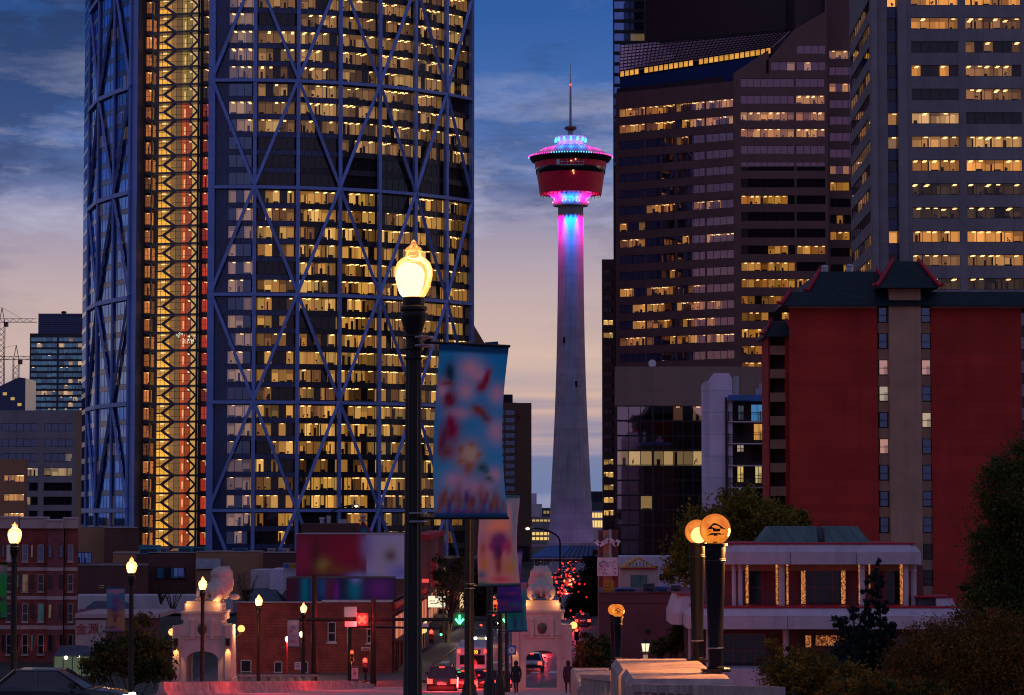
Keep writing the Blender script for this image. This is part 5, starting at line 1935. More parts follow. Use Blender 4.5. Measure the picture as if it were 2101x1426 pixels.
# ------------------------------------------------------------------ brick corner building with shop fronts
DB2 = 212.0
bx1 = -9.45
shop = thing('shop_building', 'red brick corner building with lit shop fronts along the street', 'building', (-18, DB2, 0))
mb = MB()
x0 = X(488, DB2)
zs = lambda py: Z(py, DB2)
mb.box(x0, X(618, DB2), DB2 + 0.05, DB2 + 3, -0.4, zs(1237), 'red_brick')
mb.prism([(X(618, DB2), DB2), (bx1, DB2), (bx1 + 1.1, DB2 + 45), (bx1 + 0.2, DB2 + 45), (bx1 - 0.75, DB2 + 3), (X(618, DB2), DB2 + 3)], -0.4, zs(1238), 'red_brick')
mb.build('wall', shop)
mb = MB()
mb.box(x0 - 0.1, X(662, DB2), DB2 - 0.12, DB2 + 0.4, zs(1237) + 0.02, zs(1234.5), 'pale_metal')
mb.box(X(662, DB2) + 0.01, bx1 + 0.05, DB2 - 0.12, DB2 + 0.4, zs(1236) + 0.02, zs(1231), 'pale_metal')
mb.build('coping', shop)
bf2 = Fr((x0, DB2), (bx1, DB2))
for px, y0, y1, w in ((681, 1277, 1316, 15), (571, 1358, 1397, 15), (624, 1358, 1397, 15), (758, 1290, 1318, 9), (505, 1355, 1397, 20)):
    simple_win(bf2, bf2.a(px, y0), zs(y1), w * DB2 / F, zs(y0) - zs(y1), shop, None, frame='white_wall', sill='white_wall')
side = Fr((bx1 + 0.01, DB2 + 0.3), (bx1 + 1.1, DB2 + 45))
mb = MB()
mb.fbox(side, 0, 44, zs(1252), zs(1238), -0.25, 0.3, 'red_paint')
mb.fbox(side, 0, 44, zs(1254), zs(1252) - 0.01, -0.5, 0.3, 'brown_wall')
mb.fbox(side, 0, 44, zs(1318), zs(1313), -0.9, 0.3, 'brown_wall')
mb.build('cornice', shop)
mb = MB()
for i in range(26):
    a = 1 + 1.65 * i
    mb.fbox(side, a, a + 0.55, zs(1311), zs(1266), -0.35, -0.2, 'room', (0.4, 0.1, 0.06) if i % 3 else (0.62, 0.2, 0.1))
mb.fbox(side, 0.5, 43.8, zs(1312), zs(1264), -0.18, -0.05, 'maroon_stucco')
mb.build('light_screen', shop)
for i, (a, w, y0, y1, col, nm) in enumerate(((3, 2.0, 1321, 1336, (0.7, 0.05, 0.06), 'shop_sign'), (7, 1.6, 1320, 1348, (0.55, 0.1, 0.1), 'shop_sign'), (12, 2.4, 1315, 1332, (0.5, 0.2, 0.16), 'shop_sign'),
                                          (21, 2.4, 1310, 1328, (0.9, 0.6, 0.14), 'shop_sign'), (26, 3.2, 1306, 1330, (1.0, 0.7, 0.36), 'shop_sign'))):
    mb = MB()
    mb.fbox(side, a, a + w, zs(y1), zs(y0), -1.1, -0.95, 'room', col)
    mb.build(nm, shop)
for a in (0.4, 4.5, 6.6, 10.5, 15.5, 20, 25, 30, 36, 42):
    mb = MB()
    mb.fbox(side, a, a + 0.5, -0.1, zs(1320), -0.12, 0.2, 'brown_wall')
    mb.build('shop_pier', shop)
for a, w, col in ((1.2, 2.8, (0.02, 0.004, 0.004)), (5.2, 1.2, (0.25, 0.1, 0.06)), (11.2, 3.6, (0.03, 0.006, 0.006)), (16.4, 2.6, (0.06, 0.5, 0.25)), (20.7, 3.6, (0.1, 0.05, 0.03)), (25.8, 3.6, (0.35, 0.2, 0.1)), (31, 4.4, (0.12, 0.05, 0.03))):
    mb = MB()
    mb.fbox(side, a, a + w, 0.05, zs(1336), -0.06, 0.1, 'room', col)
    mb.fbox(side, a + w * 0.48, a + w * 0.52, 0.05, zs(1336), -0.1, -0.065, 'frame_dark')
    mb.build('shop_door', shop)
mb = MB()
mb.fbox(side, 16.5, 17.0, zs(1385), zs(1326), -1.0, -0.9, 'room', (0.95, 0.9, 0.3))
mb.fbox(side, 17.8, 18.2, zs(1345), zs(1326), -1.0, -0.9, 'room', (1.0, 0.8, 0.5))
mb.build('neon_strip', shop)
mb = MB()
mb.box(X(744, DB2), X(761, DB2), DB2 - 0.5, DB2 - 0.3, zs(1334), zs(1327), 'white_sign')
for k in range(4):
    q = X(746, DB2) + k * 0.14
    mb.box(q, q + 0.1, DB2 - 0.53, DB2 - 0.505, zs(1333), zs(1330.5), 'red_paint')
    mb.box(q, q + 0.1, DB2 - 0.53, DB2 - 0.505, zs(1330), zs(1328), 'red_paint')
mb.bar((X(752, DB2), DB2 - 0.4, zs(1329)), (X(752, DB2), DB2, zs(1329)), 0.05, 0.05, 'black_iron')
mb.build('hanging_sign', shop)
# corner pavement at the end of the bridge
mb = MB()
mb.box(-24, bx1 + 1.9, 191, 226, -0.8, 0.04, 'paving')
mb.box(bx1 + 1.9 + 0.01, -6.2, 203, 226, -0.8, 0.03, 'paving')
tag(mb.build('corner_pavement'), kind='structure')
# further buildings down the near side of the street
ne = thing('shop_building', 'dark red building farther down the street behind the tall black lamp post', 'building', (-14, 330, 0))
mb = MB()
mb.box(-11.2, -9.4, 300, 372, -0.3, Z(1102, 320), 'maroon_stucco')
mb.box(-11.3, -9.2, 299.9, 372.1, Z(1104, 320), Z(1094, 320), 'red_trim')
mb.build('wall', ne)
mb = MB()
for i in range(6):
    mb.box(-9.38, -9.3, 303 + 9 * i, 308 + 9 * i, Z(1260, 320), Z(1240, 320), 'room', (0.6, 0.2, 0.12))
    mb.box(-9.38, -9.3, 303 + 9 * i, 308 + 9 * i, 0.2, 3.2, 'room', (0.35, 0.16, 0.08) if i % 2 else (0.1, 0.05, 0.04))
mb.build('window', ne)
mb = MB()
mb.box(X(884, 299), X(895, 299), 299, 299.4, Z(1205, 299), Z(1150, 299), 'red_trim')
mb.box(X(886, 299), X(906, 299), 299.41, 299.7, Z(1206, 299), Z(1196, 299), 'red_trim')
mb.build('upright_sign', ne)
mb = MB()
mb.box(X(864, 299), X(880, 299), 298.6, 299.6, Z(1195, 299), Z(1188, 299), 'room', (0.9, 0.08, 0.08))
mb.build('red_light_box', ne)
t = thing('lit_sign', 'glowing cream shop sign board above the far pavement', 'sign', (X(897, 296), 296, 0))
mb = MB()
mb.box(X(879, 296), X(914, 296), 296, 296.4, Z(1246, 296), Z(1223, 296), 'sign_lit')
mb.build('face', t)
mb = MB()
for (a, b_, yy) in ((882, 887, 1233), (888, 893, 1233), (897, 902, 1233), (903, 909, 1233), (898, 904, 1227), (884, 889, 1238), (890, 897, 1238)):
    mb.box(X(a, 296), X(b_, 296), 295.93, 295.99, Z(yy + 0.8, 296), Z(yy - 0.8, 296), 'red_paint' if yy != 1233 else 'frame_dark')
mb.box(X(878, 296), X(880, 296), 296.1, 296.3, 0, Z(1223, 296), 'black_iron')
mb.build('lettering', t)
n2 = thing('shop_building', 'distant shop with yellow awning and blue arched sign below bare trees', 'building', (X(925, 345), 345, 0))
mb = MB()
mb.box(X(876, 345), X(952, 345), 346, 356, -0.1, Z(1180, 345), 'brown_wall')
mb.build('wall', n2)
mb = MB()
mb.tube([(X(914, 345), 344.6, Z(1296, 345) + 1.15), (X(944, 345), 344.6, Z(1296, 345) + 1.15)], 0.5, 'gold', 10)
mb.build('awning', n2)
mb = MB()
mb.lathe([(0.0, 0), (1.0, 0.02)], 'blue_sign', (0, 0), 24)
for i, v in enumerate(mb.v):
    mb.v[i] = (X(929, 345) + v[0] * 0.95, 344.8 - v[2], Z(1284, 345) + v[1] * 0.95)
mb.build('arched_sign', n2)
mb = MB()
for (p0, p1, c) in ((917, 922, (0.9, 0.75, 0.5)), (926, 934, (0.35, 0.22, 0.15)), (938, 944, (0.5, 0.35, 0.25))):
    mb.box(X(p0, 345), X(p1, 345), 345.7, 345.95, 0.1, Z(1290, 345), 'room', c)
for k in range(7):
    mb.box(X(866 + 13 * k, 345), X(874 + 13 * k, 345), 344.2, 344.4, 0.3, 2.6, 'room', ((0.7, 0.3, 0.12), (0.5, 0.06, 0.04), (0.9, 0.6, 0.3), (0.3, 0.12, 0.06))[k % 4])
mb.build('shop_window', n2)
for px_, d_, w_, c_l in ((905, 290, 260, (1.0, 0.6, 0.35)), (930, 338, 320, (1.0, 0.7, 0.4)), (832, 236, 160, (0.4, 1.0, 0.6)), (838, 226, 200, (1.0, 0.6, 0.3))):
    lamp('shop_light', (X(px_, d_) + 0.6, d_, 2.6), c_l, w_, None, 'POINT', 0.3)
blk = thing('city_block', 'long dark building closing the street on its near side beyond bare trees', 'building', (-6, 470, 0))
mb = MB()
mb.box(X(1000, 440), X(1062, 440), 440, 460, -0.1, Z(1140, 440), 'brown_granite_dark')
mb.box(X(872, 470), X(1000, 470), 470, 500, -0.1, Z(1146, 470), 'dark_slab')
mb.box(X(996, 700), X(1086, 700), 700, 720, -0.1, Z(1120, 700), 'brown_granite_dark')
mb.build('wall', blk)
mb = MB()
for (p0, p1, y0, y1, d, c) in ((1035, 1055, 1160, 1165, 699.9, (0.5, 0.3, 0.1)), (970, 985, 1200, 1206, 469.9, (0.4, 0.25, 0.1)), (905, 915, 1165, 1172, 469.9, (0.5, 0.3, 0.1)), (945, 960, 1230, 1236, 469.9, (0.4, 0.22, 0.1))):
    mb.box(X(p0, d), X(p1, d), d - 0.1, d + 0.1, Z(y1, d), Z(y0, d), 'room', c)
mb.build('window', blk)

# ------------------------------------------------------------------ maroon building and neighbours, right of the street
DMa = 226.0
ma = thing('low_building', 'plain maroon low building with blue roof plant behind the lantern', 'building', (X(1320, DMa), DMa, 0))
mb = MB()
mb.sbox(1228, 1450, DMa, DMa + 16, -0.4, Z(1216, DMa), 'maroon_stucco', 1300)
mb.box(X(1228, DMa) - 0.05, X(1450, DMa), DMa - 0.06, DMa + 0.3, Z(1218, DMa), Z(1215, DMa), 'maroon_paint')
mb.box(X(1228, DMa), X(1450, DMa), DMa - 0.04, DMa, Z(1238, DMa), Z(1236.5, DMa), 'brown_wall')
mb.build('wall', ma)
mb = MB()
mb.box(X(1324, DMa), X(1332, DMa), DMa - 0.3, DMa, Z(1298, DMa), Z(1291, DMa), 'black_plastic', ch=0.03)
mb.build('wall_light', ma)
for p0, p1, y0, m, lab in ((1262, 1304, 1209, 'blue_roof', 'long low blue roof duct on the maroon building'), (1320, 1342, 1199, 'slate_roof', 'taller dark blue roof cabinet on maroon building'), (1346, 1370, 1205, 'blue_roof', 'blue roof box right of the dark cabinet'), (1378, 1396, 1203, 'slate_roof', 'dark box at the tree end of maroon roof')):
    d = DMa + 3
    mb = MB()
    mb.box(X(p0, d), X(p1, d), d, d + 2, Z(1216, d) - 0.1, Z(y0, d), m, ch=0.1)
    mb.box(X(p0, d) - 0.06, X(p1, d) + 0.06, d - 0.06, d + 2.06, Z(y0, d) + 0.003, Z(y0 - 1.2, d), m)
    for k in range(3):
        mb.box(X(p0, d) + 0.15, X(p1, d) - 0.15, d - 0.05, d - 0.01, Z(1213 - 2.5 * k, d) - 0.05, Z(1213 - 2.5 * k, d) + 0.02, 'frame_dark')
    tag(mb.build('roof_unit'), lab, 'roof unit', 'roof units on maroon building')
mb = MB()
d = DMa + 2
cx0, cx1, cz0, cz1 = X(1238, d), X(1259, d), Z(1216, d), Z(1192, d)
for i in range(9):
    x = cx0 + (cx1 - cx0) * i / 8
    mb.bar((x, d, cz0), (x, d, cz1), 0.06, 0.06, 'gold')
    z = cz0 + (cz1 - cz0) * i / 8
    mb.bar((cx0, d - 0.05, z), (cx1, d - 0.05, z), 0.06, 0.06, 'gold')
mb.box(cx0 + 0.05, cx1, d + 0.3, d + 1.2, cz0, cz1 - 0.1, 'brown_wall')
tag(mb.build('roof_cage'), 'wire mesh cage at the street end of the maroon roof', 'cage')
gh_ = thing('gable_house', 'cream house front with glazed gable standing behind the maroon roof', 'house', (X(1311, 300), 300, 0))
gf2 = Fr((X(1255, 300), 300), (X(1430, 300), 300))
mb = MB()
mb.box(X(1272, 300), X(1350, 300), 300, 312, -0.1, Z(1168, 300), 'cream_band')
mb.build('wall', gh_)
mb = MB()
mb.fprism([(gf2.a(1274, 1160), Z(1165, 300)), (gf2.a(1348, 1160), Z(1165, 300)), (gf2.a(1311, 1144), Z(1143, 300))], gf2, -0.3, 9, 'gold')
mb.fprism([(gf2.a(1284, 1160), Z(1163, 300)), (gf2.a(1338, 1160), Z(1163, 300)), (gf2.a(1311, 1147), Z(1147, 300))], gf2, -0.35, -0.305, 'white_wall')
mb.fbox(gf2, gf2.a(1272, 1160), gf2.a(1350, 1160), Z(1167, 300), Z(1165.2, 300), -0.4, 0.2, 'red_trim')
mb.build('roof', gh_)
mb = MB()
for px in (1291, 1298, 1305, 1312, 1319, 1326):
    mb.fbox(gf2, gf2.a(px, 1160), gf2.a(px + 1.2, 1160), Z(1163, 300), Z(1153, 300), -0.4, -0.36, 'slate_roof')
mb.build('gable_bars', gh_)
mb = MB()
mb.fbox(gf2, gf2.a(1294, 1190), gf2.a(1328, 1190), Z(1208, 300), Z(1180, 300), -0.08, 0.05, 'green_copper')
mb.build('shutter', gh_)
pk = thing('city_block', 'pale pink wall standing behind the cream gable house', 'building', (X(1345, 325), 325, 0))
mb = MB()
mb.box(X(1262, 325), X(1425, 325), 325, 335, -0.1, Z(1142, 325), 'lavender_stucco')
mb.build('wall', pk)
mb = MB()
mb.box(X(1352, 325), X(1362, 325), 324.9, 325.05, Z(1190, 325), Z(1178, 325), 'interior_dark')
mb.build('window', pk)
pil = thing('sign_tower', 'peach pillar with old pale sign boards beside the street', 'sign', (X(1247, 255), 255, 0))
mb = MB()
mb.box(X(1228, 256), X(1268, 256), 256, 259, -0.1, Z(1088, 256), 'maroon_stucco')
mb.box(X(1237, 256), X(1256, 256), 255.8, 256, Z(1215, 256), Z(1088, 256), 'tan_stucco')
mb.tube([(X(1252, 255), 255.5, Z(1146, 255)), (X(1252, 255), 255.5, Z(1086, 255))], 0.12, 'pale_metal', 8)
mb.build('pillar', pil)
mb = MB()
mb.box(X(1225, 255), X(1267, 255), 255.2, 255.5, Z(1182, 255), Z(1144, 255), 'white_sign')
mb.build('sign_board', pil)
mb = MB()
rr = random.Random(4)
for i in range(34):
    x, y = rr.uniform(1228, 1263), rr.uniform(1149, 1178)
    mb.box(X(x, 255), X(x + rr.uniform(1, 3.4), 255), 255.14, 255.19, Z(y + rr.uniform(0.8, 2), 255), Z(y, 255), 'blue_sign' if i % 3 else 'slate_roof')
mb.build('faded_lettering', pil)
mb = MB()
pts = [(1222, 1110), (1230, 1118), (1240, 1113), (1249, 1107), (1258, 1112), (1264, 1119), (1269, 1108)]
for (xa, ya), (xb, yb) in zip(pts[:-1], pts[1:]):
    mb.bar((X(xa, 255), 255.3, Z(ya, 255)), (X(xb, 255), 255.3, Z(yb, 255)), 0.2, 0.42, 'white_sign', up=(0, 0, 1))
mb.build('scroll_sign', pil)

# ------------------------------------------------------------------ terraced building with pale eaves
DY = 200.0
zy = lambda py, d=DY: Z(py, d)
xy = lambda px, d=DY: X(px, d, 1250)
ter = thing('terraced_building', 'two storey building with pale sloped eaves, red panels and strings of amber lights', 'building', (xy(1680), DY, 0))
mb = MB()
mb.box(xy(1470, 203), xy(1895, 203), 203, 216, 0, zy(1160, 203), 'maroon_stucco')
mb.box(xy(1425, 201.5), xy(1990, 201.5), 201.5, 216, -0.4, zy(1285, 201.5), 'brown_wall')
mb.build('wall', ter)


def eave(name, p0, p1, ytop, ymid, ybot, d, dep=14):
    mb = MB()
    x0_, x1_ = xy(p0, d), xy(p1, d)
    zt_, zm, zb_ = zy(ytop, d), zy(ymid, d), zy(ybot, d)
    ch = 0.5
    base_ = [(x0_, d + ch), (x0_ + ch, d), (x1_ - ch, d), (x1_, d + ch), (x1_, d + dep), (x0_, d + dep)]
    top_ = [(x0_ + 0.45, d + ch + 0.4), (x0_ + ch + 0.4, d + 0.55), (x1_ - ch - 0.4, d + 0.55), (x1_ - 0.45, d + ch + 0.4), (x1_ - 0.45, d + dep), (x0_ + 0.45, d + dep)]
    mb.prism(base_, zb_, zm, 'grey_fascia')
    mb.prism(base_, zm + 0.012, zt_, 'grey_fascia', top=top_)
    for f in (0.34, 0.67):
        q = x0_ + (x1_ - x0_) * f
        mb.box(q - 0.02, q + 0.02, d - 0.015, d + 0.01, zb_, zm, 'slate_roof')
    o_ = mb.build(name, ter)
    rb = MB()
    rb.box(x0_ + 0.4, x1_ - 0.4, d + 0.45, d + dep, zt_ + 0.004, zt_ + 0.1, 'red_trim')
    rb.build('roof_edge', o_)


eave('upper_eave', 1483, 1893, 1117, 1134, 1158, DY, 14)
eave('lower_eave', 1413, 2010, 1248, 1265, 1291, DY - 2, 6)
eave('side_eave', 1379, 1440, 1222, 1258, 1282, DY + 4, 8)
mb = MB()
mb.box(xy(1470), xy(1895), DY - 1.0, DY + 3, zy(1247), zy(1243), 'red_trim')
mb.build('terrace_floor', ter)
for px, w in ((1508, 9), (1521, 10), (1606, 13), (1772, 13), (1862, 12), (1880, 12)):
    mb = MB()
    mb.lathe([(w * 0.018, zy(1243)), (w * 0.018, zy(1158))], 'grey_fascia', (xy(px), DY + 0.8 + (0.4 if px == 1880 else 0)), 14)
    mb.lathe([(0.06, zy(1173)), (0.09, zy(1171)), (0.06, zy(1169))], 'white_sign', (xy(px), DY + 0.8 - w * 0.018), 8)
    mb.build('column', ter, True)
for px, w, y0, y1, d in ((1416, 8, 1283, 1380, DY + 3), (1436, 7, 1283, 1380, DY + 1), (1451, 6, 1283, 1380, DY), (1612, 13, 1290, 1390, DY)):
    mb = MB()
    mb.lathe([(w * 0.018, zy(y1, d)), (w * 0.018, zy(y0, d))], 'grey_fascia', (xy(px, d), d), 14)
    mb.build('column', ter, True)


def red_window(p0, p1, y0, y1, d, nx, ny, m='red_trim'):
    mb = MB()
    fr = Fr((xy(p0, d), d), (xy(p1, d), d))
    z0_, z1_ = zy(y1, d), zy(y0, d)
    mb.quad(fr.pt(0, z0_, -0.05), fr.pt(fr.L, z0_, -0.05), fr.pt(fr.L, z1_, -0.05), fr.pt(0, z1_, -0.05), 'car_glass')
    for i in range(nx + 1):
        a = fr.L * i / nx
        mb.fbox(fr, a - 0.05, a + 0.05, z0_, z1_, -0.14, 0.0, 'maroon_paint' if nx > 2 else m)
    for i in range(ny + 1):
        z = z0_ + (z1_ - z0_) * i / ny
        mb.fbox(fr, 0.05, fr.L - 0.05, z - 0.05, z + 0.05, -0.135, 0.0, 'maroon_paint')
    mb.build('window', ter)


red_window(1536, 1565, 1171, 1240, 203, 1, 2)
red_window(1654, 1726, 1171, 1240, 203, 4, 2)
red_window(1814, 1846, 1171, 1240, 203, 1, 2)
red_window(1482, 1569, 1301, 1368, 201.5, 4, 2)
red_window(1700, 1760, 1305, 1368, 201.5, 4, 2)
red_window(1830, 1900, 1305, 1368, 201.5, 4, 2)
mb = MB()
mb.box(xy(1490, 202.6), xy(1880, 202.6), 202.6, 202.95, zy(1171, 202.6), zy(1158, 202.6), 'tan_stucco')
mb.build('frieze', ter)
rr = random.Random(8)
for p0, p1, y0, y1, d in ((1481, 1484, 1160, 1235, 201), (1530, 1536, 1160, 1238, 202.4), (1592, 1597, 1158, 1240, 200.7), (1614, 1618, 1158, 1240, 200.7), (1644, 1653, 1171, 1239, 202.5), (1726, 1735, 1171, 1239, 202.5), (1762, 1765, 1158, 1240, 200.7),
                          (1783, 1786, 1158, 1210, 200.7), (1847, 1853, 1158, 1240, 201.6), (1652, 1664, 1304, 1328, 201.2), (1673, 1742, 1304, 1325, 201.2), (1449, 1454, 1320, 1350, 200.5)):
    mb = MB()
    a0, a1 = xy(p0, d), xy(p1, d)
    nx_, nz_ = max(2, round((p1 - p0) / 1.6)), round((y1 - y0) / 1.6)
    for i in range(nx_):
        for j in range(nz_):
            if rr.random() < (0.72 if p1 - p0 < 20 else 0.4):
                k = rr.uniform(0.25, 1.3) * (0.6 if y0 > 1290 else 0.75)
                xa, za = a0 + (a1 - a0) * i / nx_, zy(y0 + (y1 - y0) * j / nz_, d)
                mb.box(xa, xa + (a1 - a0) / nx_ * 0.9, d - 0.05, d, za - 0.05, za, 'room', sc3((0.95, 0.34, 0.1), k))
    mb.box(a0, a1, d + 0.01, d + 0.06, zy(y1, d), zy(y0, d), 'tan_stucco')
    mb.build('light_curtain', ter)
mb = MB()
for p0, p1 in ((1556, 1679), (1694, 1790)):
    xa, xb_ = xy(p0, 206), xy(p1, 206)
    la, lb = (1.0, 0.0) if p0 == 1556 else (0.0, 1.0)
    mb.prism([(xa, 206), (xb_, 206), (xb_, 211), (xa, 211)], zy(1116, 206), zy(1080, 206), 'green_copper', top=[(xa + la, 206.9), (xb_ - lb, 206.9), (xb_ - lb, 210.2), (xa + la, 210.2)])
mb.box(xy(1679, 206) + 0.02, xy(1694, 206) - 0.02, 206.6, 210, zy(1116, 206), zy(1083, 206), 'slate_roof')
mb.build('roof_lantern', ter)
mb = MB()
mb.box(xy(1886), xy(1922), DY + 0.6, DY + 4, zy(1246), zy(1226), 'slate_roof')
mb.prism([(xy(1922), DY), (xy(1962), DY), (xy(1962), DY + 4), (xy(1922), DY + 4)], zy(1246), zy(1228), 'grey_fascia', top=[(xy(1922), DY + 0.3), (xy(1955), DY + 0.3), (xy(1955), DY + 4), (xy(1922), DY + 4)])
mb.box(xy(1880), xy(1955), DY + 0.2, DY + 4, zy(1226), zy(1223), 'red_trim')
mb.build('stair_hood', ter)
mb = MB()
mb.box(xy(1475, 198), xy(1580, 198), 197, 201.4, -0.5, zy(1371, 198), 'grey_fascia')
mb.build('plinth', ter)
mb = MB()
mb.box(xy(1700, 198), xy(1780, 198), 197, 201.4, -0.5, zy(1364, 198), 'grey_fascia')
mb.build('plinth', ter)


# ------------------------------------------------------------------ lion pavilions of the bridge
def pavilion():
    r = thing('lion_pavilion', '', 'pavilion')
    fr = Fr((-1.8, 0), (1.8, 0))
    mb = MB()
    ar = [(1.8 + 0.98 * math.cos(math.radians(t)), 2.0 + 0.5 * math.sin(math.radians(t))) for t in range(180, -1, -12)]
    poly = [(0.0, -0.6), (0.82, -0.6)] + ar + [(2.78, -0.6), (3.6, -0.6), (3.56, 2.0), (3.5, 4.05), (3.0, 4.1), (2.95, 4.4), (0.65, 4.4), (0.6, 4.1), (0.1, 4.05), (0.04, 2.0)]
    mb.fprism(poly, fr, 0, 3.3, 'pale_concrete')
    mb.build('arch_body', r)
    mb = MB()
    mb.box(-1.84, -0.98 - 0.02, -0.06, 3.36, -0.6, 0.75, 'pale_concrete')
    mb.box(1.0, 1.84, -0.06, 3.36, -0.6, 0.75, 'pale_concrete')
    for s_ in (-1, 1):
        mb.box(s_ * 1.6 - 0.24, s_ * 1.6 + 0.24, -0.1, 0.3, 0.76, 4.08, 'pale_concrete', ch=0.05)
        mb.box(s_ * 0.62 - 0.13, s_ * 0.62 + 0.13, -0.12, 0.1, 3.28, 4.45, 'pale_concrete', ch=0.03)
    mb.box(-1.2, 1.2, -0.08, 0, 3.45, 3.52, 'pale_concrete')
    mb.box(-1.2, 1.2, -0.08, 0, 3.28, 3.34, 'pale_concrete')
    mb.build('base_piers', r)
    mb = MB()
    mb.lathe([(0.0, 0.0), (0.1, 0.05), (0.26, 0.3), (0.3, 0.5), (0.24, 0.68), (0.1, 0.78), (0.0, 0.8)], 'bronze', (0, -0.02), 14)
    for i, v in enumerate(mb.v):
        mb.v[i] = (v[0], -0.03 + (v[1] + 0.02) * 0.4, v[2] + 3.42)
    mb.build('shield', r, True)
    mb = MB()
    mb.box(-1.35, 1.35, 0.12, 3.1, 4.402, 4.8, 'pale_concrete', ch=0.14)
    mb.box(-1.42, 1.42, 0.06, 3.16, 4.802, 4.95, 'pale_concrete', ch=0.14)
    mb.box(-1.15, 1.15, 0.3, 2.9, 4.952, 5.42, 'pale_concrete', ch=0.1)
    mb.box(-1.05, 1.05, 0.36, 2.84, 5.422, 5.56, 'pale_concrete', ch=0.06)
    mb.build('attic', r)
    return r


def lion():
    r = MB()
    E = [((0, 1.2, 0.62), (0.52, 1.3, 0.52)), ((-0.46, 0.32, 0.46), (0.3, 0.52, 0.48)), ((0.46, 0.32, 0.46), (0.3, 0.52, 0.48)), ((0, 1.7, 1.0), (0.66, 0.72, 0.78)), ((0, 2.0, 1.52), (0.46, 0.46, 0.44)), ((0, 2.45, 1.42), (0.25, 0.3, 0.22)),
         ((-0.36, 2.55, 0.18), (0.17, 0.6, 0.17)), ((0.36, 2.55, 0.18), (0.17, 0.6, 0.17)), ((-0.42, 0.0, 0.14), (0.16, 0.5, 0.14)), ((0.42, 0.0, 0.14), (0.16, 0.5, 0.14)), ((-0.3, 1.85, 1.86), (0.11, 0.1, 0.13)), ((0.3, 1.85, 1.86), (0.11, 0.1, 0.13)), ((0, 1.5, 1.72), (0.34, 0.36, 0.26)),
         ((0, -0.05, 0.5), (0.1, 0.14, 0.34)), ((0, 1.55, 1.5), (0.58, 0.55, 0.44))]
    for c, s in E:
        q = MB()
        q.ball((0, 0, 0), 1.0, 'pale_concrete', 16)
        r.add([(c[0] + x * s[0], c[1] + y * s[1], c[2] + z * s[2]) for x, y, z in q.v], q.f, 'pale_concrete')
    o = r.build('lion_statue', None, True)
    m = o.modifiers.new('remesh', 'REMESH')
    m.mode = 'VOXEL'
    m.voxel_size = 0.055
    m.use_smooth_shade = True
    s = o.modifiers.new('smooth', 'SMOOTH')
    s.factor = 0.5
    s.iterations = 4
    tx_ = bpy.data.textures.new('carved_mane', 'CLOUDS')
    tx_.noise_scale = 0.22
    dm = o.modifiers.new('carving', 'DISPLACE')
    dm.texture = tx_
    dm.strength = 0.07
    dm.mid_level = 0.5
    return o


pv = pavilion()
pv['label'] = 'stone lion pavilion with lit sconces on the brick building side of the bridge'
DPv = 166.0
lx, rx_ = X(415, DPv, 1300), X(1112, DPv, 1300)
gz_ = Z(1420, DPv)
pv.location = (lx, DPv, gz_)
pv2 = copy_tree(pv)
pv2.location = (rx_, DPv, gz_ + 0.05)
pv2['label'] = 'stone lion pavilion straddling the right hand footway beside the banners'
ln = lion()
tag(ln, 'stone lion crouching on the pavilion near the brick corner building', 'statue', 'bridge lions')
ln.location = (lx + 0.25, DPv + 0.35, gz_ + 5.56)
ln.rotation_euler = (0, 0, -0.45)
ln.scale = (1.18, 1.0, 1.08)
ln2 = ln.copy()
COL.objects.link(ln2)
ln2.location = (rx_ - 0.05, DPv + 0.35, gz_ + 5.61)
ln2.rotation_euler = (0, 0, 0)
ln2['label'] = 'stone lion crouching on the pavilion beside the banner posts'
mb = MB()
for s_ in (-1, 1):
    x = lx + s_ * 1.6
    mb.box(x - 0.13, x + 0.13, DPv - 0.34, DPv - 0.1, gz_ + 2.85, gz_ + 3.3, 'black_iron', ch=0.03)
mb.build('sconce', pv)
for s_ in (-1, 1):
    lamp('sconce_light', (lx + s_ * 1.6, DPv - 0.24, gz_ + 2.8), (1.0, 0.42, 0.1), 130, pv, 'SPOT', 0.05, (lx + s_ * 1.6, DPv - 0.12, gz_), 70, 0.8)
    lamp('lion_light', (lx + s_ * 1.0, DPv + 0.0, gz_ + 5.45), (1.0, 0.42, 0.14), 22, pv, 'POINT', 0.08)
    lamp('lion_light', (rx_ + s_ * 1.0, DPv + 0.0, gz_ + 5.5), (1.0, 0.42, 0.14), 22, pv2, 'POINT', 0.08)
lamp('sconce_light', (rx_ - 1.75, DPv - 0.3, gz_ + 2.9), (1.0, 0.42, 0.1), 80, pv2, 'SPOT', 0.05, (rx_ - 1.75, DPv - 0.1, gz_), 70, 0.8)
for px, py, d, lab in ((353, 1297, DPv + 0.5, 'round globe lamp on outer flank of the brick side lion pavilion'), (495, 1290, DPv + 3, 'round globe lamp on street flank of the brick side lion pavilion'), (1177, 1283, DPv + 1, 'round globe lamp on the flank of the footway lion pavilion')):
    q = P(px, py, d)
    g = thing('globe_lamp', lab, 'lamp', q, 'globe lamps on the lion pavilions')
    mb = MB()
    mb.ball(q, 0.23, 'lamp_amber', 14)
    mb.build('globe', g, True)
    mb = MB()
    mb.lathe([(0.1, q.z - 0.3), (0.14, q.z - 0.2), (0.1, q.z - 0.18)], 'black_iron', (q.x, q.y), 10)
    tow = 0.42 if px < 400 else -0.42
    mb.bar((q.x, q.y, q.z - 0.3), (q.x + tow, q.y + 0.2, q.z - 0.62), 0.08, 0.08, 'black_iron')
    mb.build('bracket', g)
    lamp('globe_light', (q.x, q.y - 0.35, q.z), (1.0, 0.5, 0.16), 130, g, 'POINT', 0.2)


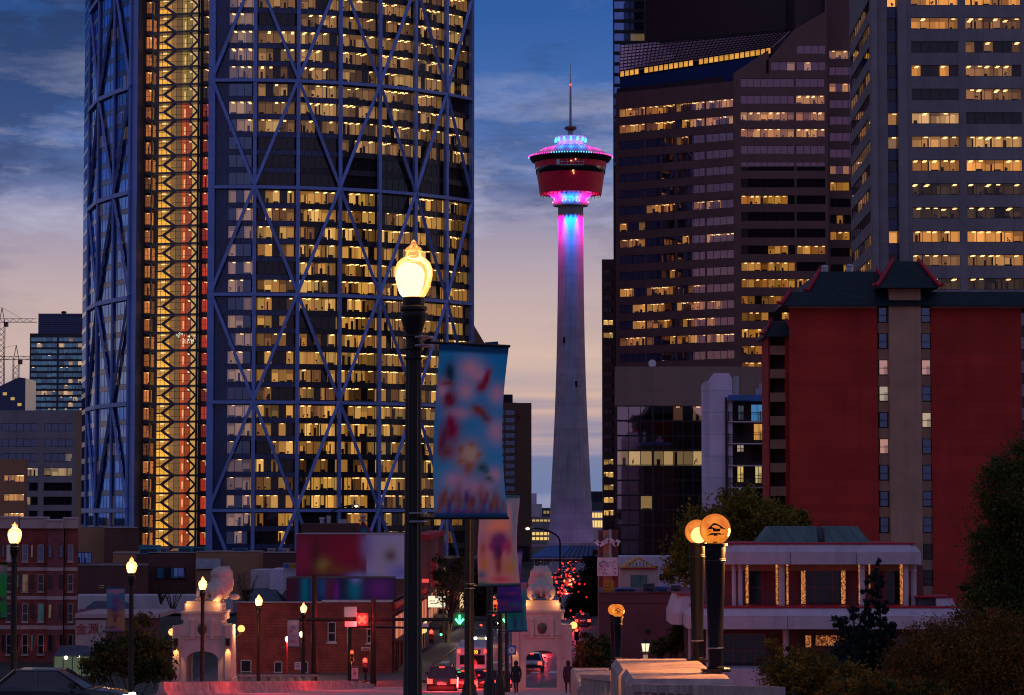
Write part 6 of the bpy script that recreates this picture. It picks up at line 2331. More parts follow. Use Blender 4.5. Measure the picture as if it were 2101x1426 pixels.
# ------------------------------------------------------------------ street lamps with acorn globes
def street_lamp(name='street_lamp'):
    r = thing(name, '', 'street lamp', group='acorn street lamps of the bridge')
    mb = MB()
    mb.lathe([(0.22, -1.4), (0.22, 0.2), (0.18, 0.26), (0.15, 0.42), (0.12, 0.5), (0.11, 2.5), (0.1, 4.9), (0.1, 5.0)], 'black_iron', (0, 0), 24, flute=0.12)
    mb.build('post', r, True)
    mb = MB()
    for z in (4.86, 4.98, 5.14):
        mb.lathe([(0.115, z), (0.125, z + 0.015), (0.115, z + 0.03)], 'black_iron', (0, 0), 20)
    mb.lathe([(0.1, 5.0), (0.1, 5.16), (0.115, 5.22), (0.155, 5.36), (0.165, 5.42), (0.15, 5.44), (0.15, 5.47), (0.175, 5.49), (0.175, 5.53), (0.14, 5.55), (0.145, 5.65), (0.12, 5.66)], 'black_iron', (0, 0), 24)
    mb.build('fitter', r, True)
    mb = MB()
    mb.lathe([(0.125, 5.65), (0.17, 5.70), (0.215, 5.80), (0.243, 5.94), (0.24, 6.02), (0.21, 6.10), (0.155, 6.15), (0.115, 6.17), (0.095, 6.20), (0.098, 6.24), (0.085, 6.26)], 'globe_glass', (0, 0), 28)
    g = mb.build('globe', r, True)
    mb = MB()
    mb.lathe([(0.09, 6.255), (0.105, 6.275), (0.09, 6.29), (0.06, 6.31), (0.035, 6.34), (0.03, 6.37), (0.0, 6.39)], 'globe_glass', (0, 0), 16)
    mb.build('finial', g, True)
    mb = MB()
    mb.lathe([(0.1, 5.665), (0.135, 5.71), (0.165, 5.80), (0.185, 5.92), (0.178, 5.99), (0.14, 6.05), (0.07, 6.085), (0.0, 6.095)], 'lamp_white', (-0.045, -0.01), 20)
    mb.build('glow', g, True)
    return r


def banner(name, lab, x, y, z0, w, h, rot, base, blobs, hem, group):
    r = thing(name, lab, 'banner', (0, 0, 0), group)
    ca, sa = math.cos(rot), math.sin(rot)

    def fn(u, v):
        wv = 0.035 * math.sin(u * 5 + v * 4) + 0.05 * math.sin(v * 3.0 + 1)
        ww = w * (1 - 0.05 * math.sin(v * 3.1) * u)
        return (ww * u * ca - wv * sa, ww * u * sa + wv * ca, h * v)

    def cf(u, v):
        if v > 0.945 or v < 0.03:
            return hem
        return blend(u, v, base, blobs)
    mb = MB()
    printed(mb, fn, cf, 22, 52, 'cloth_print')
    mb.build('cloth', r, True)
    for v in (0.0, 1.0):
        mb = MB()
        p, q = Vector(fn(0, v)), Vector(fn(1, v))
        mb.tube([p - (q - p) * 0.22, q + (q - p) * 0.01], 0.018, 'black_iron', 8)
        mb.build('arm', r)
    for v in (0.0, 1.0):
        mb = MB()
        p, q = Vector(fn(0, v)), Vector(fn(1, v))
        c_ = p - (q - p).normalized() * 0.24
        mb.lathe([(0.117, c_.z - 0.06), (0.121, c_.z - 0.05), (0.121, c_.z - 0.035), (0.117, c_.z - 0.03)], 'steel', (c_.x, c_.y), 18)
        mb.lathe([(0.117, c_.z + 0.05), (0.121, c_.z + 0.055), (0.121, c_.z + 0.07), (0.117, c_.z + 0.075)], 'steel', (c_.x, c_.y), 18)
        mb.build('strap', r)
    r.location = (x, y, z0)
    return r


LAMP0 = street_lamp()
labs = ['tall black street lamp with glowing globe nearest the camera, carrying the bird banner', 'black lamp post just behind the big bird banner, carrying the purple flower banner', 'third black lamp post along the footway, its globe hidden behind the flower banner', 'fourth black lamp post along the footway, beside the teal banner', 'farthest black lamp post before the footway lion pavilion']
XL = (848 - 1094) * 34 / F
spots = []
for i, d in enumerate((34, 64, 94, 124, 154)):
    spots.append((sx(XL, d), d, deck(d) + (0.0, 0.12, 0.2, 0.2, 0.1)[i], labs[i]))
for px, d, zb, lab in ((30, 92, 5.19, 'street lamp in front of the brick flats, beside the green banner'), (270, 120, 5.14, 'street lamp beside the purple tree banner'), (416, 147, 5.17, 'street lamp standing in front of the brick side lion pavilion'),
                       (531, 170, 4.8, 'street lamp before the brick wall next to the lion pavilion'), (623, 192, 4.85, 'street lamp farthest along the brick wall, beside the small white banner')):
    gy_ = {30: 1115, 270: 1176, 416: 1210, 531: 1243, 623: 1257}[px]
    q = P(px, gy_, d)
    spots.append((q.x, d, q.z - 5.65, lab))
for i, (x, d, z, lab) in enumerate(spots):
    o = LAMP0 if i == 0 else copy_tree(LAMP0)
    o.location = (x, d, z)
    o['label'] = lab
    if i in (0, 1, 2, 3, 5, 6, 7, 8, 9):
        lamp('lamp_light', (x, d, z + 5.95), (1.0, 0.56, 0.26), 420 if i else 160, o, 'POINT', 0.25)

sky_ = lambda u, v: (0.015 + 0.08 * (1 - v), 0.4 + 0.16 * (1 - v), 0.8)
PK = (1.0, 0.56, 0.66)
B1 = [(0.45, 0.86, 0.232, 0.077, PK), (0.6, 0.82, 0.145, 0.056, PK), (0.15, 0.83, 0.096, 0.084, (0.030, 0.084, 0.120)), (0.1, 0.77, 0.120, 0.036, (0.390, 0.120, 0.192)), (0.72, 0.81, 0.060, 0.072, (0.480, 0.024, 0.084)), (0.62, 0.76, 0.096, 0.048, (0.450, 0.036, 0.096)), (0.9, 0.72, 0.174, 0.070, PK),
      (0.38, 0.73, 0.174, 0.070, PK), (0.17, 0.68, 0.120, 0.072, (0.360, 0.024, 0.060)), (0.07, 0.73, 0.087, 0.070, PK), (0.6, 0.62, 0.168, 0.042, (0.450, 0.072, 0.060)), (0.75, 0.57, 0.108, 0.036, (0.300, 0.072, 0.084)), (0.3, 0.6, 0.203, 0.042, PK), (0.9, 0.5, 0.203, 0.084, PK),
      (0.24, 0.5, 0.132, 0.102, (0.540, 0.012, 0.084)), (0.12, 0.46, 0.084, 0.120, (0.300, 0.072, 0.144)), (0.18, 0.38, 0.168, 0.060, (0.420, 0.072, 0.096)), (0.47, 0.36, 0.204, 0.102, (1.125, 0.420, 0.192)), (0.49, 0.37, 0.09, 0.05, (1.0, 0.72, 0.4)), (0.47, 0.28, 0.072, 0.060, (0.540, 0.168, 0.096)), (0.67, 0.29, 0.096, 0.036, (0.030, 0.144, 0.120)),
      (0.75, 0.23, 0.084, 0.036, (0.030, 0.168, 0.144)), (0.3, 0.22, 0.189, 0.056, PK), (0.85, 0.25, 0.145, 0.056, PK), (0.55, 0.17, 0.362, 0.070, PK), (0.15, 0.1, 0.144, 0.084, (0.510, 0.144, 0.120)), (0.35, 0.11, 0.072, 0.108, (0.450, 0.120, 0.108)), (0.5, 0.09, 0.072, 0.084, (0.300, 0.072, 0.192)), (0.65, 0.11, 0.072, 0.108, (0.510, 0.144, 0.096)), (0.85, 0.09, 0.096, 0.096, (0.480, 0.132, 0.120)), (0.5, 0.03, 0.600, 0.036, (0.180, 0.060, 0.312))]
def placed(px0, py0, py1, d):
    p, q = P(px0, py0, d), P(px0, py1, d)
    return p.x, q.z, p.z - q.z


x, z, h = placed(896, 704, 1063, 34)
B1 += [(0.70, 0.80, 0.045, 0.075, (0.5, 0.01, 0.06), -28), (0.63, 0.755, 0.09, 0.016, (0.42, 0.03, 0.06), 20), (0.6, 0.62, 0.13, 0.02, (0.42, 0.08, 0.04), -32), (0.7, 0.585, 0.07, 0.014, (0.3, 0.05, 0.05), -40), (0.22, 0.53, 0.05, 0.07, (0.5, 0.0, 0.07), 12), (0.13, 0.45, 0.045, 0.07, (0.3, 0.05, 0.12), -20), (0.16, 0.83, 0.05, 0.05, (0.01, 0.08, 0.12), 15), (0.13, 0.765, 0.1, 0.012, (0.4, 0.12, 0.1), 5), (0.17, 0.68, 0.07, 0.04, (0.36, 0.02, 0.05), 30)]
B1 += [(0.47 + 0.13 * math.cos(a_ * 1.257), 0.36 + 0.065 * math.sin(a_ * 1.257), 0.05, 0.014, (0.7, 0.25, 0.08), math.degrees(a_ * 1.257) * 0.8) for a_ in range(5)]
B1 += [(0.49, 0.37, 0.09, 0.042, (1.0, 0.75, 0.42), 0), (0.68, 0.285, 0.09, 0.014, (0.01, 0.16, 0.13), -25), (0.78, 0.225, 0.06, 0.012, (0.01, 0.18, 0.16), -20)]
B1 += [(0.06 + 0.055 * i_, 0.085 + 0.02 * ((i_ * 7) % 5 - 2), 0.022, 0.05, ((0.5, 0.14, 0.08), (0.36, 0.08, 0.12), (0.45, 0.2, 0.06), (0.16, 0.05, 0.3))[i_ % 4], (i_ * 37) % 30 - 15) for i_ in range(17)]
banner('banner', 'large banner of birds over blue sky with pink clouds on nearest lamp post', x, 34, z, 1.12, h, math.radians(36), sky_, B1, (0.012, 0.1, 0.26), 'art banners on the lamp posts')
B2 = [(0.5, 0.47, 0.2, 0.1, (0.1, 0.02, 0.3), 20), (0.62, 0.43, 0.1, 0.06, (0.4, 0.04, 0.25), -30), (0.36, 0.42, 0.1, 0.06, (0.25, 0.03, 0.3), 40), (0.5, 0.36, 0.07, 0.09, (0.05, 0.02, 0.12), 0),(0.5, 0.95, 0.6, 0.12, (0.05, 0.25, 0.5)), (0.9, 0.7, 0.12, 0.4, (0.06, 0.25, 0.5)), (0.5, 0.64, 0.34, 0.08, (0.7, 0.34, 0.2)), (0.12, 0.8, 0.2, 0.12, (0.1, 0.35, 0.6)), (0.9, 0.25, 0.1, 0.2, (0.2, 0.3, 0.3)), (0.08, 0.5, 0.1, 0.2, (0.3, 0.24, 0.5)), (0.5, 0.5, 0.28, 0.14, (0.12, 0.035, 0.24)), (0.45, 0.36, 0.12, 0.12, (0.05, 0.02, 0.14)), (0.12, 0.4, 0.1, 0.12, (0.3, 0.1, 0.1)), (0.75, 0.42, 0.12, 0.12, (0.25, 0.05, 0.14)), (0.15, 0.24, 0.12, 0.1, (0.4, 0.22, 0.07)), (0.75, 0.2, 0.2, 0.1, (0.36, 0.24, 0.08)), (0.5, 0.22, 0.1, 0.14, (0.16, 0.03, 0.06)), (0.1, 0.12, 0.16, 0.06, (0.05, 0.14, 0.36)), (0.55, 0.07, 0.3, 0.04, (0.42, 0.07, 0.16)), (0.1, 0.03, 0.2, 0.04, (0.05, 0.2, 0.1))]
x, z, h = placed(984, 1013, 1203, 64)
banner('banner', 'banner with a purple flower on orange, half hidden behind the large bird banner', x, 64, z, 1.2, h, math.radians(36), (0.42, 0.26, 0.34), B2, (0.02, 0.1, 0.2), 'art banners on the lamp posts')
B3 = [(0.8, 0.85, 0.3, 0.15, (0.4, 0.3, 0.5)), (0.85, 0.6, 0.2, 0.2, (0.3, 0.12, 0.6)), (0.3, 0.25, 0.4, 0.05, (0.02, 0.03, 0.14)), (0.6, 0.3, 0.4, 0.03, (0.3, 0.06, 0.18)), (0.2, 0.15, 0.3, 0.05, (0.3, 0.05, 0.13)), (0.7, 0.12, 0.3, 0.05, (0.08, 0.16, 0.2)), (0.4, 0.05, 0.5, 0.04, (0.16, 0.06, 0.14))]
x, z, h = placed(1023, 1128, 1257, 94)
banner('banner', 'violet banner with dark water pattern behind the purple flower banner', x, 94, z, 1.05, h, math.radians(36), (0.1, 0.04, 0.3), B3, (0.04, 0.05, 0.2), 'art banners on the lamp posts')
B4 = [(0.8, 0.9, 0.4, 0.12, (0.3, 0.1, 0.16)), (0.4, 0.35, 0.5, 0.16, (0.0, 0.2, 0.12)), (0.4, 0.15, 0.12, 0.2, (0.02, 0.04, 0.16)), (0.75, 0.2, 0.1, 0.2, (0.03, 0.05, 0.2)), (0.6, 0.6, 0.3, 0.1, (0.05, 0.05, 0.2))]
x, z, h = placed(1042, 1190, 1296, 124)
banner('banner', 'teal and green banner overlapping the footway lion pavilion', x, 124, z, 1.05, h, math.radians(30), (0.01, 0.2, 0.28), B4, (0.01, 0.06, 0.3), 'art banners on the lamp posts')
B5 = [(0.5, 0.9, 0.5, 0.1, (0.5, 0.2, 0.35)), (0.5, 0.5, 0.7, 0.2, (0.02, 0.42, 0.04)), (0.5, 0.2, 0.6, 0.1, (0.02, 0.34, 0.03)), (0.7, 0.35, 0.3, 0.06, (0.12, 0.01, 0.06)), (0.4, 0.08, 0.5, 0.06, (0.04, 0.1, 0.05))]
x, z, h = placed(-30, 1154, 1270, 92)
banner('banner', 'bright green banner on the lamp in front of the brick flats', x, 92, z, 0.78, h, math.radians(-4), (0.04, 0.3, 0.1), B5, (0.03, 0.05, 0.02), 'art banners on the lamp posts')
B6 = [(0.5, 0.9, 0.6, 0.06, (0.4, 0.2, 0.3)), (0.5, 0.7, 0.3, 0.14, (0.14, 0.05, 0.22)), (0.75, 0.6, 0.16, 0.12, (0.3, 0.06, 0.1)), (0.45, 0.5, 0.3, 0.1, (0.1, 0.04, 0.2)), (0.5, 0.36, 0.3, 0.05, (0.24, 0.03, 0.08)), (0.45, 0.28, 0.1, 0.1, (0.08, 0.02, 0.05)), (0.3, 0.1, 0.3, 0.05, (0.06, 0.06, 0.2)), (0.6, 0.05, 0.3, 0.04, (0.35, 0.07, 0.16))]
x, z, h = placed(219, 1204, 1297, 120)
banner('banner', 'banner with a purple tree on blue and tan in front of the leafy shrub', x, 120, z, 0.85, h, math.radians(-4), lambda u, v: (0.05, 0.2, 0.34) if v > 0.5 else (0.3, 0.2, 0.1), B6, (0.05, 0.1, 0.2), 'art banners on the lamp posts')
B7 = [(0.5, 0.7, 0.4, 0.1, (0.12, 0.1, 0.3)), (0.3, 0.55, 0.2, 0.06, (0.3, 0.05, 0.1)), (0.6, 0.4, 0.4, 0.08, (0.2, 0.18, 0.3)), (0.5, 0.2, 0.4, 0.06, (0.3, 0.1, 0.12)), (0.6, 0.85, 0.2, 0.06, (0.4, 0.3, 0.4))]
x, z, h = placed(590, 1270, 1328, 194)
banner('banner', 'small pale banner with red and blue streaks against the brick wall', x, 194, z, 0.85, h, 0, (0.28, 0.26, 0.4), B7, (0.05, 0.06, 0.16), 'art banners on the lamp posts')


# ------------------------------------------------------------------ pairs of thick black posts with amber globes
def globe_post(px, py, rpx, d, ybase, lab, bright):
    q = P(px, py, d)
    R_ = rpx * d / F
    zb = Z(ybase, d)
    r = thing('globe_post', lab, 'street lamp', (q.x, d, zb), 'thick black globe posts on the parapet')
    mb = MB()
    mb.lathe([(R_ * 0.55, zb - 0.05), (R_ * 0.55, zb + 0.02), (R_ * 0.46, zb + 0.04), (R_ * 0.47, zb + 0.35), (R_ * 0.5, zb + 0.36), (R_ * 0.5, zb + 0.4), (R_ * 0.47, zb + 0.42), (R_ * 0.64, q.z - R_ * 2.0), (R_ * 0.68, q.z - R_ * 1.9), (R_ * 0.64, q.z - R_ * 1.85), (R_ * 0.66, q.z - R_ * 1.1), (R_ * 0.8, q.z - R_ * 1.05), (R_ * 0.8, q.z - R_ * 0.9), (R_ * 0.4, q.z - R_ * 0.88)], 'charcoal_paint', (q.x, d), 28)
    mb.build('post', r, True)
    mb = MB()
    mb.lathe([(R_ * 0.66, q.z - R_ * 2.02), (R_ * 0.7, q.z - R_ * 2.0), (R_ * 0.66, q.z - R_ * 1.97)], 'steel', (q.x, d), 24)
    mb.lathe([(R_ * 0.49, zb + 0.36), (R_ * 0.53, zb + 0.38), (R_ * 0.49, zb + 0.4)], 'steel', (q.x, d), 24)
    mb.box(q.x - R_ * 0.9, q.x + R_ * 0.9, d - R_ * 0.9, d + R_ * 0.9, zb - 0.06, zb - 0.005, 'black_iron', ch=0.03)
    mb.build('band', r, True)
    mb = MB()
    mb.ball(q, R_, 'lantern_glass', 32)
    g = mb.build('globe', r, True)
    mb = MB()

    def on(x, z):
        y = -math.sqrt(max(0.02, 1.03 ** 2 - x * x - z * z))
        return (q.x + R_ * x, d + R_ * y, q.z + R_ * z)

    def patch(poly):
        mb.add([on(p[0] * 1.3 - 0.02, p[1] * 1.25 + 0.02) for p in poly], [tuple(range(len(poly)))], 'interior_dark')
    if not bright:
        patch([(-0.42, -0.02), (-0.1, 0.02), (0.32, 0.02), (0.4, -0.02), (0.34, 0.1), (0.18, 0.2), (0.02, 0.3), (-0.12, 0.3), (-0.28, 0.14)])
        patch([(-0.16, 0.02), (0.22, 0.02), (0.2, -0.12), (-0.14, -0.12)])
        patch([(-0.46, -0.34), (-0.2, -0.2), (0.22, -0.2), (0.3, -0.3), (0.1, -0.27), (-0.2, -0.3)])
        patch([(-0.1, -0.27), (0.08, -0.27), (0.08, -0.7), (-0.1, -0.7)])
        patch([(0.34, 0.06), (0.72, 0.08), (0.7, 0.02), (0.4, 0.0)])
        patch([(0.62, 0.05), (0.72, 0.06), (0.7, -0.28), (0.6, -0.28)])
        patch([(0.3, -0.22), (0.68, -0.22), (0.66, -0.3), (0.34, -0.3)])
        mb.build('pagoda_emblem', g)
    lamp('globe_light', (q.x + R_ * 2.2, d + R_ * 0.9, q.z - R_ * 0.5), (1.0, 0.34, 0.08), 900 if d < 80 else 300, r, 'POINT', R_ * 0.6)
    return r


m = bpy.data.materials.new('lantern_glass')
m.use_nodes = True
t = m.node_tree
t.nodes.clear()
e = t.nodes.new('ShaderNodeEmission')
o = t.nodes.new('ShaderNodeOutputMaterial')
tcn = t.nodes.new('ShaderNodeTexCoord')
ns = t.nodes.new('ShaderNodeTexNoise')
ns.inputs['Scale'].default_value = 3.2
ns.inputs['Detail'].default_value = 3
t.links.new(tcn.outputs['Object'], ns.inputs['Vector'])
cr = t.nodes.new('ShaderNodeValToRGB')
cr.color_ramp.elements[0].position, cr.color_ramp.elements[1].position = 0.35, 0.72
cr.color_ramp.elements[0].color = (0.8, 0.16, 0.014, 1)
cr.color_ramp.elements[1].color = (1.5, 0.55, 0.07, 1)
t.links.new(ns.outputs[0], cr.inputs[0])
lw = t.nodes.new('ShaderNodeLayerWeight')
lw.inputs[0].default_value = 0.35
mx = t.nodes.new('ShaderNodeMix')
mx.data_type = 'RGBA'
t.links.new(lw.outputs['Facing'], mx.inputs[0])
t.links.new(cr.outputs[0], mx.inputs[6])
mx.inputs[7].default_value = (0.5, 0.1, 0.015, 1)
t.links.new(mx.outputs[2], e.inputs[0])
gl = t.nodes.new('ShaderNodeBsdfGlossy')
gl.inputs['Roughness'].default_value = 0.15
ad = t.nodes.new('ShaderNodeMixShader')
ad.inputs[0].default_value = 0.06
t.links.new(e.outputs[0], ad.inputs[1])
t.links.new(gl.outputs[0], ad.inputs[2])
t.links.new(ad.outputs[0], o.inputs[0])
m.cycles.emission_sampling = 'NONE'
MATS['lantern_glass'] = m
p_b = globe_post(1430, 1091, 25, 56.5, 1352, 'thick black globe post standing half behind its twin near the terraced building', True)
p_f = globe_post(1467, 1086, 32, 51.0, 1371, 'nearest thick black globe post with pagoda emblem on its amber globe', False)
globe_post(1259, 1251, 11.5, 131, 1371, 'far globe post half hidden behind its emblem bearing twin', True)
globe_post(1268, 1253, 13.5, 122, 1366, 'far globe post with small pagoda emblem before the maroon wall', False)
bc = P(1422, 1100, 56.0)
mb = MB()
mb.ball((bc.x + 0.14, 56.3, bc.z + 0.02), 0.17, 'lamp_core', 20)
mb.build('glow', p_b.children[2], True)


# ------------------------------------------------------------------ parapet blocks and balustrade of the bridge
def block(lab, p0, p1, d0, d1, ytop, d_t, ch=0.1, cap=True):
    r = thing('parapet_block', lab, 'parapet', (X((p0 + p1) / 2, d0, 1390), d0, deck(d0) - 0.4), 'concrete parapet blocks')
    x0_, x1_ = X(p0, d0, 1390), X(p1, d0, 1390)
    zt_ = Z(ytop, d_t)
    mb = MB()
    mb.prism([(x0_, d0), (x1_, d0), (x1_, d1), (x0_, d1)], deck(d0) - 1.2, zt_ - 0.14, 'concrete')
    c = 0.1
    mb.prism([(x0_, d0), (x1_, d0), (x1_, d1), (x0_, d1)], zt_ - 0.136, zt_, 'concrete', top=[(x0_ + c, d0 + c), (x1_ - c, d0 + c), (x1_ - c, d1 - c), (x0_ + c, d1 - c)])
    mb.build('block', r)
    mb = MB()
    mb.box(x0_ + 0.12, x0_ + 0.2, d0 - 0.012, d0 - 0.002, deck(d0) - 1, zt_ - 0.22, 'slate_roof')
    mb.build('joint', r)
    return r


block('big concrete parapet block glowing orange under the rear globe post', 1269, 1466, 53.2, 57.2, 1351, 57.2)
block('nearer grey concrete parapet block under the emblem globe post', 1289, 1510, 49.2, 52.4, 1372, 52.4)
block('far concrete parapet block under the distant pair of globe posts', 1185, 1280, 119, 133, 1370, 133)


def balustrade(name, lab, pts, hgt, n, m='concrete', w=0.22):
    """rail on posts following plan points (x, d, ground z)"""
    r = thing(name, lab, 'balustrade', pts[0])
    (xa, da, za), (xb_, db, zb) = pts
    mb = MB()
    mb.bar((xa, da, za + hgt), (xb_, db, zb + hgt), w, 0.14, m)
    mb.bar((xa, da, za + 0.1), (xb_, db, zb + 0.1), w, 0.16, m)
    mb.build('rail', r)
    for i in range(n):
        f = (i + 0.5) / n
        x_, d_, z_ = xa + (xb_ - xa) * f, da + (db - da) * f, za + (zb - za) * f
        k = MB()
        k.box(x_ - w * 0.42, x_ + w * 0.42, d_ - w * 0.42, d_ + w * 0.42, z_ + 0.18, z_ + hgt - 0.07, m, ch=0.02)
        k.build('baluster', r)
    return r


q0, q1 = P(1262, 1392, 62), P(1196, 1388, 117)
balustrade('balustrade', 'pale concrete balustrade running between the far and big parapet blocks', ((q0.x, 62, q0.z - 0.85), (q1.x, 117, q1.z - 0.85)), 0.85, 34)
q0, q1 = P(1600, 1421, 33), P(1305, 1411, 48.5)
balustrade('balustrade', 'nearest pale concrete rail crossing below the parapet blocks', ((q0.x, 33, q0.z - 0.85), (q1.x, 48.5, q1.z - 0.85)), 0.85, 14, w=0.14)
q0, q1 = P(484, 1386, 176), P(650, 1386, 190)
balustrade('balustrade', 'low pale balustrade in front of the brick wall', ((q0.x, 176, q0.z - 0.7), (q1.x, 190, q1.z - 0.7)), 0.7, 9, w=0.3)
br = thing('road_barrier', 'long concrete road barrier lit red along the left roadway', 'barrier', (X(600, 165), 165, 0))
q0, q1 = P(330, 1399, 132), P(766, 1396, 186)
for i in range(6):
    a, b_ = q0.lerp(q1, i / 6 + 0.002), q0.lerp(q1, (i + 1) / 6 - 0.002)
    u = (b_ - a).normalized()
    nrm = Vector((u.y, -u.x, 0)).normalized()
    mb = MB()
    pr = [(-0.32, -1.3), (0.32, -1.3), (0.32, -0.62), (0.16, -0.4), (0.1, 0), (-0.1, 0), (-0.16, -0.4), (-0.32, -0.62)]
    if i == 5:
        b_ = b_ - Vector((0, 0, 0.25))
    vs = [a + nrm * p + Vector((0, 0, z)) for p, z in pr] + [b_ + nrm * p + Vector((0, 0, z)) for p, z in pr]
    n = len(pr)
    mb.add(vs, [tuple(range(n)), tuple(range(n, 2 * n))[::-1]] + [(k, n + k, n + (k + 1) % n, (k + 1) % n) for k in range(n)], 'concrete')
    mb.build('segment', br)


# ------------------------------------------------------------------ signals and masts
def lens(mb, c, r, m, up=(0, 0, 1)):
    n = 14
    mb.add([(c[0] + r * math.cos(2 * math.pi * i / n), c[1], c[2] + r * math.sin(2 * math.pi * i / n)) for i in range(n)], [tuple(range(n))], m)


def signal(px, py, d, which, lab, size=1.0, case='black_plastic', watts=0, pole=None):
    """three-lens traffic signal; py is the lit lens"""
    q = P(px, py, d)
    s = size
    top = {'red': 0, 'amber': 1, 'green': 2}[which]
    zc = q.z + (top - 1) * 0.34 * s * 1.0
    r = thing('traffic_signal', lab, 'traffic light', (q.x, d, zc), 'traffic signals')
    mb = MB()
    mb.box(q.x - 0.2 * s, q.x + 0.2 * s, d, d + 0.22 * s, zc - 0.56 * s, zc + 0.56 * s, case, ch=0.03)
    mb.build('housing', r)
    for i in range(3):
        z = zc + (1 - i) * 0.34 * s
        mb = MB()
        lens(mb, (q.x, d - 0.02, z), 0.14 * s, ('red_signal', 'amber_sign', 'green_signal')[i] if i == top else 'interior_dark')
        mb.add([(q.x + 0.16 * s * math.cos(a), y, z + 0.16 * s * math.sin(a)) for y in (d - 0.2 * s, d) for a in [math.pi * k / 8 for k in range(9)]], [(k, k + 1, 10 + k, 9 + k) for k in range(8)], case)
        mb.build('lens', r)
    if watts:
        lamp('signal_light', (q.x, d - 0.3, q.z), (1.0, 0.04, 0.03) if which == 'red' else (0.1, 1.0, 0.35), watts, r, 'POINT', 0.15)
    if pole:
        mb = MB()
        mb.tube([(q.x + 0.02, d + 0.35, pole), (q.x + 0.02, d + 0.35, zc + 0.5 * s)], 0.08, 'black_iron', 8)
        mb.build('pole', r)
    return r


DS = 196.0
gan = thing('signal_gantry', 'long dark gantry arm carrying lane signals across the end of the bridge', 'gantry', (X(764, DS), DS, 0))
zg = Z(1271, DS)
mb = MB()
mb.tube([(X(612, DS), DS, zg), (X(1062, DS), DS, zg)], 0.12, 'black_iron', 10)
mb.build('arm', gan)
for px in (646, 767):
    mb = MB()
    mb.tube([(X(px, DS), DS + 0.25, -0.4), (X(px, DS), DS + 0.25, Z(1180, DS) if px == 646 else Z(1228, DS))], [0.24, 0.18], 'black_iron', 12)
    mb.build('pole', gan)
g2 = thing('signal_mast', 'shorter signal arm below the gantry on a post by the corner', 'mast', (X(719, 199), 199, 0))
mb = MB()
mb.tube([(X(719, 199), 199, Z(1286, 199)), (X(905, 199), 199, Z(1289, 199))], [0.1, 0.06], 'black_iron', 8)
mb.build('arm', g2)
mb = MB()
mb.tube([(X(719, 199), 199, -0.3), (X(719, 199), 199, Z(1282, 199))], 0.15, 'black_iron', 10)
mb.build('pole', g2)


def lane_signal(px, kind, lab):
    c = P(px, 1271, DS - 0.35)
    r = thing('lane_signal', lab, 'lane signal', c, 'lane signals on the gantry')
    mb = MB()
    mb.box(c.x - 0.48, c.x + 0.48, c.y, c.y + 0.3, c.z - 0.48, c.z + 0.48, 'black_plastic', ch=0.04)
    mb.build('housing', r)
    mb = MB()
    y = c.y - 0.03
    if kind == 'x':
        for s in (-1, 1):
            mb.bar((c.x - 0.27, y, c.z - 0.27 * s), (c.x + 0.27, y, c.z + 0.27 * s), 0.17, 0.04, 'red_signal', up=(0, -1, 0))
    else:
        mb.bar((c.x, y, c.z + 0.34), (c.x, y, c.z - 0.2), 0.13, 0.04, 'green_signal', up=(0, -1, 0))
        for s in (-1, 1):
            mb.bar((c.x + s * 0.3, y - 0.01, c.z + 0.05), (c.x, y - 0.01, c.z - 0.32), 0.13, 0.04, 'green_signal', up=(0, -1, 0))
    mb.build('symbol', r)
    lamp('lane_light', (c.x, c.y - 0.5, c.z), (1.0, 0.03, 0.03) if kind == 'x' else (0.05, 1.0, 0.35), 700 if kind == 'x' else 60, r, 'POINT', 0.3)


lane_signal(743, 'x', 'red cross lane signal on the gantry')
lane_signal(943, 'arrow', 'green arrow lane signal left of the second lamp post')
lane_signal(1040, 'arrow', 'green arrow lane signal beside the teal banner')
signal(749, 1354, 201, 'red', 'red traffic signal at the corner of the brick building', 1.0, watts=420, pole=-0.3)
signal(885, 1296, 200, 'red', 'red traffic signal hanging from the end of the shorter arm', 1.0, watts=120)
signal(722, 1338, 198.5, 'red', 'yellow cased signal seen from the side on the corner mast', 0.8, 'yellow_case')
signal(1016, 1235, 270, 'red', 'red traffic signal above the street beside third lamp post', 1.1, 'yellow_case', 120)
signal(970, 1260, 285, 'red', 'red traffic signal right behind the second lamp post', 1.0)
signal(987, 1283, 300, 'red', 'red traffic signal straight above the oncoming headlights', 1.0)
signal(1002, 1282, 302, 'green', 'small green traffic signal above the oncoming headlights', 0.9)
signal(1183, 1293, 240, 'red', 'red traffic signal beside the globe lamp of the footway pavilion', 1.0, pole=-0.2)
signal(1058, 1262, 250, 'red', 'red traffic signal between teal banner and footway pavilion', 1.0, watts=100)
signal(1012, 1262, 290, 'red', 'red traffic signal low beside the third lamp post', 0.9)
signal(905, 1302, 240, 'green', 'green traffic signal over the far pavement left of second lamp post', 0.8)
signal(1166, 1180, 520, 'red', 'distant red traffic signal high over the street in front of the tower pavilion', 1.2)
signal(1193, 1180, 500, 'red', 'distant red traffic signal nearest the dark street trees', 1.2)
for (p0, p1, y0, y1, d, lab) in ((708, 733, 1245, 1266, 195, 'upper blank square sign panel beside the red cross signal'), (709, 733, 1275, 1286, 195.5, 'lower blank sign panel under the upper square sign'), (862, 880, 1279, 1290, 202, 'white street sign behind the shorter signal arm')):
    mb = MB()
    mb.box(X(p0, d), X(p1, d), d, d + 0.06, Z(y1, d), Z(y0, d), 'white_sign')
    mb.bar((X((p0 + p1) / 2, d), d + 0.1, Z(y1, d)), (X((p0 + p1) / 2, d), d + 0.1, Z(y0, d)), 0.08, 0.06, 'steel')
    tag(mb.build('street_sign'), lab, 'sign')
r = thing('direction_sign', 'square blue sign with a white round emblem before footway pavilion', 'sign', P(1050, 1334, 150))
c = P(1050, 1334, 150)
mb = MB()
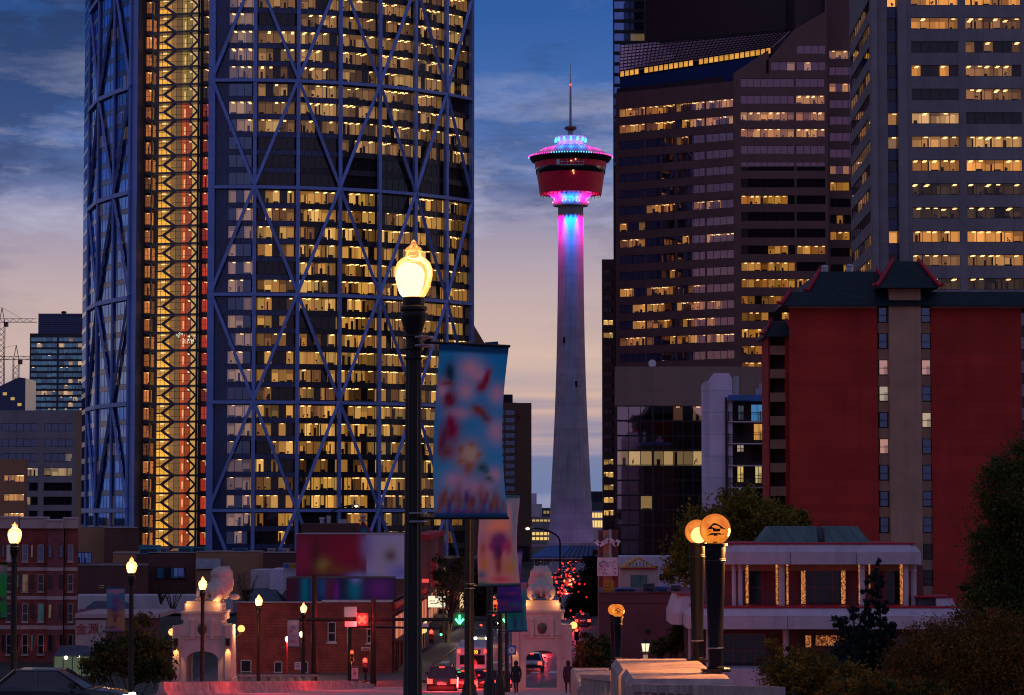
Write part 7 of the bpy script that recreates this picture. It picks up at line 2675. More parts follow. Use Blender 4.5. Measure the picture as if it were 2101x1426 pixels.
mb.box(c.x - 0.24, c.x + 0.24, c.y, c.y + 0.04, c.z - 0.26, c.z + 0.26, 'blue_sign')
mb.build('panel', r)
mb = MB()
lens(mb, (c.x, c.y - 0.012, c.z), 0.18, 'white_sign')
mb.bar((c.x - 0.1, c.y - 0.02, c.z), (c.x + 0.1, c.y - 0.02, c.z), 0.03, 0.01, 'blue_sign')
mb.bar((c.x, c.y - 0.02, c.z - 0.1), (c.x, c.y - 0.02, c.z + 0.12), 0.03, 0.01, 'blue_sign', up=(0, -1, 0))
mb.build('emblem', r)
mb = MB()
mb.tube([(c.x, c.y + 0.08, deck(150)), (c.x, c.y + 0.08, c.z + 0.3)], 0.03, 'black_iron', 6)
mb.build('pole', r)
r = thing('notice_sign', 'small white notice sign on the last street lamp by the brick wall', 'sign', P(611, 1366, 190))
c = P(611, 1366, 190)
mb = MB()
mb.box(c.x - 0.22, c.x + 0.22, c.y, c.y + 0.03, c.z - 0.26, c.z + 0.26, 'white_sign')
mb.build('panel', r)
mb = MB()
for k in range(4):
    mb.box(c.x - 0.16, c.x + 0.16, c.y - 0.012, c.y - 0.002, c.z - 0.18 + k * 0.1, c.z - 0.14 + k * 0.1, 'frame_dark')
mb.build('lettering', r)
r = thing('poster_box', 'newspaper box with pale poster by the corner mast', 'box', P(728, 1380, 197))
c = P(728, 1382, 197)
mb = MB()
mb.box(c.x - 0.28, c.x + 0.28, c.y, c.y + 0.5, -0.1, c.z + 0.5, 'slate_roof', ch=0.04)
mb.build('cabinet', r)
mb = MB()
printed(mb, lambda u, v: (c.x - 0.24 + 0.48 * u, c.y - 0.01, c.z - 0.4 + 0.8 * v), lambda u, v: blend(u, v, (0.4, 0.38, 0.45), [(0.5, 0.5, 0.3, 0.2, (0.05, 0.05, 0.1)), (0.4, 0.8, 0.2, 0.1, (0.1, 0.1, 0.15))]), 8, 12)
mb.build('poster', r)


def cobra(px_arm, py_arm, px_pole, py_bend, d, lab, zbase=0.0):
    """curved-arm street light"""
    q = P(px_arm, py_arm, d)
    x1 = X(px_pole, d, py_bend)
    zb = Z(py_bend, d)
    r = thing('curved_street_light', lab, 'street light', (x1, d, zbase), 'curved arm street lights')
    pts = [(x1, d, zbase), (x1, d, zb)]
    for i in range(1, 9):
        a = math.pi / 2 * i / 8
        pts.append((x1 + (q.x - x1) * (1 - math.cos(a)), d, zb + (q.z - zb) * math.sin(a)))
    mb = MB()
    mb.tube(pts, 0.11, 'black_iron', 8)
    mb.build('pole', r)
    s = 1 if q.x < x1 else -1
    mb = MB()
    mb.box(q.x - 0.55, q.x + 0.55, d - 0.18, d + 0.18, q.z - 0.06, q.z + 0.14, 'steel', ch=0.06)
    mb.build('head', r)
    mb = MB()
    mb.ball((q.x - s * 0.2, d - 0.05, q.z - 0.1), 0.26, 'lamp_white', 10, 0.6)
    mb.build('lens', r)


cobra(1086, 1083, 1149, 1112, 330, 'curved street light arching over the street before the observation tower')
cobra(728, 1037, 668, 1070, 380, 'curved street light arching above the mural roof')
for i, (px, y0, d, lab) in enumerate(((1130, 1150, 880, 'far lit pole at near end of the tower pavilion'), (1140, 1148, 900, 'far lit pole second along the tower pavilion'), (1152, 1146, 910, 'far lit pole under the middle of the pavilion roof'), (1175, 1140, 860, 'brightest far pole beside the red tail lights'),
                                      (1197, 1150, 900, 'far pole near the dark trees under pavilion roof'), (1207, 1142, 880, 'tall far pole beside the dark trees'), (1214, 1150, 870, 'last far pole before the peach pillar'), (1110, 1139, 700, 'street pole lamp at the left corner of the pavilion roof'))):
    r = thing('street_light', lab, 'street light', (X(px, d), d, 0), 'distant street lights')
    mb = MB()
    mb.tube([(X(px, d), d, 0), (X(px, d), d, Z(y0, d))], 0.3, 'pale_metal', 6)
    mb.build('pole', r)
    mb = MB()
    mb.ball((X(px, d), d, Z(y0 - 1, d)), 0.42, 'lamp_white', 8)
    mb.box(X(px, d) - 0.16, X(px, d) + 0.16, d - 0.36, d - 0.31, Z(y0 + 28, d), Z(y0 + 3, d), 'room', (0.8, 0.55, 0.25))
    mb.build('lamp_head', r)
lq = P(1324, 1323, 150)
r = thing('lantern_post', 'lit square lantern on a stone pillar before the maroon wall', 'lantern', (lq.x, 150, lq.z - 1.0))
mb = MB()
mb.box(lq.x - 0.13, lq.x + 0.13, 149.8, 150.2, -4, lq.z - 0.45, 'pale_concrete')
mb.box(lq.x - 0.24, lq.x + 0.24, 149.7, 150.3, lq.z - 0.45, lq.z - 0.36, 'black_iron')
mb.build('pillar', r)
mb = MB()
mb.prism([(lq.x - 0.17, 149.83), (lq.x + 0.17, 149.83), (lq.x + 0.17, 150.17), (lq.x - 0.17, 150.17)], lq.z - 0.36, lq.z + 0.08, 'sign_lit', top=[(lq.x - 0.24, 149.76), (lq.x + 0.24, 149.76), (lq.x + 0.24, 150.24), (lq.x - 0.24, 150.24)])
mb.build('glow', r)
mb = MB()
mb.prism([(lq.x - 0.3, 149.7), (lq.x + 0.3, 149.7), (lq.x + 0.3, 150.3), (lq.x - 0.3, 150.3)], lq.z + 0.085, lq.z + 0.3, 'black_iron', top=[(lq.x - 0.06, 149.94), (lq.x + 0.06, 149.94), (lq.x + 0.06, 150.06), (lq.x - 0.06, 150.06)])
for sxx in (-1, 1):
    mb.bar((lq.x + sxx * 0.18, 149.82, lq.z - 0.36), (lq.x + sxx * 0.25, 149.75, lq.z + 0.08), 0.035, 0.035, 'black_iron')
mb.bar((lq.x, 149.82, lq.z - 0.36), (lq.x, 149.75, lq.z + 0.08), 0.03, 0.03, 'black_iron')
mb.build('cage', r)
lamp('lantern_light', (lq.x, 149.5, lq.z - 0.1), (1.0, 0.6, 0.3), 30, r, 'POINT', 0.2)
# small lamps against the brick wall
for px, py, d, lab in ((589, 1312, 205, 'bright white lamp head on a thin red post by the brick wall'), (618, 1302, 207, 'sparkling lamp head beside the small pale banner')):
    q = P(px, py, d)
    r = thing('wall_lamp_post', lab, 'street lamp', (q.x, d, 0), 'small lamps by the brick wall')
    mb = MB()
    mb.tube([(q.x, d, 0), (q.x, d, q.z - 0.2)], 0.05, 'red_paint' if px == 589 else 'black_iron', 8)
    mb.build('post', r)
    mb = MB()
    mb.lathe([(0.06, q.z - 0.2), (0.13, q.z - 0.05), (0.16, q.z + 0.12), (0.06, q.z + 0.22)], 'lamp_white', (q.x, d), 10)
    mb.build('head', r)
    lamp('post_light', (q.x, d - 0.3, q.z), (1.0, 0.5, 0.2), 160, r, 'POINT', 0.15)


# ------------------------------------------------------------------ vehicles (nose towards +y, tail faces the bridge)
def loft(mb, secs, m, cap=True):
    n = len(secs[0])
    vs = [p for s in secs for p in s]
    fs = [(j * n + i, j * n + (i + 1) % n, (j + 1) * n + (i + 1) % n, (j + 1) * n + i) for j in range(len(secs) - 1) for i in range(n)]
    if cap:
        fs += [tuple(range(n))[::-1], tuple(range((len(secs) - 1) * n, len(secs) * n))]
    mb.add(vs, fs, m)


def oct_(w, z0, z1, y, r=0.12, top=None):
    t = w if top is None else top
    return [(-w, y, z0 + r), (-w, y, z1 - r), (-t + r, y, z1), (t - r, y, z1), (w, y, z1 - r), (w, y, z0 + r), (w - r, y, z0), (-w + r, y, z0)]


def vehicle(kind, paint, label, lights='tail'):
    suv = kind == 'suv'
    r = thing('parked_car' if False else 'car', label, 'car', group='cars on the street')
    Ln = 4.6
    bz, rz_ = (1.08, 1.72) if suv else (0.92, 1.44)
    mb = MB()
    loft(mb, [oct_(0.78, 0.42, bz - 0.12, 0.0), oct_(0.87, 0.34, bz - 0.02, 0.08), oct_(0.91, 0.26, bz, 0.5), oct_(0.92, 0.24, bz, 2.2), oct_(0.91, 0.25, bz - 0.06, 3.4), oct_(0.87, 0.28, bz - 0.16, 4.3), oct_(0.72, 0.38, bz - 0.3, 4.6)], paint)
    mb.build('body', r, True)
    mb = MB()
    y0, y1, y2, y3 = (0.12, 0.42, 2.6, 3.3) if suv else (0.55, 1.15, 2.5, 3.35)
    B = [(-0.8, y0, bz - 0.03), (0.8, y0, bz - 0.03), (0.8, y3, bz - 0.05), (-0.8, y3, bz - 0.05)]
    Tp = [(-0.62, y1, rz_ - 0.05), (0.62, y1, rz_ - 0.05), (0.62, y2, rz_ - 0.05), (-0.62, y2, rz_ - 0.05)]
    mb.hexa(B + Tp, 'car_glass')
    mb.build('windows', r)
    mb = MB()
    mb.prism([(-0.64, y1 - 0.04), (0.64, y1 - 0.04), (0.64, y2 + 0.03), (-0.64, y2 + 0.03)], rz_ - 0.048, rz_, paint, top=[(-0.56, y1 + 0.06), (0.56, y1 + 0.06), (0.56, y2 - 0.1), (-0.56, y2 - 0.1)])
    for s in (-1, 1):
        mb.bar((s * 0.8, y0, bz - 0.03), (s * 0.63, y1, rz_ - 0.03), 0.1, 0.08, paint)
        mb.bar((s * 0.8, y3, bz - 0.05), (s * 0.63, y2, rz_ - 0.03), 0.08, 0.07, paint)
        mb.bar((s * 0.81, (y0 + y3) / 2 - 0.1, bz - 0.05), (s * 0.645, (y1 + y2) / 2, rz_ - 0.04), 0.09, 0.05, paint)
    if suv:
        for s in (-1, 1):
            mb.bar((s * 0.52, 0.5, rz_ + 0.06), (s * 0.52, 2.4, rz_ + 0.06), 0.05, 0.05, 'black_plastic')
    mb.build('roof', r)
    mb = MB()
    mb.box(-0.84, 0.84, -0.07, 0.1, 0.36, 0.56, 'black_plastic', ch=0.05)
    mb.build('bumper', r)
    mb = MB()
    mb.box(-0.8, 0.8, 4.5, 4.66, 0.34, 0.52, 'black_plastic', ch=0.05)
    mb.build('bumper', r)
    mb = MB()
    mb.box(-0.26, 0.26, -0.06, -0.02, 0.64, 0.76, 'plate')
    mb.box(-0.2, 0.2, -0.066, -0.061, 0.68, 0.72, 'slate_roof')
    mb.build('number_plate', r)
    for s in (-1, 1):
        mb = MB()
        mb.box(s * 0.7 - 0.16, s * 0.7 + 0.16, -0.06, 0.06, bz - 0.38, bz - 0.1, 'tail_red' if lights == 'tail' else 'maroon_paint', ch=0.03)
        mb.build('tail_light', r)
        mb = MB()
        mb.box(s * 0.6 - 0.2, s * 0.6 + 0.2, 4.5, 4.66, bz - 0.46, bz - 0.26, 'head_white' if lights == 'head' else 'pale_metal', ch=0.03)
        mb.build('headlight', r)
        mb = MB()
        mb.box(s * 0.98 - 0.1, s * 0.98 + 0.1, 2.9, 3.05, bz, bz + 0.14, paint, ch=0.03)
        mb.build('wing_mirror', r)
        for y in (0.85, 3.72):
            mb = MB()
            mb.tube([(s * 0.7, y, 0.33), (s * 0.9, y, 0.33)], 0.33, 'rubber', 18)
            w = mb.build('wheel', r, True)
            mb = MB()
            mb.tube([(s * 0.89, y, 0.33), (s * 0.925, y, 0.33)], [0.21, 0.18], 'pale_metal', 10)
            mb.build('rim', w)
    mb = MB()
    mb.box(-0.16, 0.16, y1 - 0.1, y1 - 0.05, rz_ - 0.08, rz_ - 0.03, 'tail_red' if lights == 'tail' else 'maroon_paint')
    mb.build('brake_light', r)
    return r


def road_z(d):
    return rz(d) + 0.01


SUV = vehicle('suv', 'dark_paint', 'black four wheel drive with brake lights on, nearest in the queue')
SED = {p: vehicle('sedan', p, '') for p in ('dark_paint', 'silver_paint', 'maroon_paint')}
HEAD = vehicle('sedan', 'dark_paint', '', 'head')
SUV.location = (X(907, 160), 160, road_z(160))
used = set()


def place_car(src, px, d, label, rot=0.0, z=None, dz=0.0):
    if src.name in used:
        o = copy_tree(src)
    else:
        o = src
        used.add(src.name)
    o.location = (X(px, d, 1390), d, (road_z(d) if z is None else z) + dz)
    o.rotation_euler = (0, 0, rot)
    o['label'] = label
    return o


place_car(SED['silver_paint'], 1048, 192, 'silver saloon half hidden by fourth lamp post next to footway pavilion')
place_car(SED['dark_paint'], 962, 190, 'dark saloon right behind the second lamp post under the bus')
place_car(SED['maroon_paint'], 950, 174, 'dark red saloon with bright brake lights right of the black four wheel drive')
place_car(SED['dark_paint'], 997, 178, 'dark saloon with brake lights between second and third lamp posts')
place_car(SED['silver_paint'], 1027, 184, 'silver saloon braking beside the footway lion pavilion')
place_car(SED['maroon_paint'], 1112, 246, 'dark red car seen high through the arch of footway pavilion')
place_car(SED['silver_paint'], 1090, 216, 'pale car seen low through the arch of the footway pavilion', -0.05)
place_car(SED['dark_paint'], 1122, 280, 'dark car farthest away through the arch of the footway pavilion')
FAR = [(1143, 430, 'far car at the front left of the distant red queue'), (1168, 418, 'far car nearest in the distant red queue'), (1150, 468, 'far car second in the left lane of the distant queue'), (1174, 462, 'far car second in the right lane of distant queue'),
       (1140, 500, 'far car beside the lion head in the distant queue'), (1160, 512, 'far car midway up the distant red queue'), (1178, 505, 'far car by the trees midway up the distant queue'), (1156, 560, 'far car below the brightest pole in distant queue'),
       (1172, 575, 'far car near the head of distant queue'), (1160, 640, 'tiny far car under the pavilion roof'), (1176, 660, 'tiny farthest car beside the far poles'), (1136, 405, 'far car low beside lion statue')]
for i, (px, d, lab) in enumerate(FAR):
    place_car(SED[('dark_paint', 'silver_paint', 'maroon_paint')[i % 3]], px, d, lab)
for i, (px, d, lab) in enumerate(((1189, 330, 'car with red lights low by the street tree trunk'), (1196, 300, 'nearest red lit car right of the footway pavilion'), (1186, 372, 'red lit car behind the leafy street shrubs'))):
    place_car(SED[('maroon_paint', 'dark_paint', 'silver_paint')[i]], px, d, lab)
place_car(HEAD, 988, 266, 'oncoming car with dazzling headlights on the street', math.pi)
place_car(HEAD, 1014, 300, 'oncoming car behind the dazzling one with smaller headlights', math.pi)
o1 = place_car(HEAD, -35, 84, 'dark saloon with headlights on entering at the near edge before the brick flats', -math.pi / 2 - 0.05)
lamp('headlight_beam', (o1.location.x + 3.2, 91.3, o1.location.z + 0.6), (1.0, 0.6, 0.35), 40, None, 'POINT', 0.3)
for d, px in ((266, 988),):
    q = P(px, 1303, d)
    lamp('headlight_beam', (q.x, d - 6.5, 0.9), (1.0, 0.8, 0.5), 900, None, 'POINT', 0.3)
for px, d, wt in ((905, 157.5, 700), (950, 171.5, 900), (997, 175, 900), (1030, 181, 700), (1112, 243, 1000), (1160, 425, 2600), (1180, 300, 900), (560, 144, 420), (430, 132, 300), (700, 164, 420)):  # the lamps over the barrier are added to redden it, without any vehicle
    lamp('red_glow', (X(px, d), d, road_z(d) + (0.7 if px > 800 else 2.2)), (1.0, 0.03, 0.03), wt, None, 'POINT', 0.4)
# city bus seen from behind
bus = thing('bus', 'white city bus with amber route number stopped behind the queue of cars', 'bus')
mb = MB()
loft(mb, [oct_(1.2, 0.4, 3.0, 0.0, 0.2), oct_(1.27, 0.35, 3.1, 0.15, 0.22), oct_(1.27, 0.35, 3.1, 11.3, 0.22), oct_(1.2, 0.4, 3.0, 11.5, 0.2)], 'white_paint')
mb.build('body', bus)
mb = MB()
mb.box(-0.95, 0.95, -0.03, 0.02, 1.75, 2.45, 'car_glass', ch=0.02)
mb.build('rear_window', bus)
for s in (-1, 1):
    mb = MB()
    mb.box(s * 1.28 - 0.02, s * 1.28 + 0.02, 0.6, 10.8, 1.6, 2.5, 'car_glass')
    mb.build('side_window', bus)
    for z, nm in ((1.0, 'tail_light'), (2.75, 'marker_light')):
        mb = MB()
        mb.box(s * 1.02 - 0.11, s * 1.02 + 0.11, -0.05, 0.05, z - 0.12, z + 0.12, 'tail_red', ch=0.03)
        mb.build(nm, bus)
    for y in (2.2, 8.8):
        mb = MB()
        mb.tube([(s * 1.0, y, 0.48), (s * 1.25, y, 0.48)], 0.48, 'rubber', 18)
        mb.build('wheel', bus, True)
mb = MB()
mb.box(-0.1, 0.62, -0.06, -0.031, 2.52, 2.86, 'black_plastic')
mb.build('display_panel', bus)
text('route_number', '80', (0.26, -0.07, 2.69), 0.36, 'amber_sign', bus, 0.004)
mb = MB()
mb.box(-0.85, -0.2, -0.05, 0.0, 0.95, 1.55, 'blue_sign')
mb.build('notice', bus)
mb = MB()
for k in range(5):
    mb.box(-0.1, 0.9, -0.04, 0.0, 0.75 + 0.16 * k, 0.84 + 0.16 * k, 'pale_metal')
mb.build('engine_grille', bus)
bus.location = (X(969, 206, 1360), 206, -0.7)
lamp('red_glow', (X(969, 206), 204.6, 1.0), (1.0, 0.03, 0.03), 90, None, 'POINT', 0.4)


# ------------------------------------------------------------------ people on the footway
def person(lab, x, y, z, rot, coat, step, hood):
    r = thing('person', lab, 'person', (0, 0, 0))
    J = {'pel': (0, 0, 0.95), 'wst': (0, 0.01, 1.12), 'chs': (0, 0.02, 1.34), 'nck': (0, 0.03, 1.5), 'hd0': (0, 0.05, 1.6), 'hd1': (0, 0.05, 1.72)}
    R = {'pel': 0.15, 'wst': 0.135, 'chs': 0.16, 'nck': 0.055, 'hd0': 0.095, 'hd1': 0.075}
    E = [('pel', 'wst'), ('wst', 'chs'), ('chs', 'nck'), ('nck', 'hd0'), ('hd0', 'hd1')]
    for s, nm in ((-1, 'l'), (1, 'r')):
        k = step * s
        J.update({'hp' + nm: (s * 0.1, 0, 0.88), 'kn' + nm: (s * 0.11, 0.18 * k + 0.05, 0.5), 'an' + nm: (s * 0.11, 0.3 * k - 0.04, 0.09), 'to' + nm: (s * 0.12, 0.3 * k + 0.14, 0.04),
                  'sh' + nm: (s * 0.19, 0.02, 1.42), 'el' + nm: (s * 0.25, -0.05 - 0.1 * k, 1.14), 'wr' + nm: (s * 0.25, 0.06 - 0.16 * k, 0.9), 'hn' + nm: (s * 0.24, 0.1 - 0.18 * k, 0.8)})
        R.update({'hp' + nm: 0.1, 'kn' + nm: 0.065, 'an' + nm: 0.045, 'to' + nm: 0.04, 'sh' + nm: 0.075, 'el' + nm: 0.05, 'wr' + nm: 0.035, 'hn' + nm: 0.03})
        E += [('pel', 'hp' + nm), ('hp' + nm, 'kn' + nm), ('kn' + nm, 'an' + nm), ('an' + nm, 'to' + nm), ('chs', 'sh' + nm), ('sh' + nm, 'el' + nm), ('el' + nm, 'wr' + nm), ('wr' + nm, 'hn' + nm)]
    keys = list(J)
    me = bpy.data.meshes.new('body')
    me.from_pydata([J[k] for k in keys], [(keys.index(a), keys.index(b_)) for a, b_ in E], [])
    me.materials.append(MATS[coat])
    o = bpy.data.objects.new('body', me)
    COL.objects.link(o)
    o.parent = r
    o.modifiers.new('skin', 'SKIN')
    lay = me.skin_vertices[0] if me.skin_vertices else None
    if lay:
        for i, k in enumerate(keys):
            lay.data[i].radius = (R[k], R[k])
        lay.data[0].use_root = True
    s_ = o.modifiers.new('subdivision', 'SUBSURF')
    s_.levels = s_.render_levels = 2
    mb = MB()
    mb.lathe([(0.235, 0.62), (0.22, 0.9), (0.19, 1.1), (0.215, 1.34), (0.15, 1.47), (0.085, 1.52)], coat, (0, 0.02), 18)
    mb.build('coat', r, True)
    mb = MB()
    mb.lathe([(0.07, 1.53), (0.115, 1.58), (0.125, 1.66), (0.105, 1.75), (0.05, 1.8), (0.0, 1.81)], 'hair' if not hood else coat, (0, 0.03), 16)
    mb.build('hood' if hood else 'hair', r, True)
    mb = MB()
    mb.ball((0, 0.105, 1.62), 0.09, 'skin', 12, 1.15)
    mb.lathe([(0.0, 1.585), (0.014, 1.59), (0.01, 1.63), (0.0, 1.64)], 'skin', (0, 0.2), 8)
    mb.build('face', r, True)
    for s in (-1, 1):
        mb = MB()
        hx, hy, hz = J['hnl' if s < 0 else 'hnr']
        mb.box(hx - 0.018, hx + 0.018, hy - 0.04, hy + 0.04, hz - 0.07, hz + 0.02, 'skin', ch=0.01)
        for f in range(4):
            y_ = hy - 0.03 + 0.02 * f
            mb.tube([(hx, y_, hz - 0.06), (hx - s * 0.008, y_ + 0.006, hz - 0.1), (hx - s * 0.022, y_ + 0.01, hz - 0.13 + 0.006 * abs(f - 1.4))], [0.009, 0.0085, 0.007], 'skin', 6)
        mb.tube([(hx, hy + 0.035, hz - 0.02), (hx - s * 0.012, hy + 0.06, hz - 0.05), (hx - s * 0.02, hy + 0.058, hz - 0.085)], [0.011, 0.01, 0.008], 'skin', 6)
        mb.build('hand', r, True)
    r.location = (x, y, z)
    r.rotation_euler = (0, 0, rot)
    return r


for px, d, lab, coat, st, hd in ((1059, 150, 'person in dark coat walking at the kerb before the footway pavilion', 'dark_cloth', 0.9, False), (1166, 146, 'hooded person in dark maroon coat walking right of the footway arch', 'maroon_cloth', -0.8, True)):
    person(lab, X(px, d, 1390), d, rz(d) + 0.25, 0.0 if hd else 0.2, coat, st, hd)


# ------------------------------------------------------------------ trees and shrubs
def crown_mesh(name, parent, blobs, leaves, size, cols, seed, flat=0.0, up=0.0):
    """leaf-sized faces gathered in clumps through the crown's volume"""
    rr = random.Random(seed)
    vs, fs, tones = [], [], []
    tw = sum(b_[1][0] * b_[1][1] * b_[1][2] for b_ in blobs)
    for (c, s) in blobs:
        n = int(leaves * s[0] * s[1] * s[2] / tw)
        clumps = max(4, n // 45)
        for k in range(clumps):
            while True:
                p = (rr.uniform(-1, 1), rr.uniform(-1, 1), rr.uniform(-1, 1))
                q = math.sqrt(p[0] ** 2 + p[1] ** 2 + p[2] ** 2)
                if q < 1.0 and rr.random() < 0.25 + 0.75 * q:
                    break
            cc = (c[0] + p[0] * s[0], c[1] + p[1] * s[1], c[2] + p[2] * s[2])
            cr_ = min(s) * rr.uniform(0.12, 0.3)
            col = rr.choice(cols)
            for _ in range(n // clumps):
                x, y, z = (cc[0] + rr.gauss(0, cr_), cc[1] + rr.gauss(0, cr_), cc[2] + rr.gauss(0, cr_ * 0.8))
                a, b_ = rr.uniform(0, 6.28), rr.uniform(-1.2, 1.2)
                l, w = size * rr.uniform(0.8, 1.7), size * rr.uniform(0.5, 0.95)
                u = Vector((math.cos(a) * math.cos(b_), math.sin(a) * math.cos(b_), math.sin(b_)))
                v = u.cross(Vector((rr.uniform(-1, 1), rr.uniform(-1, 1), rr.uniform(-1, 1)))).normalized() * w
                u = u * l
                o = len(vs)
                P0 = Vector((x, y, z))
                vs += [P0 - u, P0 + v * 0.9, P0 + u, P0 - v * 0.9]
                fs.append((o, o + 1, o + 2, o + 3))
                tones.append(sc3(col, rr.uniform(0.7, 1.3)))
    mb = MB()
    k = mb._m('leaf')
    mb.v = [tuple(p) for p in vs]
    mb.f, mb.mi, mb.t = fs, [k] * len(fs), tones
    return mb.build(name, parent)


def limbs(parent, base, tips, r0, seed, twigs=0):
    rr = random.Random(seed)
    mb = MB()
    base = Vector(base)
    for t in tips:
        t = Vector(t)
        m1 = base.lerp(t, 0.4) + Vector((rr.uniform(-0.3, 0.3), rr.uniform(-0.3, 0.3), 0.2)) * (t - base).length * 0.15
        mb.tube([base, m1, t], [r0, r0 * 0.55, r0 * 0.12], 'bark', 6)
        for _ in range(twigs):
            f = rr.uniform(0.35, 0.95)
            p = m1.lerp(t, f)
            q = p + Vector((rr.gauss(0, 1), rr.gauss(0, 0.6), rr.uniform(0.2, 1.3))) * (t - base).length * 0.16
            mb.tube([p, q], [r0 * 0.16, r0 * 0.03], 'bark', 4)
    return mb.build('trunk', parent, True)


def tree(name, lab, cat, base, blobs, leaves, size, cols, seed, r0=0.2, twigs=4, group=None):
    r = thing(name, lab, cat, base, group)
    tips = [Vector(c) + Vector((0, 0, s[2] * 0.4)) for c, s in blobs]
    limbs(r, base, tips, r0, seed, twigs)
    crown_mesh('crown', r, blobs, leaves, size, cols, seed)
    return r


def pb(px, py, d, wpx, hpx, dep=None):
    """blob from picture size: centre, half axes"""
    q = P(px, py, d)
    a, c = wpx / 2 * d / F, hpx / 2 * d / F
    return ((q.x, q.y, q.z), (a, dep or (a + c) / 2, c))


OL = [(0.22, 0.15, 0.02), (0.15, 0.11, 0.02), (0.28, 0.17, 0.022), (0.08, 0.07, 0.015), (0.05, 0.05, 0.014)]
BR = [(0.22, 0.1, 0.022), (0.16, 0.085, 0.02), (0.26, 0.12, 0.024), (0.09, 0.06, 0.016), (0.06, 0.045, 0.014)]
DG_ = [(0.045, 0.075, 0.02), (0.065, 0.09, 0.022), (0.028, 0.05, 0.016), (0.1, 0.1, 0.022)]
CN = [(0.016, 0.036, 0.034), (0.022, 0.046, 0.042), (0.012, 0.026, 0.026)]
GN = [(0.2, 0.18, 0.022), (0.15, 0.14, 0.02), (0.26, 0.18, 0.024), (0.09, 0.1, 0.016)]
tree('shrub', 'olive shrub with bare lower twigs in front of the terraced building', 'shrub', P(1660, 1560, 82), [pb(1645, 1372, 82, 130, 80), pb(1700, 1400, 82, 180, 80), pb(1610, 1400, 81, 100, 100), pb(1760, 1405, 82, 130, 70), pb(1580, 1345, 82, 40, 90), pb(1690, 1350, 83, 50, 40), pb(1620, 1330, 82, 30, 40)], 17000, 0.04, OL, 3, 0.09, 14, 'shrubs on the river bank')
tree('shrub', 'brownish autumn shrub filling the bottom corner under the big dark tree', 'shrub', P(1960, 1560, 86), [pb(1930, 1370, 86, 220, 150), pb(2040, 1340, 87, 170, 160), pb(1860, 1400, 86, 110, 100), pb(2000, 1290, 88, 130, 90), pb(1920, 1310, 87, 110, 80), pb(2090, 1400, 86, 130, 160), pb(1830, 1420, 86, 90, 80)], 40000, 0.042, BR, 4, 0.1, 10, 'shrubs on the river bank')
tree('shrub', 'low green and brown scrub between the olive and autumn shrubs', 'shrub', P(1790, 1540, 78), [pb(1780, 1415, 78, 150, 60), pb(1870, 1420, 79, 150, 60), pb(1720, 1425, 79, 110, 60)], 6000, 0.05, OL + BR + DG_, 9, 0.06, 8, 'shrubs on the river bank')
# conifer
cr_ = thing('fir_tree', 'dark slender fir standing before the terraced building', 'tree', P(1790, 1500, 105))
bl_ = []
rr = random.Random(21)
for y in range(1175, 1420, 11):
    f = (y - 1160) / 250
    for s in (-1, 1):
        w = (12 + 92 * f) * rr.uniform(0.6, 1.1)
        bl_.append(pb(1797 - 8 * f + s * w * 0.36, y + rr.uniform(-4, 7), 105 + rr.uniform(-0.6, 0.6), w * 0.8 + 6, 12 + 9 * f))
bl_.append(pb(1803, 1155, 105, 7, 40))
crown_mesh('crown', cr_, bl_, 22000, 0.075, CN, 5)
limbs(cr_, P(1790, 1500, 105), [P(1803, 1142, 105)], 0.12, 2)
cr_ = thing('fir_tree', 'smaller dark fir left of the slender fir before the pale eaves', 'tree', P(1755, 1500, 108))
bl_ = [pb(1750, 1250, 108, 34, 40), pb(1735, 1275, 108, 60, 26), pb(1720, 1290, 108, 40, 34), pb(1755, 1310, 108, 70, 50), pb(1745, 1350, 108, 90, 70), pb(1762, 1385, 108, 90, 60), pb(1765, 1260, 108, 50, 24)]
crown_mesh('crown', cr_, bl_, 9000, 0.055, CN, 6)
limbs(cr_, P(1755, 1500, 108), [P(1752, 1240, 108)], 0.12, 7)
tree('tree', 'big dark leafy tree overhanging the red apartment block corner', 'tree', P(2110, 1500, 130), [pb(2075, 1010, 130, 130, 140), pb(2100, 1130, 131, 190, 180), pb(2030, 1230, 130, 120, 110), pb(2080, 1260, 130, 170, 130), pb(2040, 960, 131, 50, 60), pb(2120, 930, 131, 90, 110), pb(2020, 1120, 130, 50, 80), pb(2000, 1215, 130, 50, 50), pb(2040, 1030, 131, 60, 70)], 40000, 0.075, DG_, 12, 0.2, 0)
tree('tree', 'yellow green autumn tree behind the amber globe posts', 'tree', P(1500, 1330, 245), [pb(1520, 1060, 245, 100, 120), pb(1580, 1075, 246, 110, 90), pb(1450, 1100, 244, 120, 110), pb(1410, 1140, 244, 80, 90), pb(1395, 1170, 243, 60, 60), pb(1620, 1085, 246, 60, 50), pb(1505, 1025, 245, 50, 50), pb(1480, 1140, 245, 90, 60)], 18000, 0.15, GN, 13, 0.25, 8)
tree('tree', 'small green treetop peeping over the copper roof lantern', 'tree', P(1640, 1330, 262), [pb(1636, 1070, 262, 40, 44), pb(1655, 1085, 262, 30, 26)], 1800, 0.15, GN, 14, 0.12, 4)
tree('shrub', 'dark leafy shrub under the purple tree banner', 'shrub', P(260, 1480, 150), [pb(240, 1340, 150, 90, 90), pb(300, 1350, 151, 110, 100), pb(205, 1375, 150, 70, 50), pb(290, 1290, 151, 60, 60), pb(330, 1370, 150, 70, 60), pb(198, 1330, 150, 30, 50)], 7500, 0.1, DG_ + [(0.06, 0.05, 0.02)], 15, 0.08, 10, 'shrubs on the near bank')
tree('shrub', 'small yellowish shrub at the foot of the lit kiosk', 'shrub', P(195, 1420, 200), [pb(190, 1358, 200, 50, 26), pb(215, 1362, 200, 40, 22)], 1600, 0.09, GN, 16, 0.05, 4, 'shrubs on the near bank')
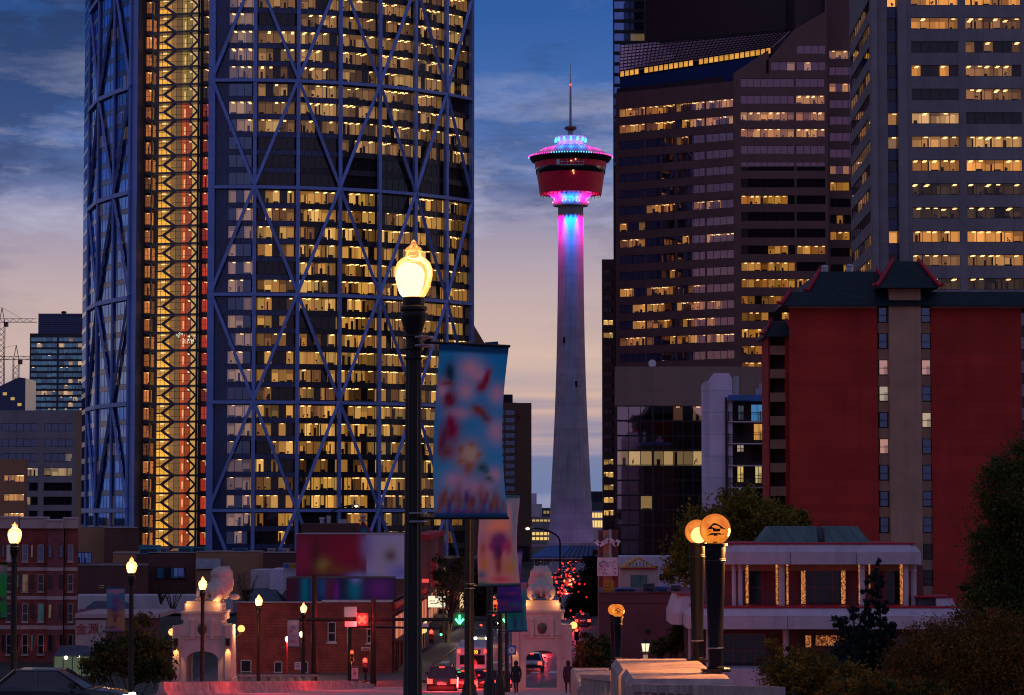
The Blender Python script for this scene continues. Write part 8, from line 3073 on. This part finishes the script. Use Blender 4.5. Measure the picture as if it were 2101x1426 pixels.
tree('street_tree', 'dark leaning street tree mass right of the tower pavilion', 'tree', P(1200, 1330, 330), [pb(1215, 1190, 330, 44, 90), pb(1200, 1235, 330, 60, 80), pb(1180, 1275, 329, 60, 70), pb(1225, 1160, 332, 24, 60), pb(1165, 1300, 328, 40, 40), pb(1222, 1250, 332, 30, 100)], 12000, 0.2, [(0.02, 0.014, 0.01), (0.028, 0.018, 0.012), (0.014, 0.012, 0.01)], 17, 0.2, 8)
tree('shrub', 'dark street shrubs between the footway pavilion and far globe posts', 'shrub', P(1215, 1440, 180), [pb(1205, 1350, 180, 60, 60), pb(1240, 1345, 181, 50, 60), pb(1225, 1320, 181, 40, 40), pb(1200, 1320, 181, 30, 40)], 4500, 0.1, DG_ + [(0.05, 0.022, 0.014)], 18, 0.08, 6)
tree('street_tree', 'thin leafed street tree beside the lit cream sign', 'tree', P(915, 1345, 262), [pb(925, 1200, 262, 60, 90), pb(945, 1160, 263, 50, 70), pb(905, 1170, 263, 40, 60), pb(938, 1250, 262, 40, 50)], 2600, 0.13, [(0.05, 0.04, 0.014), (0.035, 0.03, 0.012), (0.06, 0.045, 0.016)], 19, 0.17, 14)
tree('street_tree', 'leafy street tree beyond the second lamp post', 'tree', P(985, 1320, 330), [pb(985, 1215, 330, 60, 110), pb(1010, 1190, 331, 50, 60), pb(975, 1255, 330, 40, 50)], 5000, 0.15, [(0.04, 0.034, 0.013), (0.03, 0.026, 0.012)], 20, 0.2, 8)
tree('shrub', 'dark shrub in front of the maroon building beside the lantern', 'shrub', P(1375, 1400, 215), [pb(1375, 1325, 215, 70, 40), pb(1395, 1300, 215, 40, 60), pb(1350, 1335, 214, 30, 30)], 3500, 0.1, DG_, 22, 0.08, 5)
for i, (px, py, d, h, lab) in enumerate(((330, 1165, 330, 75, 'bare twiggy tree by the dark window of the tan building'), (355, 1200, 300, 60, 'bare twiggy tree beside the stone lion'), (505, 1180, 290, 60, 'bare twiggy tree before the tilted billboard'), (925, 1180, 255, 100, 'bare branching tree on the far pavement'))):
    r = thing('bare_tree', lab, 'tree', P(px, py + h, d), 'bare trees')
    rr = random.Random(30 + i)
    tips = [P(px + rr.uniform(-0.42, 0.42) * h, py + rr.uniform(-0.1, 0.5) * h, d + rr.uniform(-0.5, 0.5)) for _ in range(9)]
    limbs(r, P(px, py + h, d), tips, 0.09 if i < 3 else 0.14, 40 + i, 12)
# string lights on the street trees
st = thing('string_lights', 'red and white string lights wound through the dark street trees', 'lights', (X(1190, 320), 320, 2))
mb = MB()
rr = random.Random(77)
for i in range(64):
    px, py = rr.choice([(rr.gauss(1163, 13), rr.gauss(1192, 14)), (rr.gauss(1165, 12), rr.gauss(1195, 16)), (rr.gauss(1195, 14), rr.uniform(1210, 1335))])
    c = rr.choice([(1.4, 0.03, 0.02), (1.6, 0.05, 0.03), (1.4, 0.7, 0.3), (1.2, 0.04, 0.04), (0.5, 0.02, 0.02), (0.7, 0.03, 0.02)])
    q = P(px, py, 318 + rr.uniform(-4, 6))
    mb.ball(q, rr.uniform(0.05, 0.16), 'room', 6, 1.0, c)
mb.build('bulbs', st)
st2 = thing('hanging_lights', 'scatter of small red and amber shop lights along the far street', 'lights', (X(1010, 360), 360, 2))
mb = MB()
for i in range(120):
    px, py = rr.uniform(874, 1062), rr.uniform(1222, 1318)
    c = rr.choice([(1.4, 0.04, 0.03), (1.0, 0.04, 0.04), (1.4, 0.7, 0.3), (0.9, 0.3, 0.06), (0.4, 0.02, 0.02)])
    q = P(px, py, 370 + rr.uniform(-10, 20))
    mb.box(q.x - rr.uniform(0.06, 0.45), q.x + 0.1, q.y, q.y + 0.1, q.z - rr.uniform(0.05, 0.3), q.z + 0.08, 'room', c)
mb.build('bulbs', st2)
